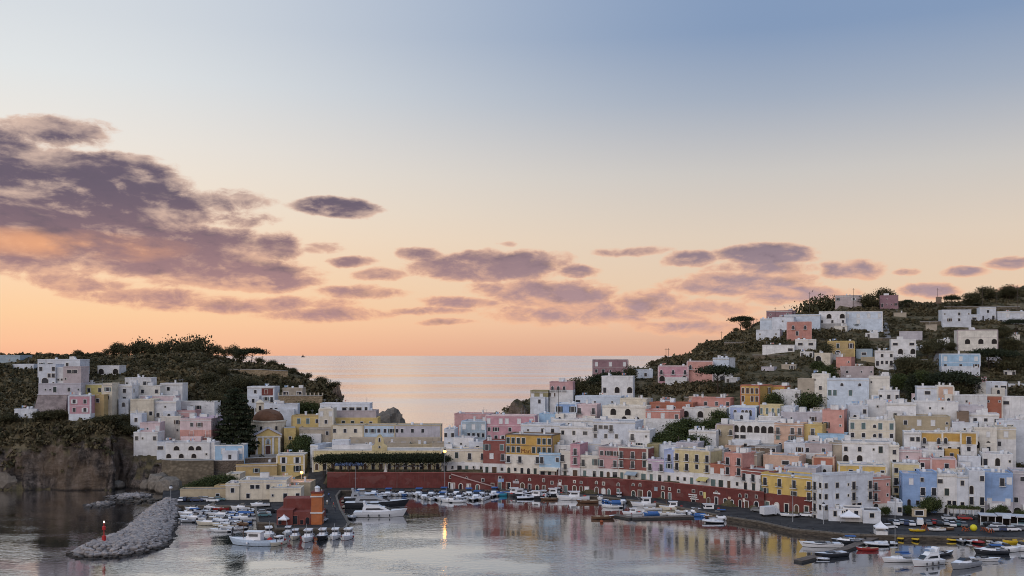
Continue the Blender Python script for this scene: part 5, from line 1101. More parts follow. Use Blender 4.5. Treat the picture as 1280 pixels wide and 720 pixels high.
# right hill
for px, yt_, D, kd, wd, lb in [(926, 394, 566, 'pine', .95, 'big leaning pine at the edge of the hill village'), (933, 401, 560, 'round', 1.0, 'bushy tree behind the leaning pine'), (920, 410, 556, 'round', 1.2, 'dark bush under the leaning pine'), (1106, 361, 598, 'round', 1.25, 'broad tree over the mauve ridge farmhouse'),
        (1018, 376, 596, 'round', .8, 'dark tree left of the ridge farmhouse'), (1026, 372, 600, 'ragged', .7, 'taller dark tree left of the ridge farmhouse'), (1036, 374, 600, 'round', .9, 'third dark tree left of the ridge farmhouse'), (1085, 368, 600, 'round', 1.2, 'wide bushy tree between the ridge farmhouses'),
        (1105, 500, 364, 'garden', .9, 'round dark tree on the white stairway'), (1215, 366, 600, 'round', 1.2, 'small round tree on the far ridge'), (1232, 359, 604, 'round', 1.3, 'leafy tree on the far ridge'), (1262, 357, 606, 'round', 1.4, 'last leafy tree on the far ridge'),
        (1135, 374, 602, 'pine', .8, 'tiny umbrella pine on the bare ridge'), (1190, 368, 600, 'pine', .7, 'second tiny umbrella pine on the bare ridge'), (1070, 404, 548, 'pine', 1.0, 'small dark pine before the school house'), (897, 455, 436, 'pine', 1.0, 'umbrella pine shading the stone cistern'),
        (788, 458, 446, 'round', .7, 'dark tree right of the mauve house'), (770, 463, 434, 'pine', .9, 'spreading pine over the arched door house'), (757, 465, 432, 'pine', .9, 'second spreading pine over the arched door house'), (752, 478, 425, 'round', 1.0, 'bushy tree left of the arched door house'),
        (720, 473, 430, 'round', 1.0, 'round tree beside the seaward rose house'), (733, 476, 424, 'round', 1.0, 'second round tree beside the seaward rose house'), (710, 492, 416, 'round', 1.0, 'leafy tree under the seaward rose house'), (742, 482, 418, 'ragged', 1.0, 'ragged tree above the ice blue upper house'),
        (898, 514, 384, 'garden', .8, 'garden tree beside the periwinkle house'), (888, 525, 372, 'garden', .9, 'green tree in the town garden near the sand house'), (878, 527, 370, 'garden', .9, 'second green tree in the town garden'), (858, 523, 372, 'garden', 1.0, 'tallest green tree in the town garden'), (846, 529, 370, 'garden', 1.0, 'broad green tree in the town garden'),
        (836, 540, 362, 'garden', 1.2, 'low green tree at the garden edge'), (822, 545, 360, 'garden', 1.1, 'leafy shrub tree behind the lilac house'), (812, 540, 362, 'garden', 1.0, 'leafy tree before the red and white house'), (868, 545, 358, 'garden', 1.1, 'spreading shrub tree behind the yellow house'),
        (1133, 446, 448, 'round', 1.1, 'dark tree below the house with paired arches'), (1145, 449, 446, 'round', 1.1, 'second dark tree below the house with paired arches'), (1156, 450, 442, 'round', 1.1, 'third dark tree below the house with paired arches'), (1125, 468, 408, 'garden', 1.0, 'olive green tree by the stepped alley'), (1140, 468, 404, 'column', 1.4, 'dark cypress in the walled garden'),
        (1150, 464, 408, 'garden', 1.0, 'leafy tree in the walled garden'), (1160, 462, 412, 'round', 1.0, 'dark tree at the road bend'), (1188, 462, 420, 'pine', 1.0, 'broad pine under the sky blue house'), (1200, 465, 416, 'pine', 1.1, 'second broad pine under the sky blue house'), (1210, 474, 402, 'round', 1.1, 'bush tree before the rose cottage'), (1195, 480, 396, 'round', 1.1, 'low tree above the long white row'),
        (1236, 434, 470, 'pine', 1.0, 'large umbrella pine beside the sky blue house'), (1252, 436, 468, 'pine', 1.0, 'second large umbrella pine beside the sky blue house'), (1270, 398, 545, 'pine', 1.1, 'umbrella pine before the white bungalow'), (1262, 446, 458, 'round', 1.1, 'dark tree in the field corner'), (1279, 440, 466, 'round', 1.1, 'dark tree at the upper field edge'),
        (1262, 422, 500, 'round', 1.1, 'bushy tree right of the ivory villa'), (1255, 408, 530, 'round', 1.1, 'dark tree above the ivory villa'), (1170, 424, 500, 'round', 1.2, 'bush tree beside the paired arches house'), (1160, 428, 490, 'ragged', 1.2, 'ragged tree on the terrace wall'), (1189, 428, 505, 'round', 1.1, 'dark tree left of the ivory villa'),
        (1031, 430, 480, 'round', 1.0, 'small tree left of the ochre square house'), (1080, 424, 500, 'round', 1.1, 'bush tree right of the ochre square house'), (1022, 452, 452, 'garden', 1.1, 'green tree under the cream annexe'), (1035, 458, 440, 'garden', 1.1, 'green tree above the peach house'), (968, 492, 398, 'garden', .9, 'round shrub tree before the golden house'),
        (1040, 420, 520, 'round', 1.1, 'dark tree above the ochre house'), (1012, 492, 388, 'garden', 1.2, 'green shrub tree by the beige house'), (1165, 622, 304, 'garden', 1.0, 'leafy street tree before the blue balconies'), (1158, 626, 303, 'garden', 1.1, 'smaller street tree before the blue balconies'), (1135, 632, 303, 'garden', 1.2, 'potted shrub tree before the blue stair'), (1107, 634, 300, 'garden', 1.0, 'shrub tree beside the ticket office')]:
    tree(px, yt_, D, kd, lb, None, wd, base=QZ if D < 306 else None)
for i, px in enumerate((1022, 1030, 1038, 1046, 1054, 1062, 1070)): tree(px, 491 + i * 1.6, 384 - i * 2, 'garden', ordw(i) + ' hedge bush along the bank below the ice blue house', 'hedge on the bank', 1.8, name='bush', cat='bush')
for i, px in enumerate((1203, 1213, 1223, 1233, 1243, 1253, 1263, 1273)): tree(px, 578 + (i % 3), 316, 'round', ordw(i) + ' hedge bush from the strawberry pink house above the waterfront', 'hedge above the waterfront', 1.8, name='bush', cat='bush')

# ---- rocks
def rock_mesh(seed, mat, cube=.35):
    rr = random.Random(seed); bm = bmesh.new(); bmesh.ops.create_icosphere(bm, subdivisions=2, radius=1.0)
    for v in bm.verts:
        p = v.co.normalized(); c = p / max(abs(p.x), abs(p.y), abs(p.z)); q_ = p.lerp(c, cube)
        k = 1 + .30 * mnoise.noise(p * 1.3 + Vector((seed * 3.1, 0, 0))) + .12 * mnoise.noise(p * 3.2 + Vector((0, seed * 2.3, 0))); v.co = q_ * k * .62
    me = bpy.data.meshes.new('boulder'); bm.to_mesh(me); bm.free(); me.materials.append(mat); return me
def rock_mat(name, lo, hi):
    t = MT(name, .95, .15); p = t.pos(); oi = t.n('ShaderNodeObjectInfo'); n = t.noise(p, 1.1, 7, .65); n2 = t.noise(p, .12, 3)
    c = t.mix(t.rng(n, .3, .7), lo, hi); c = t.mix(t.rng(oi.outputs['Random'], 0, 1, 0, .38), c, lo)
    s3 = t.n('ShaderNodeSeparateXYZ'); t.l(p, s3.inputs[0]); c = t.mix(t.rng(s3.outputs[2], 1.0, .35, 0, .9), c, (.028, .024, .020))
    t.col(c); t.bump(n, .7, .3); return t.m
MOLER = rock_mat('mole_stone', (.17, .15, .14), (.45, .405, .38))
CLIFR = rock_mat('cliff_boulder', (.11, .095, .08), (.25, .215, .175))
RK = [rock_mesh(i, MOLER, .8) for i in range(7)]; RC = [rock_mesh(20 + i, CLIFR, .2) for i in range(5)]
MP = [(232, 627), (205, 629), (190, 632.5), (172, 645), (158, 658), (140, 672), (118, 680), (95, 687), (84, 693), (92, 698), (120, 698.5), (150, 697), (180, 692), (205, 685), (216, 676), (220, 660), (224, 645), (228, 634)]
mp = [atz(px, py, 0) for px, py in MP]
def inside(x, y, poly):
    c = False; j = len(poly) - 1
    for i in range(len(poly)):
        a, b_ = poly[i], poly[j]
        if (a.y > y) != (b_.y > y) and x < (b_.x - a.x) * (y - a.y) / (b_.y - a.y) + a.x: c = not c
        j = i
    return c
def edge_dist(x, y, poly):
    m = 1e9; p = Vector((x, y, 0))
    for i in range(len(poly)):
        a, b_ = poly[i - 1], poly[i]; d = b_ - a; t_ = max(0, min(1, (p - a).dot(d) / max(d.dot(d), 1e-6))); m = min(m, (a + d * t_ - p).length)
    return m
mole = empty('breakwater', atz(150, 680, 0), 0, 'pale boulder breakwater curving out into the harbour', 'breakwater')
ml = mole.location
q = MB(); xs = np.arange(min(p.x for p in mp) - 4, max(p.x for p in mp) + 4, 2.0); ys = np.arange(min(p.y for p in mp) - 4, max(p.y for p in mp) + 4, 2.0)
def mole_z(x, y):
    if not inside(x, y, mp): return -2.0
    d = edge_dist(x, y, mp); return min(2.1, -.4 + d * .55)
V = np.zeros((len(xs), len(ys), 3))
for i, x in enumerate(xs):
    for j, y in enumerate(ys): V[i, j] = (x - ml.x, y - ml.y, mole_z(x, y) - .05)
o = mobj('core', grid_mesh('core', V, [rock_mat('mole_core', (.10, .09, .085), (.2, .18, .17))]), mole)
pts = []; rr = random.Random(5); tries = 0
while len(pts) < 1300 and tries < 60000:
    tries += 1; x, y = rr.uniform(xs[0], xs[-1]), rr.uniform(ys[0], ys[-1])
    if not inside(x, y, mp): continue
    if any((x - a) ** 2 + (y - b_) ** 2 < 1.0 ** 2 for a, b_ in pts): continue
    pts.append((x, y))
pts.sort(key=lambda p: p[1])
rest = MB()
for i, (x, y) in enumerate(pts):
    s = rr.uniform(.85, 1.5); z = mole_z(x, y) + rr.uniform(-.1, .12); me = RK[i % 7]; ro = (rr.gauss(0, .15), rr.gauss(0, .15), rr.uniform(0, 6)); sc_ = (s * rr.uniform(.9, 1.5), s * rr.uniform(.8, 1.1), s * rr.uniform(.5, .75))
    if i < 300:
        b_ = mobj('boulder', me, mole); b_.location = (x - ml.x, y - ml.y, z); b_.rotation_euler = ro; b_.scale = sc_
    else:
        from mathutils import Matrix, Euler
        M = Matrix.Translation((x - ml.x, y - ml.y, z)) @ Euler(ro).to_matrix().to_4x4() @ Matrix.Diagonal((*sc_, 1)); n0 = len(rest.v)
        rest.v += [tuple(M @ v.co) for v in me.vertices]; rest.f += [tuple(n0 + k for k in p.vertices) for p in me.polygons]; rest.m += [0] * len(me.polygons)
if rest.v: tag(rest.obj('boulders', MOLER, mole), kind='stuff')
def islet(px0, px1, py0, py1, label, ml_, n, zmax, seed, D=None, name='rock_islet'):
    rr = random.Random(seed); c = atz((px0 + px1) / 2, (py0 + py1) / 2, 0); root = empty(name, c, 0, label, 'rocks'); w = (px1 - px0) * c.y / F / 2; d0, d1 = atz(0, py1, 0).y, atz(0, py0, 0).y
    for i in range(n):
        a = rr.uniform(0, 6.28); r = math.sqrt(rr.random()); x, y = math.cos(a) * r * w, math.sin(a) * r * (d1 - d0) / 2; s = rr.uniform(.8, 1.5)
        b_ = mobj('boulder', ml_[i % len(ml_)], root, (x, y, zmax * (1 - r) - .1)); b_.rotation_euler = (rr.gauss(0, .25), rr.gauss(0, .25), rr.uniform(0, 6)); b_.scale = (s * 1.4, s, s * .55)
islet(107, 140, 628, 635, 'small pale rock islet in the cliff shadow', RK, 70, .7, 1)
islet(134, 190, 617, 626, 'larger pale rock reef under the cliff', RK, 130, 1.0, 2)
islet(146, 214, 624, 630, 'low dark rock shelf joining cliff and breakwater', RC, 40, .5, 3)
for i, (px, py, s, lb) in enumerate([(6, 612, 7.5, 'big fallen boulder at the foot of the cliff'), (146, 611, 3.2, 'pointed boulder under the cliff cleft'), (195, 613, 7, 'cave rock at the end of the cliff'), (208, 617, 6.5, 'rounded rock under the sea wall'), (183, 612, 4, 'dark boulder beside the cave rock')]):
    p = atz(px, py, 0); o = mobj('boulder', RC[i % 5]); o.location = (p.x, p.y + s * .4, s * .25); o.scale = (s * 1.2, s, s * 1.1); o.rotation_euler = (.3, .2, i); tag(o, lb, 'rock')
for px, yt_, D, w, lb, sd in [(484, 513, 470, 34, 'dark sea stack rising behind the long facade', 3), (421, 484, 506, 16, 'rock pinnacle at the headland tip', 8), (600, 524, 430, 20, 'rock outcrop behind the brown pink block', 5), (650, 503, 440, 42, 'rock knoll on the seaward ridge', 6)]:
    bm = bmesh.new(); bmesh.ops.create_icosphere(bm, subdivisions=4, radius=1.0); zt_ = CAMZ + D * (HZ - yt_) / F; ww = w * D / F * .75
    for v in bm.verts:
        p = v.co.normalized(); k = 1 + .28 * mnoise.noise(p * 1.7 + Vector((sd, 0, 0))) + .16 * mnoise.noise(p * 4.5 + Vector((sd, 1, 0))) + .07 * mnoise.noise(p * 11); pz = math.copysign(abs(p.z) ** (.45 if sd < 5 else 1), p.z); v.co = Vector((p.x * ww * k, p.y * ww * k, pz * (zt_ + 3) * (1 + (k - 1) * .35)))
    me = bpy.data.meshes.new('sea_stack'); bm.to_mesh(me); bm.free(); me.materials.append(HILL if sd > 4 else CLIFR)
    o = mobj('sea_stack' if sd < 5 else 'rock_outcrop', me); o.location = (D * (px - CX) / F, D, -3); tag(o, lb, 'rock')
# ================================================================ church, harbour buildings, walls
ch = empty('church', at(335, 568, 396), R(15), 'yellow church with pedimented front and brown dome', 'church')
YEL, IVO = P_('yellow'), P_('ivory'); s_ = 396 / F
q = MB(); fw = 31 * s_; hb = 23.5 * s_; hp = 32 * s_
panel(q, [(-fw/2, -3), (-fw/2, hb), (0, hp), (fw/2, hb), (fw/2, -3)], 0, 6, 0); q.obj('front_wall', YEL, ch)
for sx_ in (-1, 1):                                     # raking cornices
    q = MB(); a = Vector((0, 0, hp + .1)); b_ = Vector((sx_ * (fw/2 + .4), 0, hb - .1)); d = (b_ - a); n_ = Vector((-d.z, 0, d.x)).normalized() * (.42 if sx_ > 0 else -.42)
    q.v += [(p.x, y, p.z) for y in (-.45, 6.1) for p in (a, b_, b_ + n_, a + n_)]
    for f_ in ((0, 1, 2, 3), (7, 6, 5, 4), (0, 4, 5, 1), (1, 5, 6, 2), (2, 6, 7, 3), (3, 7, 4, 0)): q.f.append(f_); q.m.append(0)
    q.obj('raking_cornice', P_('lavgrey'), ch)
q = MB(); q.box(-fw/2 - .3, fw/2 + .3, -.4, -.003, hb - .75, hb - .15); q.obj('entablature', IVO, ch)
for x in (-.44, -.20, .20, .44):
    q = MB(); q.box(x * fw - .42, x * fw + .42, -.28, -.003, -.2, hb - .76); q.obj('pilaster', WHITE, ch)
mobj('door', opening_mesh('rect', 2.0, 3.4, WHITE, plain('church_door', (.07, .025, .02)), .25), ch, (0, -.005, .1)); mobj('niche', opening_mesh('arch', 1.7, 2.2, WHITE, P_('bluegrey'), .2), ch, (0, -.005, 4.0))
mobj('statue', MB().lathe([(.25, 4.1), (.3, 4.6), (.22, 5.1), (.28, 5.35), (.12, 5.5), (.14, 5.75), (.02, 5.9)], 8).mesh('statue', P_('brown'), True), ch, (0, -.14, 0))
q = MB(); q.box(-fw/2 - 2, fw/2 + 3, -2.4, -.29, -3, .05); q.obj('steps', P_('grey'), ch)
q = MB(); r_ = 22.5 * s_ / 1.02; cy = 6 + r_ * .8; q.lathe([(r_, -3), (r_, 12.2), (r_ + .4, 12.4), (r_ + .4, 12.9), (r_ * .86, 13.0)], 16, 0, (0.4, cy)); q.obj('drum', P_('cream'), ch)
q = MB(); rd = 19.5 * s_; z0 = 12.9; q.lathe([(rd * math.cos(a), z0 + 4.6 * math.sin(a)) for a in [math.pi / 2 * i / 9 * .985 for i in range(10)]], 24, 0, (0.4, cy)); q.obj('dome', plaster('dome_tiles', (.17, .085, .05), 1.2), ch, True)
for a in (-70, -25, 25, 70):
    w_ = mobj('window', opening_mesh('rect', 1.1, 1.6, P_('cream'), PANE, .2), ch); w_.location = (.4 + (r_ + .02) * math.sin(R(a)), cy - (r_ + .02) * math.cos(R(a)), 9.2); w_.rotation_euler = (0, 0, R(a))
q = MB(); q.box(fw/2 + 1.4, fw/2 + 6.0, 3, 12, -3, 10.2, 0, 1); sd = q.obj('side_wing', [YEL, ROOF], ch)
for z in (2.2, 5.4): mobj('window', opening_mesh('rect', .9, 1.3, IVO, PANE, .18), ch, (fw/2 + 3.8, 2.995, z))
q = MB(); q.box(-4.3, -1.3, cy + r_, cy + r_ + 3, 0, 19.5); q.box(-4.6, -1.0, cy + r_ - .3, cy + r_ + 3.3, 19.501, 19.9); q.loft([[(-4.3, cy + r_, 19.9), (-1.3, cy + r_, 19.9), (-1.3, cy + r_ + 3, 19.9), (-4.3, cy + r_ + 3, 19.9)], [(-3.1, cy + r_ + 1.2, 21), (-2.5, cy + r_ + 1.2, 21), (-2.5, cy + r_ + 1.8, 21), (-3.1, cy + r_ + 1.8, 21)]], 0, True, False, True); q.obj('bell_turret', P_('cream'), ch)
mobj('bell_arch', opening_mesh('arch', 1.0, 1.9, P_('ivory'), DARKIN, .15), ch, (-2.8, cy + r_ - .005, 16.6))

# sea walls below the left town
def wall_thing(name, pts, z0, z1, th, mat, label, cat='wall', pillars=0):
    """upright wall through (px, D) points"""
    c = at(pts[0][0], HZ, pts[0][1]); root = empty(name, (c.x, c.y, z0), 0, label, cat); q = MB(); rings = []
    for px, D in pts:
        a, b_ = at(px, HZ, D), at(px, HZ, D + th); zz = z1(px) if callable(z1) else z1
        rings.append([(a.x - c.x, a.y - c.y, -1.5), (a.x - c.x, a.y - c.y, zz - z0), (b_.x - c.x, b_.y - c.y, zz - z0), (b_.x - c.x, b_.y - c.y, -1.5)])
    q.loft(rings, 0, True, True, True); q.obj('masonry', mat, root)
    q = MB(); q.loft([[(r[1][0], r[1][1] - .12, r[1][2] + .003), (r[1][0], r[1][1] - .12, r[1][2] + .25), (r[2][0], r[2][1] + .1, r[2][2] + .25), (r[2][0], r[2][1] + .1, r[2][2] + .003)] for r in rings], 0, True, True, True); q.obj('coping', P_('grey'), root)
    for i in range(pillars):
        t_ = i / max(1, pillars - 1); k = t_ * (len(rings) - 1); i0 = min(int(k), len(rings) - 2); f_ = k - i0; p = Vector(rings[i0][1]).lerp(Vector(rings[i0 + 1][1]), f_)
        b_ = MB(); b_.box(p.x - .25, p.x + .25, p.y, p.y + .5, p.z + .26, p.z + 1.5); b_.obj('pillar', P_('beige'), root)
    return root
wall_thing('sea_wall', [(202, 374), (215, 371.5), (235, 370.8), (252, 371), (267, 371.5)], QZ, 10.7, 2.2, STONE, 'rubble stone sea wall under the white arches')
wall_thing('sea_wall', [(267.2, 374), (285, 374.5), (305, 376)], QZ + 1, 10.2, 2, stone_mat('brown_wall', (.17, .135, .105), 1.6), 'brown rendered wall under the sky blue cottage')
wall_thing('terrace_wall', [(300, 380), (320, 383), (345, 385)], 5, 10.4, 1.2, stone_mat('brown_wall', (.17, .135, .105), 1.6), 'terrace wall before the church steps')
wall_thing('terrace_wall', [(348, 450), (375, 449), (403, 448)], 24, CAMZ + 449 * (HZ - 495) / F, 1.0, stone_mat('tan_wall', (.33, .25, .16), 1.2), 'tan garden wall with little pillars under the cliff', pillars=12)
wall_thing('terrace_wall', [(283, 512), (320, 508), (360, 506)], 40, lambda p: CAMZ + 508 * (HZ - (462 if p < 350 else 464)) / F, .8, stone_mat('tan_wall', (.33, .25, .16), 1.2), 'long dry stone wall crossing the headland slope')
for (a, b_, D, yt_, lb) in [(905, 955, 520, 428, 'dry stone terrace wall under the leaning pine'), (940, 1000, 486, 448, 'dry stone terrace wall in the lower fields'), (1085, 1120, 520, 416, 'dry stone wall beside the school house'), (1150, 1196, 560, 400, 'dry stone wall below the cave house'), (1040, 1100, 575, 383, 'dry stone wall under the ridge farmhouses'), (1180, 1275, 600, 379, 'dry stone wall along the far ridge'), (855, 905, 425, 488, 'dry stone wall below the salmon villa'), (936, 998, 418, 476, 'dry stone wall behind the golden house'), (1150, 1180, 500, 428, 'dry stone wall below the greenhouse'), (1100, 1160, 478, 440, 'dry stone wall beside the paved lane'), (1215, 1275, 415, 492, 'dry stone wall of the dark field')]:
    zt_ = CAMZ + D * (HZ - yt_) / F; zg = float(zat((a + b_) / 2, D)); zt_ = max(zg + 1.0, min(zt_, zg + 2.6)); wall_thing('terrace_wall', [(a, D + 3), ((a + b_) / 2, D), (b_, D + 2)], zg - 1.5, zt_, .7, STONE, lb)
# two lanes on the right hill
for nm, pts, lb in [('lane', [(1163, 478), (1166, 462), (1172, 448), (1178, 436), (1184, 424)], 'narrow lane climbing past the sky blue house'), ('stairway', [(1110, 500), (1112, 480), (1116, 462), (1112, 448)], 'stepped alley between white garden walls'), ('lane', [(1120, 452), (1111, 430), (1107, 410), (1103, 395)], 'straight stair lane up beside the school house')]:
    q = MB(); rings = []
    for px, py in pts:
        D = ground(px, py); p = at(px, py, D); rings.append([(p.x - 1.7, D, float(zat(px, D)) + .5), (p.x + 1.7, D, float(zat(px, D)) + .5)])
    rings = [r for i, r in enumerate(rings)]; q.loft(rings, close=False); tag(q.obj(nm, plain('lane_concrete', (.20, .185, .175), .9, .2)), lb, 'lane', kind='structure')

# pier: red harbour office with an orange light tower
po = empty('harbour_office', atz(374, 656, QZ), R(2), 'red harbour office with a square orange light tower on the pier', 'building'); ps = po.location.y / F
RED, ORG = P_('red'), plaster('tower_orange', (.46, .15, .055))
q = MB(); q.box(-28 * ps, -8 * ps, 0, 9, 0, 4.2, 0, 1); q.obj('wall', [RED, plaster('red_roof', (.24, .075, .06))], po)
q = MB(); q.box(-8 * ps + .01, 27.5 * ps, .4, 8, 0, 3.6, 0, 1); q.obj('wall', [RED, plaster('red_roof', (.24, .075, .06))], po)
q = MB(); q.box(-24 * ps, 15 * ps, 5.2, 11, 3.4, 6.8, 0, 1); q.obj('upper_storey', [RED, plaster('red_roof', (.24, .075, .06))], po)
q = MB(); tx = 21.5 * ps; q.box(tx - 1.55, tx + 1.55, .1, 3.2, 0, 9.0); q.obj('tower', ORG, po)
for z in (3.2, 7.9):
    q = MB(); q.box(tx - 1.75, tx + 1.75, -.1, 3.4, z, z + .35); q.obj('white_band', WHITE, po)
q = MB(); q.box(tx - 1.7, tx + 1.7, -.05, 3.35, 9.001, 9.35); q.obj('tower_cap', RED, po)
q = MB(); q.lathe([(.75, 9.35), (.75, 10.3), (.85, 10.35), (.6, 10.8), (.12, 11.0)], 10, 0, (tx, 1.6)); q.obj('lantern', TANK, po)
for x, kd, w_, h_ in ((-24, 'rect', 1.1, 2.2), (-6, 'rect', 1.6, 2.4), (3, 'rect', .9, 1.2), (10, 'arch', 1.2, 2.0)): mobj('door', opening_mesh(kd, w_, h_, P_('redbrown'), PANE, .15), po, (x * ps, -.005 if x < -8 else .395, .1))
def tent(px, py, w, h, hw, label, name='tent', walls=False):
    p = atz(px, py, QZ); r = empty(name, p, R(-10), label, 'tent'); CAN = plain('canvas_white', (.76, .75, .76), .8, .2, 0, .05)
    for sx_ in (-1, 1):
        for sy in (-1, 1):
            q = MB(); q.tube([(sx_ * w * .48, sy * w * .48, 0), (sx_ * w * .48, sy * w * .48, hw)], .05, 5); q.obj('pole', METAL, r)
    q = MB(); c = w / 2; n = 6; rings = []
    for i in range(n + 1):
        t_ = i / n; k = c * (1 - t_) ** 1.55 + .02; rings.append([(sx_ * k, sy * k, hw + (h - hw) * t_) for sx_, sy in ((-1, -1), (1, -1), (1, 1), (-1, 1))])
    q.loft([[(x, y, hw - .3) for x, y, _ in rings[0]]] + rings, 0, True, False, True); q.obj('canopy', CAN, r)
    if walls:
        q = MB(); q.box(-c + .1, c - .1, -c + .1, c - .1, 0, .95); q.obj('counter', WHITE, r)
        q = MB(); q.box(-c + .5, c - .1, c - .25, c - .1, .95, hw - .31); q.obj('back_wall', WHITE, r)
tent(355, 656.5, 2.6, 3.2, 1.9, 'small white pagoda tent against the red harbour office'); tent(1061, 652, 5.6, 3.6, 1.9, 'broad white marquee before the harbour bar'); tent(1101, 667.5, 3.3, 3.7, 2.0, 'white pagoda ticket kiosk on the quay edge', 'kiosk', True)
# restaurant veranda at the right
rv = empty('veranda', atz(1258, 658, QZ), R(-16), 'restaurant veranda with white canopies and a sign over the door', 'restaurant')
for i, x in enumerate((-4.6, 0, 4.6)):
    q = MB(); q.box(x - 2.2, x + 2.2, -.3, 5, 2.7 + .15 * (i % 2), 2.95 + .15 * (i % 2)); q.obj('canopy', plain('canvas_grey', (.46, .46, .48), .8, .2, 0, .1), rv)
for i in range(8):
    q = MB(); x = -6.7 + i * 1.91; q.box(x - .08, x + .08, 0, .16, 0, 2.69); q.obj('post', WHITE, rv)
q = MB(); q.box(-6.8, -1.2, .02, .14, .05, .95); q.obj('railing_panel', P_('bluegrey'), rv); q = MB(); q.box(1.2, 6.8, .02, .14, .05, .95); q.obj('railing_panel', P_('bluegrey'), rv)
q = MB(); q.box(-1.1, 1.1, -.5, -.35, 2.3, 3.5); q.obj('sign', plain('sign_pale', (.55, .62, .70), .5), rv)
q = MB(); q.box(-6.7, 6.7, 4.9, 5.1, 0, 2.7); q.obj('back_wall', DARKIN, rv)
for i, (px, py) in enumerate(((1240, 653), (1246, 650), (1275, 653), (1282, 655), (1252, 647))):
    D = atz(px, py, QZ).y; tree(px, py - 15, D, 'garden', 'leafy plant climbing around the restaurant veranda', 'plants around the veranda', .9, base=QZ, name='bush', cat='bush')
hd = empty('pergola', atz(1205, 648, QZ), R(-16), 'vine covered pergola before the white waterfront houses', 'pergola')
for i in range(6):
    for y in (0, 3):
        q = MB(); x = -4.2 + i * 1.7; q.box(x - .07, x + .07, y, y + .14, 0, 2.6); q.obj('post', WHITE, hd)
q = MB(); q.box(-4.5, 4.6, -.1, 3.3, 2.601, 2.75); q.obj('lattice', P_('beige'), hd)
Pq = np.stack([rg.uniform(-4.8, 4.8, 900), rg.uniform(-.4, 3.6, 900), 2.9 + np.abs(rg.normal(0, .25, 900))], 1); mobj('vine', quads_mesh('vine', quad_cloud(Pq, np.full(900, .4), rg), rg.uniform(0, 1, 900), LEAFG), hd)

# parasols, awning and obelisk on the promenade terrace
for i, px in enumerate((494, 503.5, 513, 522)):
    p = at(px, HZ, 371.5); r = empty('parasol', (p.x, p.y, SZ), .3 * i, 'white cafe parasol under the clipped trees', 'parasol', 'parasols on the terrace')
    q = MB(); q.tube([(0, 0, 0), (0, 0, 2.5)], .04, 5); q.obj('pole', METAL, r); q = MB(); q.lathe([(1.55, 2.15), (1.56, 2.25), (.8, 2.55), (.05, 2.8)], 8); q.obj('canopy', plain('canvas_white', (.76, .75, .76), .8, .2, 0, .05), r)
p = at(437, HZ, 376); aw = empty('awning', (p.x, p.y, SZ), 0, 'long blue cafe awning behind the clipped trees', 'awning'); q = MB(); q.v += [(-5.5, -2.4, 2.3), (5.5, -2.4, 2.3), (5.5, 0, 3.3), (-5.5, 0, 3.3), (-5.5, -2.4, 2.05), (5.5, -2.4, 2.05)]; q.f += [(0, 1, 2, 3), (4, 5, 1, 0)]; q.m += [0, 0]; q.obj('canvas', P_('periwinkle'), aw)
for x in (-5.3, 0, 5.3):
    q = MB(); q.tube([(x, -2.3, 0), (x, -2.3, 2.1)], .05, 5); q.obj('pole', METAL, aw)
p = at(482, HZ, 369); ob = empty('obelisk', (p.x, p.y, SZ), 0, 'slim white obelisk between the clipped trees', 'obelisk'); q = MB(); q.box(-.6, .6, -.6, .6, 0, .9); q.obj('plinth', WHITE, ob); q = MB(); q.loft([[(sx_ * r, sy * r, z) for sx_, sy in ((-1, -1), (1, -1), (1, 1), (-1, 1))] for r, z in ((.42, .9), (.26, 3.5), (.02, 3.9))], 0, True, True, True); q.obj('shaft', WHITE, ob)
# awnings on the promenade
for px, w_, cc, lb in ((687, 6.6, 'cream', 'long cream awning before the light blue house'), (880, 3.8, 'lemon', 'small yellow awning before the wide yellow house'), (790, 4.2, 'bluegrey', 'grey blue awning before the crimson house')):
    a, b_ = at(px - 4, HZ, Dw(px - 4) + 5.1), at(px + 4, HZ, Dw(px + 4) + 5.1); d = b_ - a; r = empty('awning', ((a.x + b_.x) / 2, (a.y + b_.y) / 2, SZ), math.atan2(d.y, d.x), lb, 'awning'); q = MB(); q.v += [(-w_/2, -2.2, 2.1), (w_/2, -2.2, 2.1), (w_/2, .2, 2.9), (-w_/2, .2, 2.9), (-w_/2, -2.2, 1.8), (w_/2, -2.2, 1.8)]; q.f += [(0, 1, 2, 3), (4, 5, 1, 0)]; q.m += [0, 0]; q.obj('canvas', P_(cc), r)
    for x in (-w_/2 + .1, w_/2 - .1): q = MB(); q.tube([(x, -2.1, 0), (x, -2.1, 1.9)], .05, 5); q.obj('pole', METAL, r)
# hotel lettering
t = MT('letter_brown', .7, .2); t.col((.20, .075, .03))
fc = bpy.data.curves.new('lettering', 'FONT'); fc.body = 'Mari'; fc.size = 2.3; fc.extrude = .03; fc.align_x = 'CENTER'; fc.materials.append(t.m)
_t = link(bpy.data.objects.new('lettering_curve', fc)); _m = bpy.data.meshes.new_from_object(_t.evaluated_get(bpy.context.evaluated_depsgraph_get())); bpy.data.objects.remove(_t)
lo = link(bpy.data.objects.new('lettering', _m), mari); lo.location = (mw_ * -.055, -.06, mh_ - 8.1 + 1.2); lo.rotation_euler = (R(90), 0, 0)
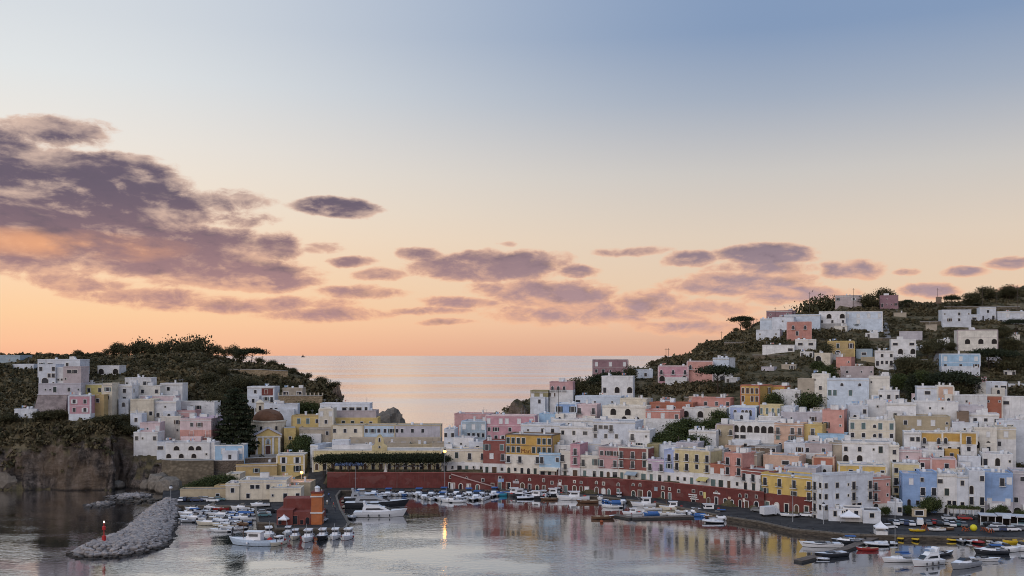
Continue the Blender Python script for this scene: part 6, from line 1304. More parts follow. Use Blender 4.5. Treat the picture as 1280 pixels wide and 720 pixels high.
# ---------------------------------------------------------------- lamps, masts, beacon
LAMPM = MT('lamp_glow', .5); LAMPM.b.inputs['Emission Color'].default_value = (1, .42, .08, 1); LAMPM.b.inputs['Emission Strength'].default_value = 5; LAMPM.col((1, .6, .3))
def street_lamp(px, ybase, ytop, D, z0, label, lit):
    p = at(px, HZ, D); r = empty('street_lamp', (p.x, D, z0), 0, label, 'street lamp', None); h = CAMZ + D * (HZ - ytop) / F - z0
    q = MB(); q.tube([(0, 0, 0), (0, 0, h - .3)], .11, 6, 0, .06); q.obj('pole', METAL, r)
    q = MB(); q.lathe([(.10, h - .3), (.42, h - .22), (.34, h + .12), (.06, h + .3)], 8); q.obj('lamp_head', IRON, r)
    q = MB(); q.lathe([(.05, h - 1.2), (.45, h - 1.0), (.58, h - .62), (.4, h - .24)], 10); q.obj('globe', LAMPM.m if lit else TANK, r, True)
    if lit:
        l = bpy.data.lights.new('lamp_light', 'POINT'); l.energy = lit; l.color = (1, .42, .10); l.shadow_soft_size = .45; lo_ = bpy.data.objects.new('lamp_light', l); COL.objects.link(lo_); lo_.parent = r; lo_.location = (0, -.55, h - .6)
street_lamp(556, 610, 562, 362.5, QZ, 'lit orange street lamp standing before the red wall', 90)
street_lamp(377, 620, 588, 352, QZ, 'lit orange street lamp beside the yellow house', 800)
street_lamp(213.5, 640, 607, 322, QZ, 'unlit lamp post at the root of the breakwater', 0); street_lamp(991, 652, 592, 291, QZ, 'tall lamp post before the bright yellow house', 0); street_lamp(1029.5, 650, 629, 287, QZ, 'short lamp post before the apartment block', 0)
p = atz(130, 678, 2.2); bc = empty('beacon', p, 0, 'red harbour beacon on the breakwater tip', 'beacon'); RP = plain('beacon_red', (.42, .02, .018), .5)
q = MB(); q.lathe([(.55, -.6), (.55, 1.7), (.2, 1.8)], 10); q.obj('base_drum', RP, bc); q = MB(); q.tube([(0, 0, 1.7), (0, 0, 5.0)], .13, 6); q.obj('pole', RP, bc)
q = MB(); q.lathe([(.12, 3.2), (.45, 3.25), (.45, 4.1), (.12, 4.15)], 8); q.obj('cage', RP, bc); q = MB(); q.lathe([(.16, 5.0), (.2, 5.15), (.18, 5.4), (.03, 5.5)], 8); lm = MT('beacon_light', .4); lm.b.inputs['Emission Color'].default_value = (1, .75, .6, 1); lm.b.inputs['Emission Strength'].default_value = 5; q.obj('light', lm.m, bc)
q = MB(); q.box(-.9, .9, -.9, .9, -1.8, -.6); q.obj('plinth', P_('lavgrey'), bc)
WOOD = plain('pole_wood', (.09, .07, .055), .9)
for px, yt_, D, lb in [(832.5, 435, 500, 'first of the twin utility poles on the seaward ridge'), (835.5, 435, 500, 'second of the twin utility poles on the seaward ridge'), (946, 398, 560, 'utility pole beside the leaning pine'), (942, 400, 566, 'slanted utility pole behind the leaning pine'), (969, 384, 586, 'mast on the hill brow cottage'), (1012, 365, 598, 'lattice mast on the ridge'), (1067, 360, 604, 'thin aerial on the ridge farmhouse'), (1172, 360, 607, 'mast beside the tiny stone hut'), (1246, 361, 590, 'utility pole above the white bungalow'), (1228, 358, 606, 'utility pole on the far ridge'), (1272, 356, 600, 'last utility pole on the far ridge'), (698, 485, 402, 'utility pole before the cornflower blue house'), (902, 420, 545, 'utility pole under the hill village'), (848, 545, 352, 'utility pole in the town garden')]:
    zg = float(zat(px, D)); h = CAMZ + D * (HZ - yt_) / F - zg; h = max(h, 5); r = empty('utility_pole', (D * (px - CX) / F, D, zg), 0, lb, 'pole'); q = MB(); q.tube([(0, 0, -1), (0, 0, h)], .14, 5, 0, .09); q.obj('pole', WOOD, r); q = MB(); q.box(-.7, .7, -.05, .05, h - .8, h - .68); q.obj('crossarm', WOOD, r)
# ---------------------------------------------------------------- cars and quay clutter
def car_proto(name, col, van=False):
    """body with wheel arches and bonnet, glasshouse, four wheels, lamps; nose towards +x"""
    L, W = (4.9, 1.9) if van else (4.0, 1.68); m = plain('car_paint_' + name, col, .35, .5, 0, .04); r = empty('car', (0, 0, 0))
    prof = [(-L/2, .38), (-L/2, .95), (-L/2 + .12, 1.02), (L * .18, 1.0), (L/2 - .18, .82), (L/2, .62), (L/2, .36)] if not van else [(-L/2, .38), (-L/2, 1.9), (L * .12, 1.95), (L * .27, 1.15), (L/2 - .1, .95), (L/2, .7), (L/2, .36)]
    q = MB(); q.loft([[(x, y * W/2 * (1 if z < .8 else .94 if z < 1.3 else .84), z) for x, z in prof] for y in (-1, 1)], 0, True, True, True); q.obj('body', m, r)
    if not van:
        q = MB(); q.loft([[(-L * .46, s * W * .44, .96), (-L * .36, s * W * .37, 1.42), (L * .06, s * W * .37, 1.43), (L * .24, s * W * .44, .97)] for s in (-1, 1)], 1, True, True, True); q.box(-L * .355, L * .055, -W * .362, W * .362, 1.415, 1.455, 0); q.obj('cabin', [m, PANE], r)
    else:
        q = MB(); q.v += [(L * .125, s * W * .40, 1.85) for s in (-1, 1)] + [(L * .275, s * W * .455, 1.18) for s in (1, -1)]; q.f.append((0, 1, 2, 3)); q.m.append(0); o = q.obj('windscreen', PANE, r); o.location.x = .015; o.location.z = .012
    for sx_ in (-.31, .31):
        for sy in (-1, 1):
            q = MB(); rings = [[(sx_ * L + .31 * math.cos(a), sy * (W/2 - .02) + d, .31 + .31 * math.sin(a)) for a in [2 * math.pi * j / 10 for j in range(10)]] for d in (-.1, .06)]; q.loft(rings, 0, True, True, True); q.obj('wheel', IRON, r)
    for sy in (-1, 1):
        q = MB(); q.box(L/2 - .06, L/2 + .012, sy * W * .36 - .16, sy * W * .36 + .16, .56, .70); q.obj('headlight', TANK, r)
    return r
CARS = {k: car_proto(k, c, v) for k, c, v in (('white', (.70, .70, .71), 0), ('silver', (.42, .43, .45), 0), ('dark blue', (.035, .05, .11), 0), ('black', (.018, .018, .02), 0), ('red', (.33, .03, .025), 0), ('grey', (.16, .165, .17), 0), ('white van', (.70, .70, .70), 1), ('teal', (.07, .16, .18), 0))}
def car(px, py, kind, head, label, group=None, z=None):
    o = CARS[kind]; c = copy_tree(o) ; c.name = 'van' if 'van' in kind else 'parked_car'; p = atz(px, py, QZ if z is None else z); c.location = p; c.rotation_euler = (0, 0, R(head)); tag(c, label, 'van' if 'van' in kind else 'car', group)
LQ = 'by the sand coloured yard wall'
for px, py, k, h_ in [(227, 626.6, 'white', 95), (232, 626.2, 'dark blue', 85), (239, 626.4, 'black', 90), (246, 627, 'dark blue', 5), (254, 625.6, 'grey', 0), (259, 626.2, 'silver', 5), (266, 627.6, 'white', 2), (274, 626, 'teal', 0)]:
    car(px, py, k, h_, f'{k} car parked ' + ('across the quay ' if h_ > 40 else 'along the quay ') + LQ, 'cars by the yard wall')
for px, py, k, h_, lb in [(331, 646, 'teal', 10, 'teal car on the slip beside the boats'), (339, 641, 'black', 30, 'black car before the workshops'), (330, 643, 'silver', 12, 'silver car on the slip beside the teal one'), (404, 641, 'black', 80, 'black car by the orange light tower'), (403, 648, 'black', 85, 'black car at the pier end'), (365, 628, 'white', 10, 'white car before the low cream workshops'), (371, 629, 'silver', 60, 'silver car parked askew by the workshops'), (404, 652, 'silver', 80, 'silver car at the pier end'),
                         (947, 640, 'grey', -35, 'grey car beside the white lorry'), (1006, 646, 'white', 160, 'small white car before the red based house')]: car(px, py, k, h_, lb)
seq = ['black', 'white', 'silver', 'dark blue', 'white', 'grey', 'red', 'black', 'silver', 'white', 'teal', 'grey']; used_ = {}
for i, (px, py, h_) in enumerate([(1113, 654, 80), (1120, 656, 75), (1127, 655, 80), (1133, 656, 75), (1139, 657, 80), (1160, 656, 78), (1167, 655, 80), (1174, 657, 75), (1182, 656, 80), (1190, 658, 78), (1197, 657, 80), (1204, 658, 76), (1239, 658, 5), (1248, 660, 0), (1243, 664, 0), (1256, 664, 4), (1266, 664, 0), (1276, 663, 4), (1206, 650, -15), (1214, 649.5, -15), (1186, 650, -15), (1112, 661, 10), (1277, 656, 60)]):
    k = seq[i % 12]; car(px, py, k, h_, f'{k} car parked nose in on the waterfront square' if abs(h_) > 40 else f'{k} car parked lengthwise on the waterfront square', 'cars on the waterfront square')
car(1150, 656, 'white van', 70, 'white van parked on the waterfront square'); car(974, 638, 'white van', 30, 'white van under the bright yellow house')
for o in list(CARS.values()):
    for c in list(o.children): bpy.data.objects.remove(c)
    bpy.data.objects.remove(o)
p = atz(961, 645, QZ); tk = empty('lorry', p, R(25), 'white box lorry parked below the red based yellow house', 'lorry'); q = MB(); q.box(-2.6, 1.6, -1.1, 1.1, .7, 3.0); q.obj('cargo_box', TANK, tk); q = MB(); q.loft([[(1.7, s * 1.02, .5), (1.7, s * 1.02, 2.3), (2.9, s * 1.0, 2.2), (3.4, s * 1.0, 1.3), (3.4, s * 1.0, .5)] for s in (-1, 1)], 0, True, True, True); q.obj('cab', TANK, tk); q = MB(); q.box(2.96, 3.0, -.85, .85, 1.45, 2.0); q.obj('windscreen', PANE, tk)
for x in (-1.7, 2.5):
    for s in (-1, 1): q = MB(); q.loft([[(x + .42 * math.cos(a), s * .95 + d, .42 + .42 * math.sin(a)) for a in [2 * math.pi * j / 10 for j in range(10)]] for d in (-.12, .12)], 0, True, True, True); q.obj('wheel', IRON, tk)
p = atz(1217, 664, QZ); q = MB(); q.lathe([(.95 * math.sin(a) + .001, .95 - .95 * math.cos(a)) for a in [math.pi * i / 12 for i in range(13)]], 16); by = empty('buoy', p, 0, 'big yellow ball buoy lying on the quay', 'buoy'); q.obj('ball', plain('buoy_yellow', (.62, .55, .02), .5), by, True); q = MB(); q.tube([(0, 0, 1.88), (0, 0, 2.1)], .12, 6); q.obj('ring', IRON, by)
RUST = plain('rusty_red', (.26, .075, .035), .8, .2, 0, .3)
for px, py, lb in [(1156, 664, 'rusty red boat trolley beside the van'), (1207, 664, 'rusty frame of anchors by the ball buoy'), (1232, 664, 'orange tangle of net floats on the quay'), (1238, 666, 'red heap of chains on the quay')]:
    p = atz(px, py, QZ); r = empty('trolley' if '1156' in str(px) else 'gear_heap', p, .4, lb, 'gear')
    for i in range(7):
        q = MB(); a, b_ = Vector((random.uniform(-1.2, 1.2), random.uniform(-.8, .8), .1)), Vector((random.uniform(-1.2, 1.2), random.uniform(-.8, .8), random.uniform(.8, 2.0 if px == 1156 else 1.3))); q.tube([a, (a + b_) / 2 + Vector((.1, .1, .1)), b_], .12, 5); q.obj('bar', RUST, r)
# ---------------------------------------------------------------- far vessels
p = atz(379, 446.6, 0); sh = empty('ship', p, R(12), 'small dark ship far out on the horizon', 'ship'); k = p.y / F; SD = plain('ship_dark', (.05, .045, .05)); q = MB(); q.loft([[(-2.6 * k, s * .5 * k, .0), (-2.4 * k, s * .5 * k, 1.0 * k), (2.4 * k, s * .5 * k, 1.0 * k), (2.7 * k, s * .1 * k, 1.3 * k), (2.2 * k, s * .3 * k, 0)] for s in (-1, 1)], 0, True, True, True); q.obj('hull', SD, sh); q = MB(); q.box(-1.4 * k, .6 * k, -.4 * k, .4 * k, 1.0 * k, 2.2 * k); q.box(-.6 * k, .1 * k, -.3 * k, .3 * k, 2.2 * k, 3.4 * k); q.obj('superstructure', SD, sh)
# people on the pier
def person_mesh(shirt, trousers, step):
    me = bpy.data.meshes.new('person'); s = step
    vt = [(0, 0, .95), (0, 0, 1.18), (0, 0, 1.42), (0, 0, 1.55), (0, .02, 1.68), (-.09, s * .5, .9), (-.10, s, .50), (-.10, s * 1.5, .06), (.09, -s * .5, .9), (.10, -s, .50), (.10, -s * 1.7, .08), (-.20, 0, 1.40), (-.25, -s * .4, 1.12), (-.25, -s, .86), (.20, 0, 1.40), (.25, s * .4, 1.12), (.25, s, .86)]
    eg = [(0, 1), (1, 2), (2, 3), (3, 4), (0, 5), (5, 6), (6, 7), (0, 8), (8, 9), (9, 10), (2, 11), (11, 12), (12, 13), (2, 14), (14, 15), (15, 16)]
    rd = [.15, .13, .16, .055, .10, .10, .07, .05, .10, .07, .05, .07, .05, .035, .07, .05, .035]
    me.from_pydata(vt, eg, []); o = bpy.data.objects.new('tmp', me); COL.objects.link(o); md = o.modifiers.new('s', 'SKIN')
    for v, r_ in zip(me.skin_vertices[0].data, rd): v.radius = (r_, r_)
    me.skin_vertices[0].data[0].use_root = True; o.modifiers.new('d', 'SUBSURF').levels = 1
    dg = bpy.context.evaluated_depsgraph_get(); m2 = bpy.data.meshes.new_from_object(o.evaluated_get(dg)); bpy.data.objects.remove(o)
    for m in (plain('skin_tone', (.42, .26, .18), .6), plain('cloth_' + shirt[0], shirt[1], .9), plain('cloth_' + trousers[0], trousers[1], .9)): m2.materials.append(m)
    for pl in m2.polygons: z = pl.center.z; pl.material_index = 0 if z > 1.5 else (1 if z > .95 else 2)
    m2.name = 'person'; return m2
SH = {'white': (.7, .7, .7), 'dark': (.03, .03, .04), 'red': (.4, .05, .04), 'blue': (.08, .13, .3)}
PM = {k: person_mesh((k, SH[k]), ('navy' if i % 2 else 'sand', (.03, .035, .06) if i % 2 else (.3, .25, .18)), .10 + .05 * i) for i, k in enumerate(SH)}
for i, (px, py, k, a, lb) in enumerate([(409, 631, 'white', 20, 'person in white top walking down the pier'), (413, 628, 'dark', 200, 'person in dark top walking up the pier'), (417, 634, 'red', 90, 'person in red top near the moored yachts'), (411, 622, 'blue', 10, 'person in blue top at the foot of the street'), (419, 640, 'dark', 170, 'person in dark top at the pier edge'), (1207, 647, 'white', 40, 'person in white top before the vine pergola'), (1187, 646, 'dark', 100, 'person in dark top before the great arch'), (402, 617, 'white', 180, 'person in white top beside the red wall corner'), (1226, 651, 'blue', 90, 'person in blue top beside the restaurant')]):
    p = atz(px, py, QZ); o = mobj('person', PM[k]); o.location = p; o.rotation_euler = (0, 0, R(a)); tag(o, lb, 'person')
# ================================================================ boats
BW = plain('boat_white', (.74, .74, .75), .3, .5, 0, .05); BCR = plain('boat_cream', (.66, .60, .48), .4, .4); BBL = plain('boat_blue', (.06, .16, .42), .4, .4); BRD = plain('boat_red', (.30, .025, .022), .35, .5)
BDK = plain('boat_dark', (.022, .024, .030), .3, .5); BGR = plain('boat_grey', (.30, .31, .33), .4, .4); BTQ = plain('boat_turquoise', (.05, .30, .42), .5, .3); BYL = plain('boat_yellow', (.62, .42, .03), .4, .4); BWD = plain('boat_wood', (.13, .07, .04), .7, .3)
TEAK = plain('boat_deck', (.40, .33, .25), .8, .2); INT = plain('boat_inside', (.28, .28, .29), .8, .2); COV = plain('boat_cover', (.60, .62, .66), .8, .2); COVB = plain('boat_cover_blue', (.05, .12, .30), .8, .2); ENG = plain('outboard_black', (.02, .02, .022), .4, .4); NET = plain('net_red', (.36, .05, .04), .9, .2)
def hull(L, B, Fb, double=False, flare=1.0):
    """stations from stern to bow: sheer, chine, keel"""
    S = []
    for i in range(13):
        t_ = i / 12; x = -L/2 + L * t_
        hb = B/2 * (1 - max(0, (t_ - .42) / .58) ** 2.3) * (.86 + .14 * min(1, t_ / .3))
        if double: hb = B/2 * max(0, 1 - abs((t_ - .48) / .52) ** 2.4)
        hb = max(hb, .03); zs = Fb * (.86 + .42 * t_ ** 2 + (.22 * (1 - t_) ** 3 if double else 0)); S.append((x, hb, zs))
    return S
def boat_hull(q, S, m, mb, raked=.10):
    L = S[-1][0] - S[0][0]; rings = []
    for i, (x, hb, zs) in enumerate(S):
        t_ = i / 12; dx = raked * L * max(0, t_ - .55) / .45
        rings.append([(x, -hb, zs), (x - dx * .35, -hb * .97, zs * .55), (x - dx * .8, -hb * .84, .08), (x - dx, 0, -.35), (x - dx * .8, hb * .84, .08), (x - dx * .35, hb * .97, zs * .55), (x, hb, zs)])
    n0 = len(q.f); q.loft(rings, 0, False, True, False)
    for f_ in range(n0, len(q.f)):
        zc = sum(q.v[i][2] for i in q.f[f_]) / len(q.f[f_])
        if zc < .22: q.m[f_] = 1
def boat_proto(kind, hm, dm=None, L=6.0, B=2.2, Fb=.75, extra=None, bottom=None):
    r = empty('boat', (0, 0, 0)); dbl = kind in ('gozzo', 'fisher'); S = hull(L, B, Fb, dbl); q = MB(); boat_hull(q, S, 0, 1); q.obj('hull', [hm, bottom or BDK], r, False)
    # deck forward, sunk cockpit aft
    cut = {'cruiser': 6, 'launch': 7, 'gozzo': 9, 'rib': 8, 'fisher': 5, 'speed': 6, 'sail': 4, 'yacht': 0}[kind]
    q = MB(); q.loft([[(x, -hb * .97, zs - .03), (x, 0, zs + .05), (x, hb * .97, zs - .03)] for x, hb, zs in S[cut:]], 0, False); q.obj('deck', dm or BW, r)
    if cut:
        q = MB(); q.loft([[(x, -hb * .98, zs), (x, -hb * .82, zs), (x, -hb * .78, .2), (x, hb * .78, .2), (x, hb * .82, zs), (x, hb * .98, zs)] for x, hb, zs in S[:cut + 1]], 0, False, True, True); q.obj('cockpit', INT if kind != 'gozzo' else TEAK, r)
    zm = S[6][2]
    def cab(x0, x1, w, h, rake0, rake1, mat, nm='cabin', z=None, top=.8):
        z = zm - .05 if z is None else z; q = MB(); q.v += [(x0, -w/2, z), (x1, -w/2 * .8, z), (x1, w/2 * .8, z), (x0, w/2, z), (x0 + rake0, -w/2 * top, z + h), (x1 - rake1, -w/2 * top * .85, z + h), (x1 - rake1, w/2 * top * .85, z + h), (x0 + rake0, w/2 * top, z + h)]
        for f_ in ((0, 1, 5, 4), (1, 2, 6, 5), (2, 3, 7, 6), (3, 0, 4, 7), (4, 5, 6, 7)): q.f.append(f_); q.m.append(0)
        return q.obj(nm, mat, r)
    def motor(x=None):
        q = MB(); x = -L/2 - .25 if x is None else x; q.box(x - .22, x + .18, -.2, .2, .45, 1.15); q.box(x - .1, x + .1, -.08, .08, -.3, .45); q.obj('outboard', ENG, r)
    if kind == 'launch':
        cab(-L * .02, L * .12, B * .42, .75, .1, .25, BW, 'console', .2); q = MB(); q.box(L * .06, L * .09, -B * .2, B * .2, .9, 1.25); q.obj('windscreen', PANE, r)
        for x in (-.32, .24): q = MB(); q.box(L * x - .25, L * x + .25, -B * .33, B * .33, .2, .55); q.obj('seat', COV if x < 0 else BW, r)
        motor()
    elif kind == 'cruiser':
        cab(-L * .12, L * .34, B * .78, .55, .05, L * .16, BW); cab(-L * .10, L * .14, B * .70, .55, .1, L * .10, PANE, 'windscreen', zm + .48); q = MB(); q.box(-L * .30, -L * .2, -B * .36, B * .36, .2, .7); q.obj('seat', COV, r); motor()
        if extra == 'canopy': q = MB(); q.box(-L * .34, L * .02, -B * .38, B * .38, zm + 1.15, zm + 1.25); q.obj('canopy', COVB, r)
    elif kind == 'speed':
        cab(-L * .08, L * .20, B * .66, .42, .05, L * .13, PANE, 'windscreen'); q = MB(); q.box(-L * .44, -L * .28, -B * .36, B * .36, .3, zm + .05); q.obj('sunbed', COV, r); q = MB(); q.box(-L * .22, -L * .12, -B * .34, B * .34, .2, zm + .2); q.obj('seat', BGR, r)
        q = MB(); q.loft([[(x, s * hb * 1.004, zs * .70), (x, s * hb * 1.004, zs * .84)] for s in (-1,) for x, hb, zs in S[:12]], 0, False); q.loft([[(x, hb * 1.004, zs * .84), (x, hb * 1.004, zs * .70)] for x, hb, zs in S[:12]], 0, False); q.obj('stripe', BDK, r)
    elif kind == 'rib':
        for s in (-1, 1):
            q = MB(); q.tube([(x, s * hb * .96, zs) for x, hb, zs in S[:12]] + [(S[12][0], 0, S[12][2])], .26, 7); q.obj('tube', COV if hm is BW else hm, r, True)
        cab(-L * .08, L * .06, B * .34, .8, .05, .15, BW, 'console', .2); q = MB(); q.box(-L * .3, -L * .18, -B * .25, B * .25, .2, .75); q.obj('seat', COV, r); motor()
    elif kind == 'gozzo':
        for x in (-.22, .05, .28): q = MB(); q.box(L * x - .14, L * x + .14, -B * .36, B * .36, zm - .28, zm - .2); q.obj('bench', TEAK, r)
        q = MB(); q.box(-L * .12, L * .02, -.3, .3, .2, zm + .12); q.obj('engine_box', hm, r)
        if extra == 'cover': q = MB(); q.loft([[(x, -hb * .9, zs + .02), (x, 0, zs + .4), (x, hb * .9, zs + .02)] for x, hb, zs in S[2:10]], 0, False); q.obj('cover', COVB, r)
    elif kind == 'fisher':
        hm2 = BW; cab(-L * .20, L * .12, B * .62, 1.9, .05, .12, hm2, 'wheelhouse', zm - .35, .92); q = MB(); q.box(L * .085, L * .118, -B * .26, B * .26, zm + .75, zm + 1.3); q.obj('windscreen', PANE, r)
        for s in (-1, 1): q = MB(); q.box(-L * .14, L * .05, s * B * .30 - .02, s * B * .30 + .02, zm + .7, zm + 1.2); q.obj('window', PANE, r)
        q = MB(); q.box(-L * .22, L * .14, -B * .33, B * .33, zm + 1.551, zm + 1.66); q.obj('roof', BW, r)
        q = MB(); q.tube([(L * .2, 0, zm), (L * .2, 0, zm + 3.4)], .06, 5); q.tube([(L * .2, 0, zm + 1.2), (L * .40, 0, zm + 2.6)], .04, 4); q.obj('mast', BWD if hm is not BW else METAL, r)
        q = MB(); rings = [[(-L * .36 + .6 * math.cos(a) * k_, .55 * math.sin(a) * k_ * 1.3, z_) for a in [2 * math.pi * j / 9 for j in range(9)]] for k_, z_ in ((1, .25), (1.05, zm), (.6, zm + .35), (.1, zm + .42))]; q.loft(rings, 0, True, True, True); q.obj('net_heap', NET, r)
        for s in (-1, 1): q = MB(); q.lathe([(.05, zm * .35), (.2, zm * .4), (.22, zm * .7), (.05, zm * .8)], 7, 0, (L * .05, s * (B/2 + .14))); q.obj('fender', BRD if extra == 'red' else BW, r)
    elif kind == 'sail':
        cab(-L * .12, L * .22, B * .55, .45, .1, L * .08, BW); q = MB(); q.tube([(L * .08, 0, zm), (L * .08, 0, zm + (extra or 11))], .075, 6, 0, .05); q.obj('mast', METAL, r)
        q = MB(); q.tube([(L * .08, 0, zm + 1.35), (-L * .36, 0, zm + 1.25)], .17, 6); q.obj('boom_cover', COVB, r); q = MB(); q.box(-L * .36, -L * .1, -B * .34, B * .34, zm + .95, zm + 1.02); q.obj('sprayhood', COVB, r)
        q = MB(); z = zm + .6 * (extra or 11); q.tube([(L * .08, -.8, z), (L * .08, .8, z)], .03, 4); q.obj('spreader', METAL, r)
        q = MB()
        for e in ((L * .48, 0), (-L * .48, 0), (L * .06, B * .45), (L * .06, -B * .45)): q.tube([(e[0], e[1], zm), (L * .08, 0, zm + (extra or 11) * .97)], .012, 3)
        q.obj('rigging', IRON, r)
    elif kind == 'yacht':
        dark = hm is BDK; sm = BGR if dark else BW
        cab(-L * .34, L * .22, B * .80, 1.35, .2, L * .16, sm, 'saloon', zm - .1, .86)
        for s in (-1, 1):
            q = MB(); y = s * B * .373; q.v += [(-L * .28, y * 1.0, zm + .35), (L * .08, y * .93, zm + .45), (-L * .02, y * .90, zm + .95), (-L * .26, y * .94, zm + .95)]; q.f.append((0, 1, 2, 3)); q.m.append(0); q.obj('window', PANE, r)
        q = MB(); q.v += [(L * .19, -B * .27, zm + .25), (L * .19, B * .27, zm + .25), (L * .075, B * .27, zm + 1.12), (L * .075, -B * .27, zm + 1.12)]; q.f.append((0, 1, 2, 3)); q.m.append(0); o = q.obj('windscreen', PANE, r); o.location = (.12, 0, .06)
        cab(-L * .32, L * .02, B * .64, .6, .1, L * .06, sm, 'flybridge', zm + 1.25, .95)
        q = MB(); q.loft([[(-L * .31 + dx, s * B * .3, zm + z_) for dx, z_ in ((0, 1.7), (.9, 1.7), (.2, 2.9), (-.4, 2.9))] for s in (-1, 1)], 0, True, True, True); q.obj('radar_arch', sm, r)
        q = MB(); q.box(-L * .20, -L * .04, -B * .28, B * .28, zm + 2.55, zm + 2.66); q.obj('bimini', COV, r)
        for x in (-.22, -.02, .18):
            for s in (-1, 1): q = MB(); q.lathe([(.04, .3), (.17, .38), (.17, .95), (.04, 1.05)], 7, 0, (L * x, s * (B/2 + .16))); q.obj('fender', BDK, r)
        q = MB(); q.box(-L/2 - 1.0, -L/2 + .02, -B * .4, B * .4, .25, .4); q.obj('swim_platform', TEAK, r)
        q = MB(); pts_ = [(x, -hb * .93, zs + .55) for x, hb, zs in S[6:]] + [(x, hb * .93, zs + .55) for x, hb, zs in reversed(S[6:])]; q.tube(pts_, .025, 4); q.obj('bow_rail', METAL, r)
    return r
BP = {}
def proto(k, *a, **kw): BP[k] = boat_proto(*a, **kw)
proto('launch', 'launch', BW); proto('launchb', 'launch', BBL); proto('launchc', 'launch', BCR, L=5.4); proto('launchg', 'launch', BGR, L=5.2, B=2.0)
proto('cruiser', 'cruiser', BW, L=7.2, B=2.6, Fb=1.0); proto('cruisercan', 'cruiser', BW, L=7.6, B=2.7, Fb=1.0, extra='canopy'); proto('cruiserd', 'cruiser', BDK, L=8.4, B=2.8, Fb=1.05, extra='canopy'); proto('cruisercr', 'cruiser', BCR, L=8.0, B=2.6, Fb=1.05); proto('cruisergrey', 'cruiser', BGR, L=10.4, B=3.3, Fb=1.35)
proto('rib', 'rib', BW, L=5.8, B=2.3, Fb=.55); proto('ribg', 'rib', BGR, L=5.2, B=2.2, Fb=.55); proto('riby', 'rib', BYL, L=3.4, B=1.7, Fb=.45); proto('ribr', 'rib', BRD, L=4.8, B=2.0, Fb=.5)
proto('gozzo', 'gozzo', BW, L=6.2, B=2.2, Fb=.75); proto('gozzob', 'gozzo', BBL, L=6.0, B=2.1, Fb=.75, extra='cover'); proto('gozzow', 'gozzo', BWD, L=6.4, B=2.2, Fb=.75); proto('gozzor', 'gozzo', BRD, L=6.0, B=2.1, Fb=.75); proto('gozzot', 'gozzo', BTQ, L=6.4, B=2.2, Fb=.75, extra='cover'); proto('gozzoy', 'gozzo', BYL, L=6.4, B=2.4, Fb=.8)
proto('fisher', 'fisher', BW, L=8.6, B=3.0, Fb=1.1, bottom=BBL); proto('fisherd', 'fisher', BDK, L=9.0, B=3.1, Fb=1.15); proto('fisherr', 'fisher', BW, L=8.8, B=3.0, Fb=1.1, extra='red', bottom=BRD); proto('fisherb', 'fisher', plain('boat_pale_blue', (.50, .60, .72), .4, .4), L=10.5, B=3.4, Fb=1.25); proto('fisherc', 'fisher', BCR, L=8.2, B=2.9, Fb=1.1, extra='red')
proto('speed', 'speed', BW, L=11.2, B=2.9, Fb=1.15); proto('speedd', 'speed', BDK, L=9.6, B=2.8, Fb=1.1)
proto('sail', 'sail', BW, L=8.4, B=2.8, Fb=1.0, extra=15.5); proto('sails', 'sail', BW, L=8.0, B=2.6, Fb=.9, extra=9.5)
proto('yacht', 'yacht', BW, L=16.4, B=4.6, Fb=1.9); proto('yachtd', 'yacht', BDK, L=21.0, B=5.2, Fb=2.1); proto('yachts', 'yacht', BW, L=10.0, B=3.4, Fb=1.4, bottom=BRD); proto('yachtm', 'yacht', BDK, L=15.0, B=4.2, Fb=1.7); proto('ferry', 'fisher', BW, L=11.5, B=3.6, Fb=1.4, bottom=BBL)
NAMES = dict(launch='motor_launch', launchb='motor_launch', launchc='motor_launch', launchg='motor_launch', cruiser='cabin_cruiser', cruisercan='cabin_cruiser', cruiserd='cabin_cruiser', cruisercr='cabin_cruiser', cruisergrey='cabin_cruiser', rib='inflatable_boat', ribg='inflatable_boat', riby='inflatable_boat', ribr='inflatable_boat',
             gozzo='rowing_boat', gozzob='rowing_boat', gozzow='rowing_boat', gozzor='rowing_boat', gozzot='rowing_boat', gozzoy='rowing_boat', fisher='fishing_boat', fisherd='fishing_boat', fisherr='fishing_boat', fisherb='fishing_boat', fisherc='fishing_boat', speed='speedboat', speedd='speedboat', sail='sailing_boat', sails='sailing_boat', yacht='motor_yacht', yachtd='motor_yacht', yachts='motor_yacht', yachtm='motor_yacht', ferry='passenger_boat')
LOOK = dict(launch='white open motorboat', launchb='blue open motorboat', launchc='cream open motorboat', launchg='grey open motorboat', cruiser='white cabin cruiser', cruisercan='white cabin cruiser with blue canopy', cruiserd='dark hulled cabin cruiser with blue canopy', cruisercr='cream cabin cruiser', cruisergrey='grey cabin cruiser', rib='white inflatable boat', ribg='grey inflatable boat', riby='yellow inflatable dinghy', ribr='red inflatable boat',
            gozzo='white wooden rowing boat', gozzob='blue covered rowing boat', gozzow='brown wooden rowing boat', gozzor='red wooden rowing boat', gozzot='turquoise covered rowing boat', gozzoy='yellow wooden boat', fisher='white fishing boat', fisherd='dark hulled fishing boat', fisherr='white fishing boat with red fenders', fisherb='blue hulled fishing boat', fisherc='cream fishing boat with red fenders')
def boat(px, py, k, head, label, group=None, s=1.0, z=0.0):
    c = copy_tree(BP[k]); c.name = NAMES[k]; p = atz(px, py, z); c.location = p; c.rotation_euler = (0, 0, R(head)); c.scale = (s, s, s); tag(c, label, 'boat', group)
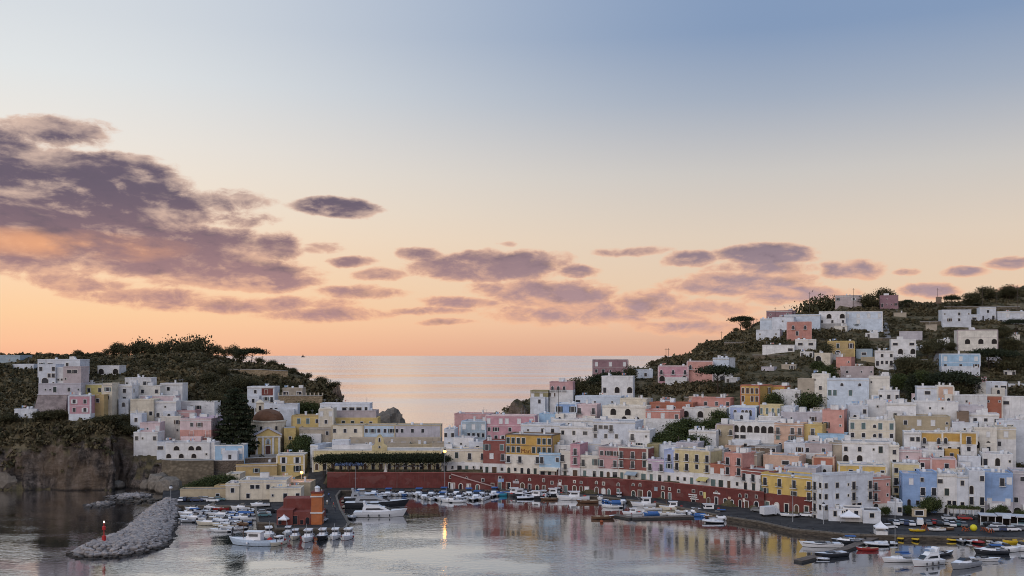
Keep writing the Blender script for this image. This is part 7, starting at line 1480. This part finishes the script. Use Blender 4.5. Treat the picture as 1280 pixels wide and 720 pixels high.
def fleet(spec, where, group, berth=None):
    for n_, it in enumerate(spec):
        px, py, k, h_ = it[:4]; boat(px, py, k, h_ + random.uniform(-5, 5), f'{LOOK[k]} {where}' if berth is None else f'{LOOK[k]} in the {ordw(len(spec) - 1 - n_)} berth from {berth}', f'{LOOK[k]}s {group}', it[4] if len(it) > 4 else random.uniform(.92, 1.06))
# left basin
fleet([(249, 636.5, 'launch', 170), (243, 638.5, 'cruiser', 175), (254, 639.5, 'launchg', 178), (240, 641.5, 'launch', 172), (250, 643, 'cruiser', 175), (238, 644.5, 'cruisercan', 176), (247, 646.5, 'launchb', 175), (236, 648, 'launch', 174), (245, 649.5, 'cruiser', 176), (234, 652.5, 'launchg', 178)], 'moored along the breakwater', 'along the breakwater')
fleet([(257, 636, 'ribr', 200), (266, 636.5, 'cruiser', 185), (275, 637.5, 'gozzor', 190), (282, 636.5, 'launch', 200), (290, 636, 'launchg', 180)], 'under the low quay edge of the basin', 'under the basin quay')
fleet([(262, 641, 'launchg', 190), (272, 644, 'launch', 195), (279, 645.5, 'cruiser', 190), (284, 643, 'launch', 185), (270, 648.5, 'launchc', 190), (276, 651, 'launch', 188), (282, 654, 'cruiser', 200), (288, 656, 'launch', 195), (276, 657.5, 'launchc', 190), (285, 660, 'gozzo', 185), (291, 650.5, 'launchb', 190), (276, 664.5, 'launch', 186), (295, 662, 'launch', 205), (281, 647.5, 'ribg', 190), (301, 656, 'gozzow', 150)], 'in the middle row of the basin', 'in the middle of the basin')
boat(262, 656, 'cruisercr', 185, 'cream cabin cruiser lying alone in the basin')
fleet([(303, 637, 'cruiser', 190), (311, 639, 'launch', 20), (296, 642, 'launchb', 200), (304, 643.5, 'gozzob', 190), (310, 645, 'launch', 190), (300, 646.5, 'launchb', 195), (297, 650, 'gozzo', 190), (306, 650, 'cruisercan', 190), (312, 641.5, 'launchg', 60), (303, 654, 'launchb', 190)], 'in the row by the slip', 'by the slip')
boat(325, 632.5, 'cruiser', 200, 'white and red boat hauled out on the quay', None, .85, QZ + .3)
boat(316, 681, 'fisherb', 172, 'large blue and white fishing boat piled with red nets', None, 1.25); boat(336, 671, 'fisher', -70, 'tall white fishing boat behind the blue one'); boat(348, 681, 'fisherc', -115, 'small cream and green fishing boat with orange deck', None, .85)
for px, py, k, s, lb in [(360, 668, 'fisher', .8, 'small white fishing boat under the pier end'), (369, 673, 'fisherc', .9, 'cream fishing boat with red nets moored at the pier end'), (385, 675, 'fisherr', 1.05, 'broad white fishing boat moored before the light tower'), (403, 673, 'fisherd', .95, 'black fishing boat moored at the pier end'), (419, 672.5, 'fisher', .95, 'white fishing boat beside the black one'), (435, 673, 'fisherr', 1.0, 'white fishing boat with red floats at the pier corner')]: boat(px, py, k, -90 + random.uniform(-6, 6), lb, None, s)
# by the red wall
boat(476, 645.5, 'yacht', 2, 'white motor yacht lying alongside the pier'); boat(472, 634, 'yachtd', 2, 'long dark motor yacht behind the white one'); boat(458, 627, 'yachtm', 2, 'smaller dark motor yacht behind the long one'); boat(440, 648, 'ribg', -75, 'dark inflatable tender at the yacht stern'); boat(445, 620.5, 'sails', -92, 'sailing boat with bare mast under the red wall')
ks = ['launch', 'cruiser', 'launch', 'rib', 'launchg', 'launch', 'cruisercan', 'launch', 'launchb', 'rib']
fleet([(458 + i * 3.4, 618.4 + (i % 3) * .6, ks[(i * 7) % 10], -90, 1.12) for i in range(17)], 'in the row behind the yachts', 'behind the yachts', 'the lit lamp')
fleet([(517 + i * 3.15, 618.6 + (i % 4) * .5, ks[(i * 3) % 10], -90, 1.15) for i in range(34)], 'moored stern to the quay under the red wall', 'under the red wall', 'the ramp foot')
fleet([(531 + i * 4.3, 623.2 + (i % 3) * .8, ks[(i * 3 + 1) % 10], -92, 1.15) for i in range(19)], 'in the outer row before the street lamp', 'in the outer row', 'the ramp, outer row')
boat(564, 627.5, 'cruiser', 178, 'white cabin cruiser outermost before the street lamp'); boat(573, 628, 'launch', 0, 'white open motorboat outermost before the street lamp')
# right of the ramp
boat(630, 619.5, 'gozzot', 10, 'turquoise covered boat at the foot of the ramp', None, 1.3); boat(658, 623.5, 'rib', 5, 'long white inflatable drifting off the quay', None, 1.15)
fleet([(641, 619.5, 'fisherd', 175), (650, 620.5, 'fisherd', 10), (664, 618.5, 'cruiser', -88), (673, 619, 'cruiser', -90), (669, 623, 'fisherd', 170), (680, 622, 'fisher', -80), (690, 620.5, 'fisherd', 175), (697, 619.5, 'fisher', -90), (686, 625, 'gozzow', 178), (648, 617.5, 'launch', -90), (656, 618, 'cruiser', -90)], 'moored below the hotel', 'below the hotel')
boat(716, 625, 'ferry', 178, 'white passenger boat with a two tier cabin'); boat(734, 628.5, 'gozzow', 175, 'olive brown boat beside the passenger boat', None, 1.2)
fleet([(750, 624.5, 'cruiser', -85), (757, 627, 'launchb', -85), (764, 624, 'gozzo', -80), (774, 625, 'fisher', -95), (779, 629, 'cruiser', -100), (770, 629.5, 'gozzob', 175), (787, 626, 'launch', -90), (793, 627, 'gozzow', -90)], 'moored below the rose house', 'below the rose house')
boat(765, 634.5, 'launch', 178, 'long white open boat lying off the quay', None, 1.15); boat(806, 633, 'fisher', 178, 'white and blue fishing boat with canvas awning below the crimson house', None, 1.1); boat(790, 643, 'fisherr', 178, 'white boat with red trim inside the pontoon', None, .72); boat(754, 648.5, 'gozzow', 4, 'dark low barge moored at the pontoon end', None, 1.15)
fleet([(816, 637.5, 'gozzo', 178), (840, 637.5, 'fisherc', 176), (815, 643.5, 'gozzob', 178), (833, 643.5, 'gozzo', 178), (845, 644.5, 'launch', 178), (855, 641, 'gozzo', 176), (862, 643.5, 'launch', 100), (870, 642.5, 'cruiser', 170), (880, 641.5, 'gozzo', 175), (874, 645.5, 'gozzob', 178), (886, 646.5, 'launchb', 175), (852, 638, 'gozzot', 170)], 'inside the pontoon below the yellow house', 'inside the pontoon')
boat(884, 640.5, 'fisherb', 178, 'blue boat with a bright blue cabin cover', None, .95); boat(897, 644.5, 'cruiserd', 175, 'dark cruiser under the coral house', None, .85); boat(900, 650.5, 'cruiser', 8, 'white cruiser beyond the pontoon', None, 1.0); boat(891, 653.5, 'rib', 178, 'white inflatable beyond the pontoon', None, 1.05); boat(893, 648, 'gozzow', 175, 'brown boat beyond the pontoon')
fleet([(906, 641.5, 'gozzow', 160), (915, 643.5, 'gozzow', 155), (924, 645, 'gozzob', 150)], 'tied under the quay steps', 'under the quay steps')
# lower right
boat(1026, 683.5, 'speed', 176, 'long white speedboat with a dark stripe'); boat(1038, 696, 'speedd', 200, 'dark hulled speedboat tied to the wooden pontoon'); boat(1028, 699.5, 'rib', 178, 'tiny white tender beside the dark speedboat', None, .55); boat(1057, 679, 'cruiserd', 170, 'dark cruiser behind the wooden pontoon', None, .9); boat(1068, 676.5, 'launchg', 175, 'grey open boat behind the wooden pontoon')
boat(1084, 688, 'gozzor', 178, 'red wooden boat with a white box cabin', None, .95); boat(1095, 682, 'rib', 175, 'white inflatable before the ticket kiosk', None, 1.05); boat(1107, 680.5, 'rib', 176, 'second white inflatable before the ticket kiosk', None, .95); boat(1122, 702, 'sail', 190, 'sailing boat with blue sail cover and tall mast')
boat(1158, 706, 'yachts', 205, 'white motor yacht with red underbody and flybridge', None, .95); boat(1180, 694, 'speedd', 28, 'dark motorboat with a red buoy on its bow', None, .75); boat(1205, 709, 'cruisergrey', 212, 'grey white cruiser with round portholes', None, .98); boat(1230, 701, 'speed', -8, 'white speedboat lying behind the grey cruiser', None, .68)
boat(1238, 692, 'cruiserd', 176, 'white decked dark cruiser with a radar arch', None, 1.0); boat(1258, 689.5, 'cruiser', 0, 'white cabin cruiser beside the radar arch cruiser', None, 1.05); boat(1278, 688, 'cruiser', 0, 'white cabin cruiser near the yellow boat', None, 1.1); boat(1270, 679, 'gozzoy', 2, 'yellow wooden workboat at the quay', None, 1.15); boat(1251, 682, 'ribg', -80, 'grey inflatable under the quay edge')
boat(1124, 674.5, 'riby', -80, 'yellow inflatable dinghy by the white kiosk'); boat(1144, 675.5, 'riby', -95, 'yellow inflatable dinghy below the van'); boat(1191, 676.5, 'riby', 175, 'yellow inflatable dinghy below the parked cars'); boat(1201, 677.5, 'ribg', -100, 'grey inflatable with a cover under the quay'); boat(1209, 677, 'rib', -85, 'white inflatable under the ball buoy', None, .8); boat(1221, 679, 'ribr', -70, 'red inflatable under the ball buoy'); boat(1229, 677, 'launch', 160, 'white open boat under the anchors', None, .8)
boat(986, 645, 'launch', 170, 'white motorboat standing on the quay under the yellow house', None, .9, QZ + .35); boat(1171, 663, 'gozzo', 178, 'white rowing boat turned up on the quay', None, .8, QZ + .2); boat(1146, 664, 'gozzoy', 178, 'yellow rowing boat lying on the quay', None, .7, QZ + .2); boat(1181, 662, 'gozzow', 178, 'brown rowing boat lying on the quay', None, .8, QZ + .2)
for r in list(BP.values()):
    for c in list(r.children): bpy.data.objects.remove(c)
    bpy.data.objects.remove(r)
# pontoons, built of planks
PLK = plain('pontoon_plank', (.15, .12, .10), .9, .2, 0, .3, .8); FLO = plain('pontoon_float', (.05, .048, .046), .8)
def pontoon(pts, w, label):
    p0 = atz(*pts[0], 0); r = empty('pontoon', p0, 0, label, 'pontoon')
    for a, b_ in zip(pts[:-1], pts[1:]):
        A, B_ = atz(*a, 0) - p0, atz(*b_, 0) - p0; d = B_ - A; L = d.length; u = d / L; v = Vector((-u.y, u.x, 0)); n = max(1, int(L / 1.1))
        q = MB(); q.prism([((A + v * w * .45).x, (A + v * w * .45).y), ((A - v * w * .45).x, (A - v * w * .45).y), ((B_ - v * w * .45).x, (B_ - v * w * .45).y), ((B_ + v * w * .45).x, (B_ + v * w * .45).y)], -.4, .45); q.obj('float', FLO, r)
        for i in range(n):
            c0, c1 = A + u * (L * i / n + .04), A + u * (L * (i + 1) / n - .04); q = MB(); q.prism([((c0 + v * w/2).x, (c0 + v * w/2).y), ((c0 - v * w/2).x, (c0 - v * w/2).y), ((c1 - v * w/2).x, (c1 - v * w/2).y), ((c1 + v * w/2).x, (c1 + v * w/2).y)], .453, .56 + random.uniform(0, .03)); q.obj('plank', PLK, r)
pontoon([(767, 645), (790, 649), (866, 647)], 2.6, 'long grey floating pontoon below the crimson house'); pontoon([(997, 703), (1020, 697.5), (1056, 688), (1090, 675), (1101, 671)], 2.4, 'wooden plank pontoon running out to the dark speedboat')
p = atz(752, 653, 0); q = MB(); q.lathe([(.02, -.3), (.45, -.1), (.6, .25), (.45, .6), (.1, .8)], 9); by2 = empty('mooring_buoy', p, 0, 'orange mooring buoy off the pontoon end', 'buoy'); q.obj('ball', RUST, by2, True)

# bollards along the right-hand quay
for i, t_ in enumerate(np.linspace(.03, .97, 16)):
    k = t_ * 4; seg = [(905, 645), (950, 652), (990, 661), (1060, 667.5), (1280, 673)]; a, b_ = seg[min(int(k), 3)], seg[min(int(k), 3) + 1]; f_ = k - min(int(k), 3); p = atz(a[0] + (b_[0] - a[0]) * f_, a[1] + (b_[1] - a[1]) * f_ - .7, QZ)
    r = empty('bollard', p, 0, f'{ordw(i)} iron mooring bollard along the quay edge from the pontoon', 'bollard', 'bollards on the quay edge'); q = MB(); q.lathe([(.2, 0), (.16, .1), (.15, .45), (.27, .5), (.27, .62), (.1, .68)], 8); q.obj('post', IRON, r)
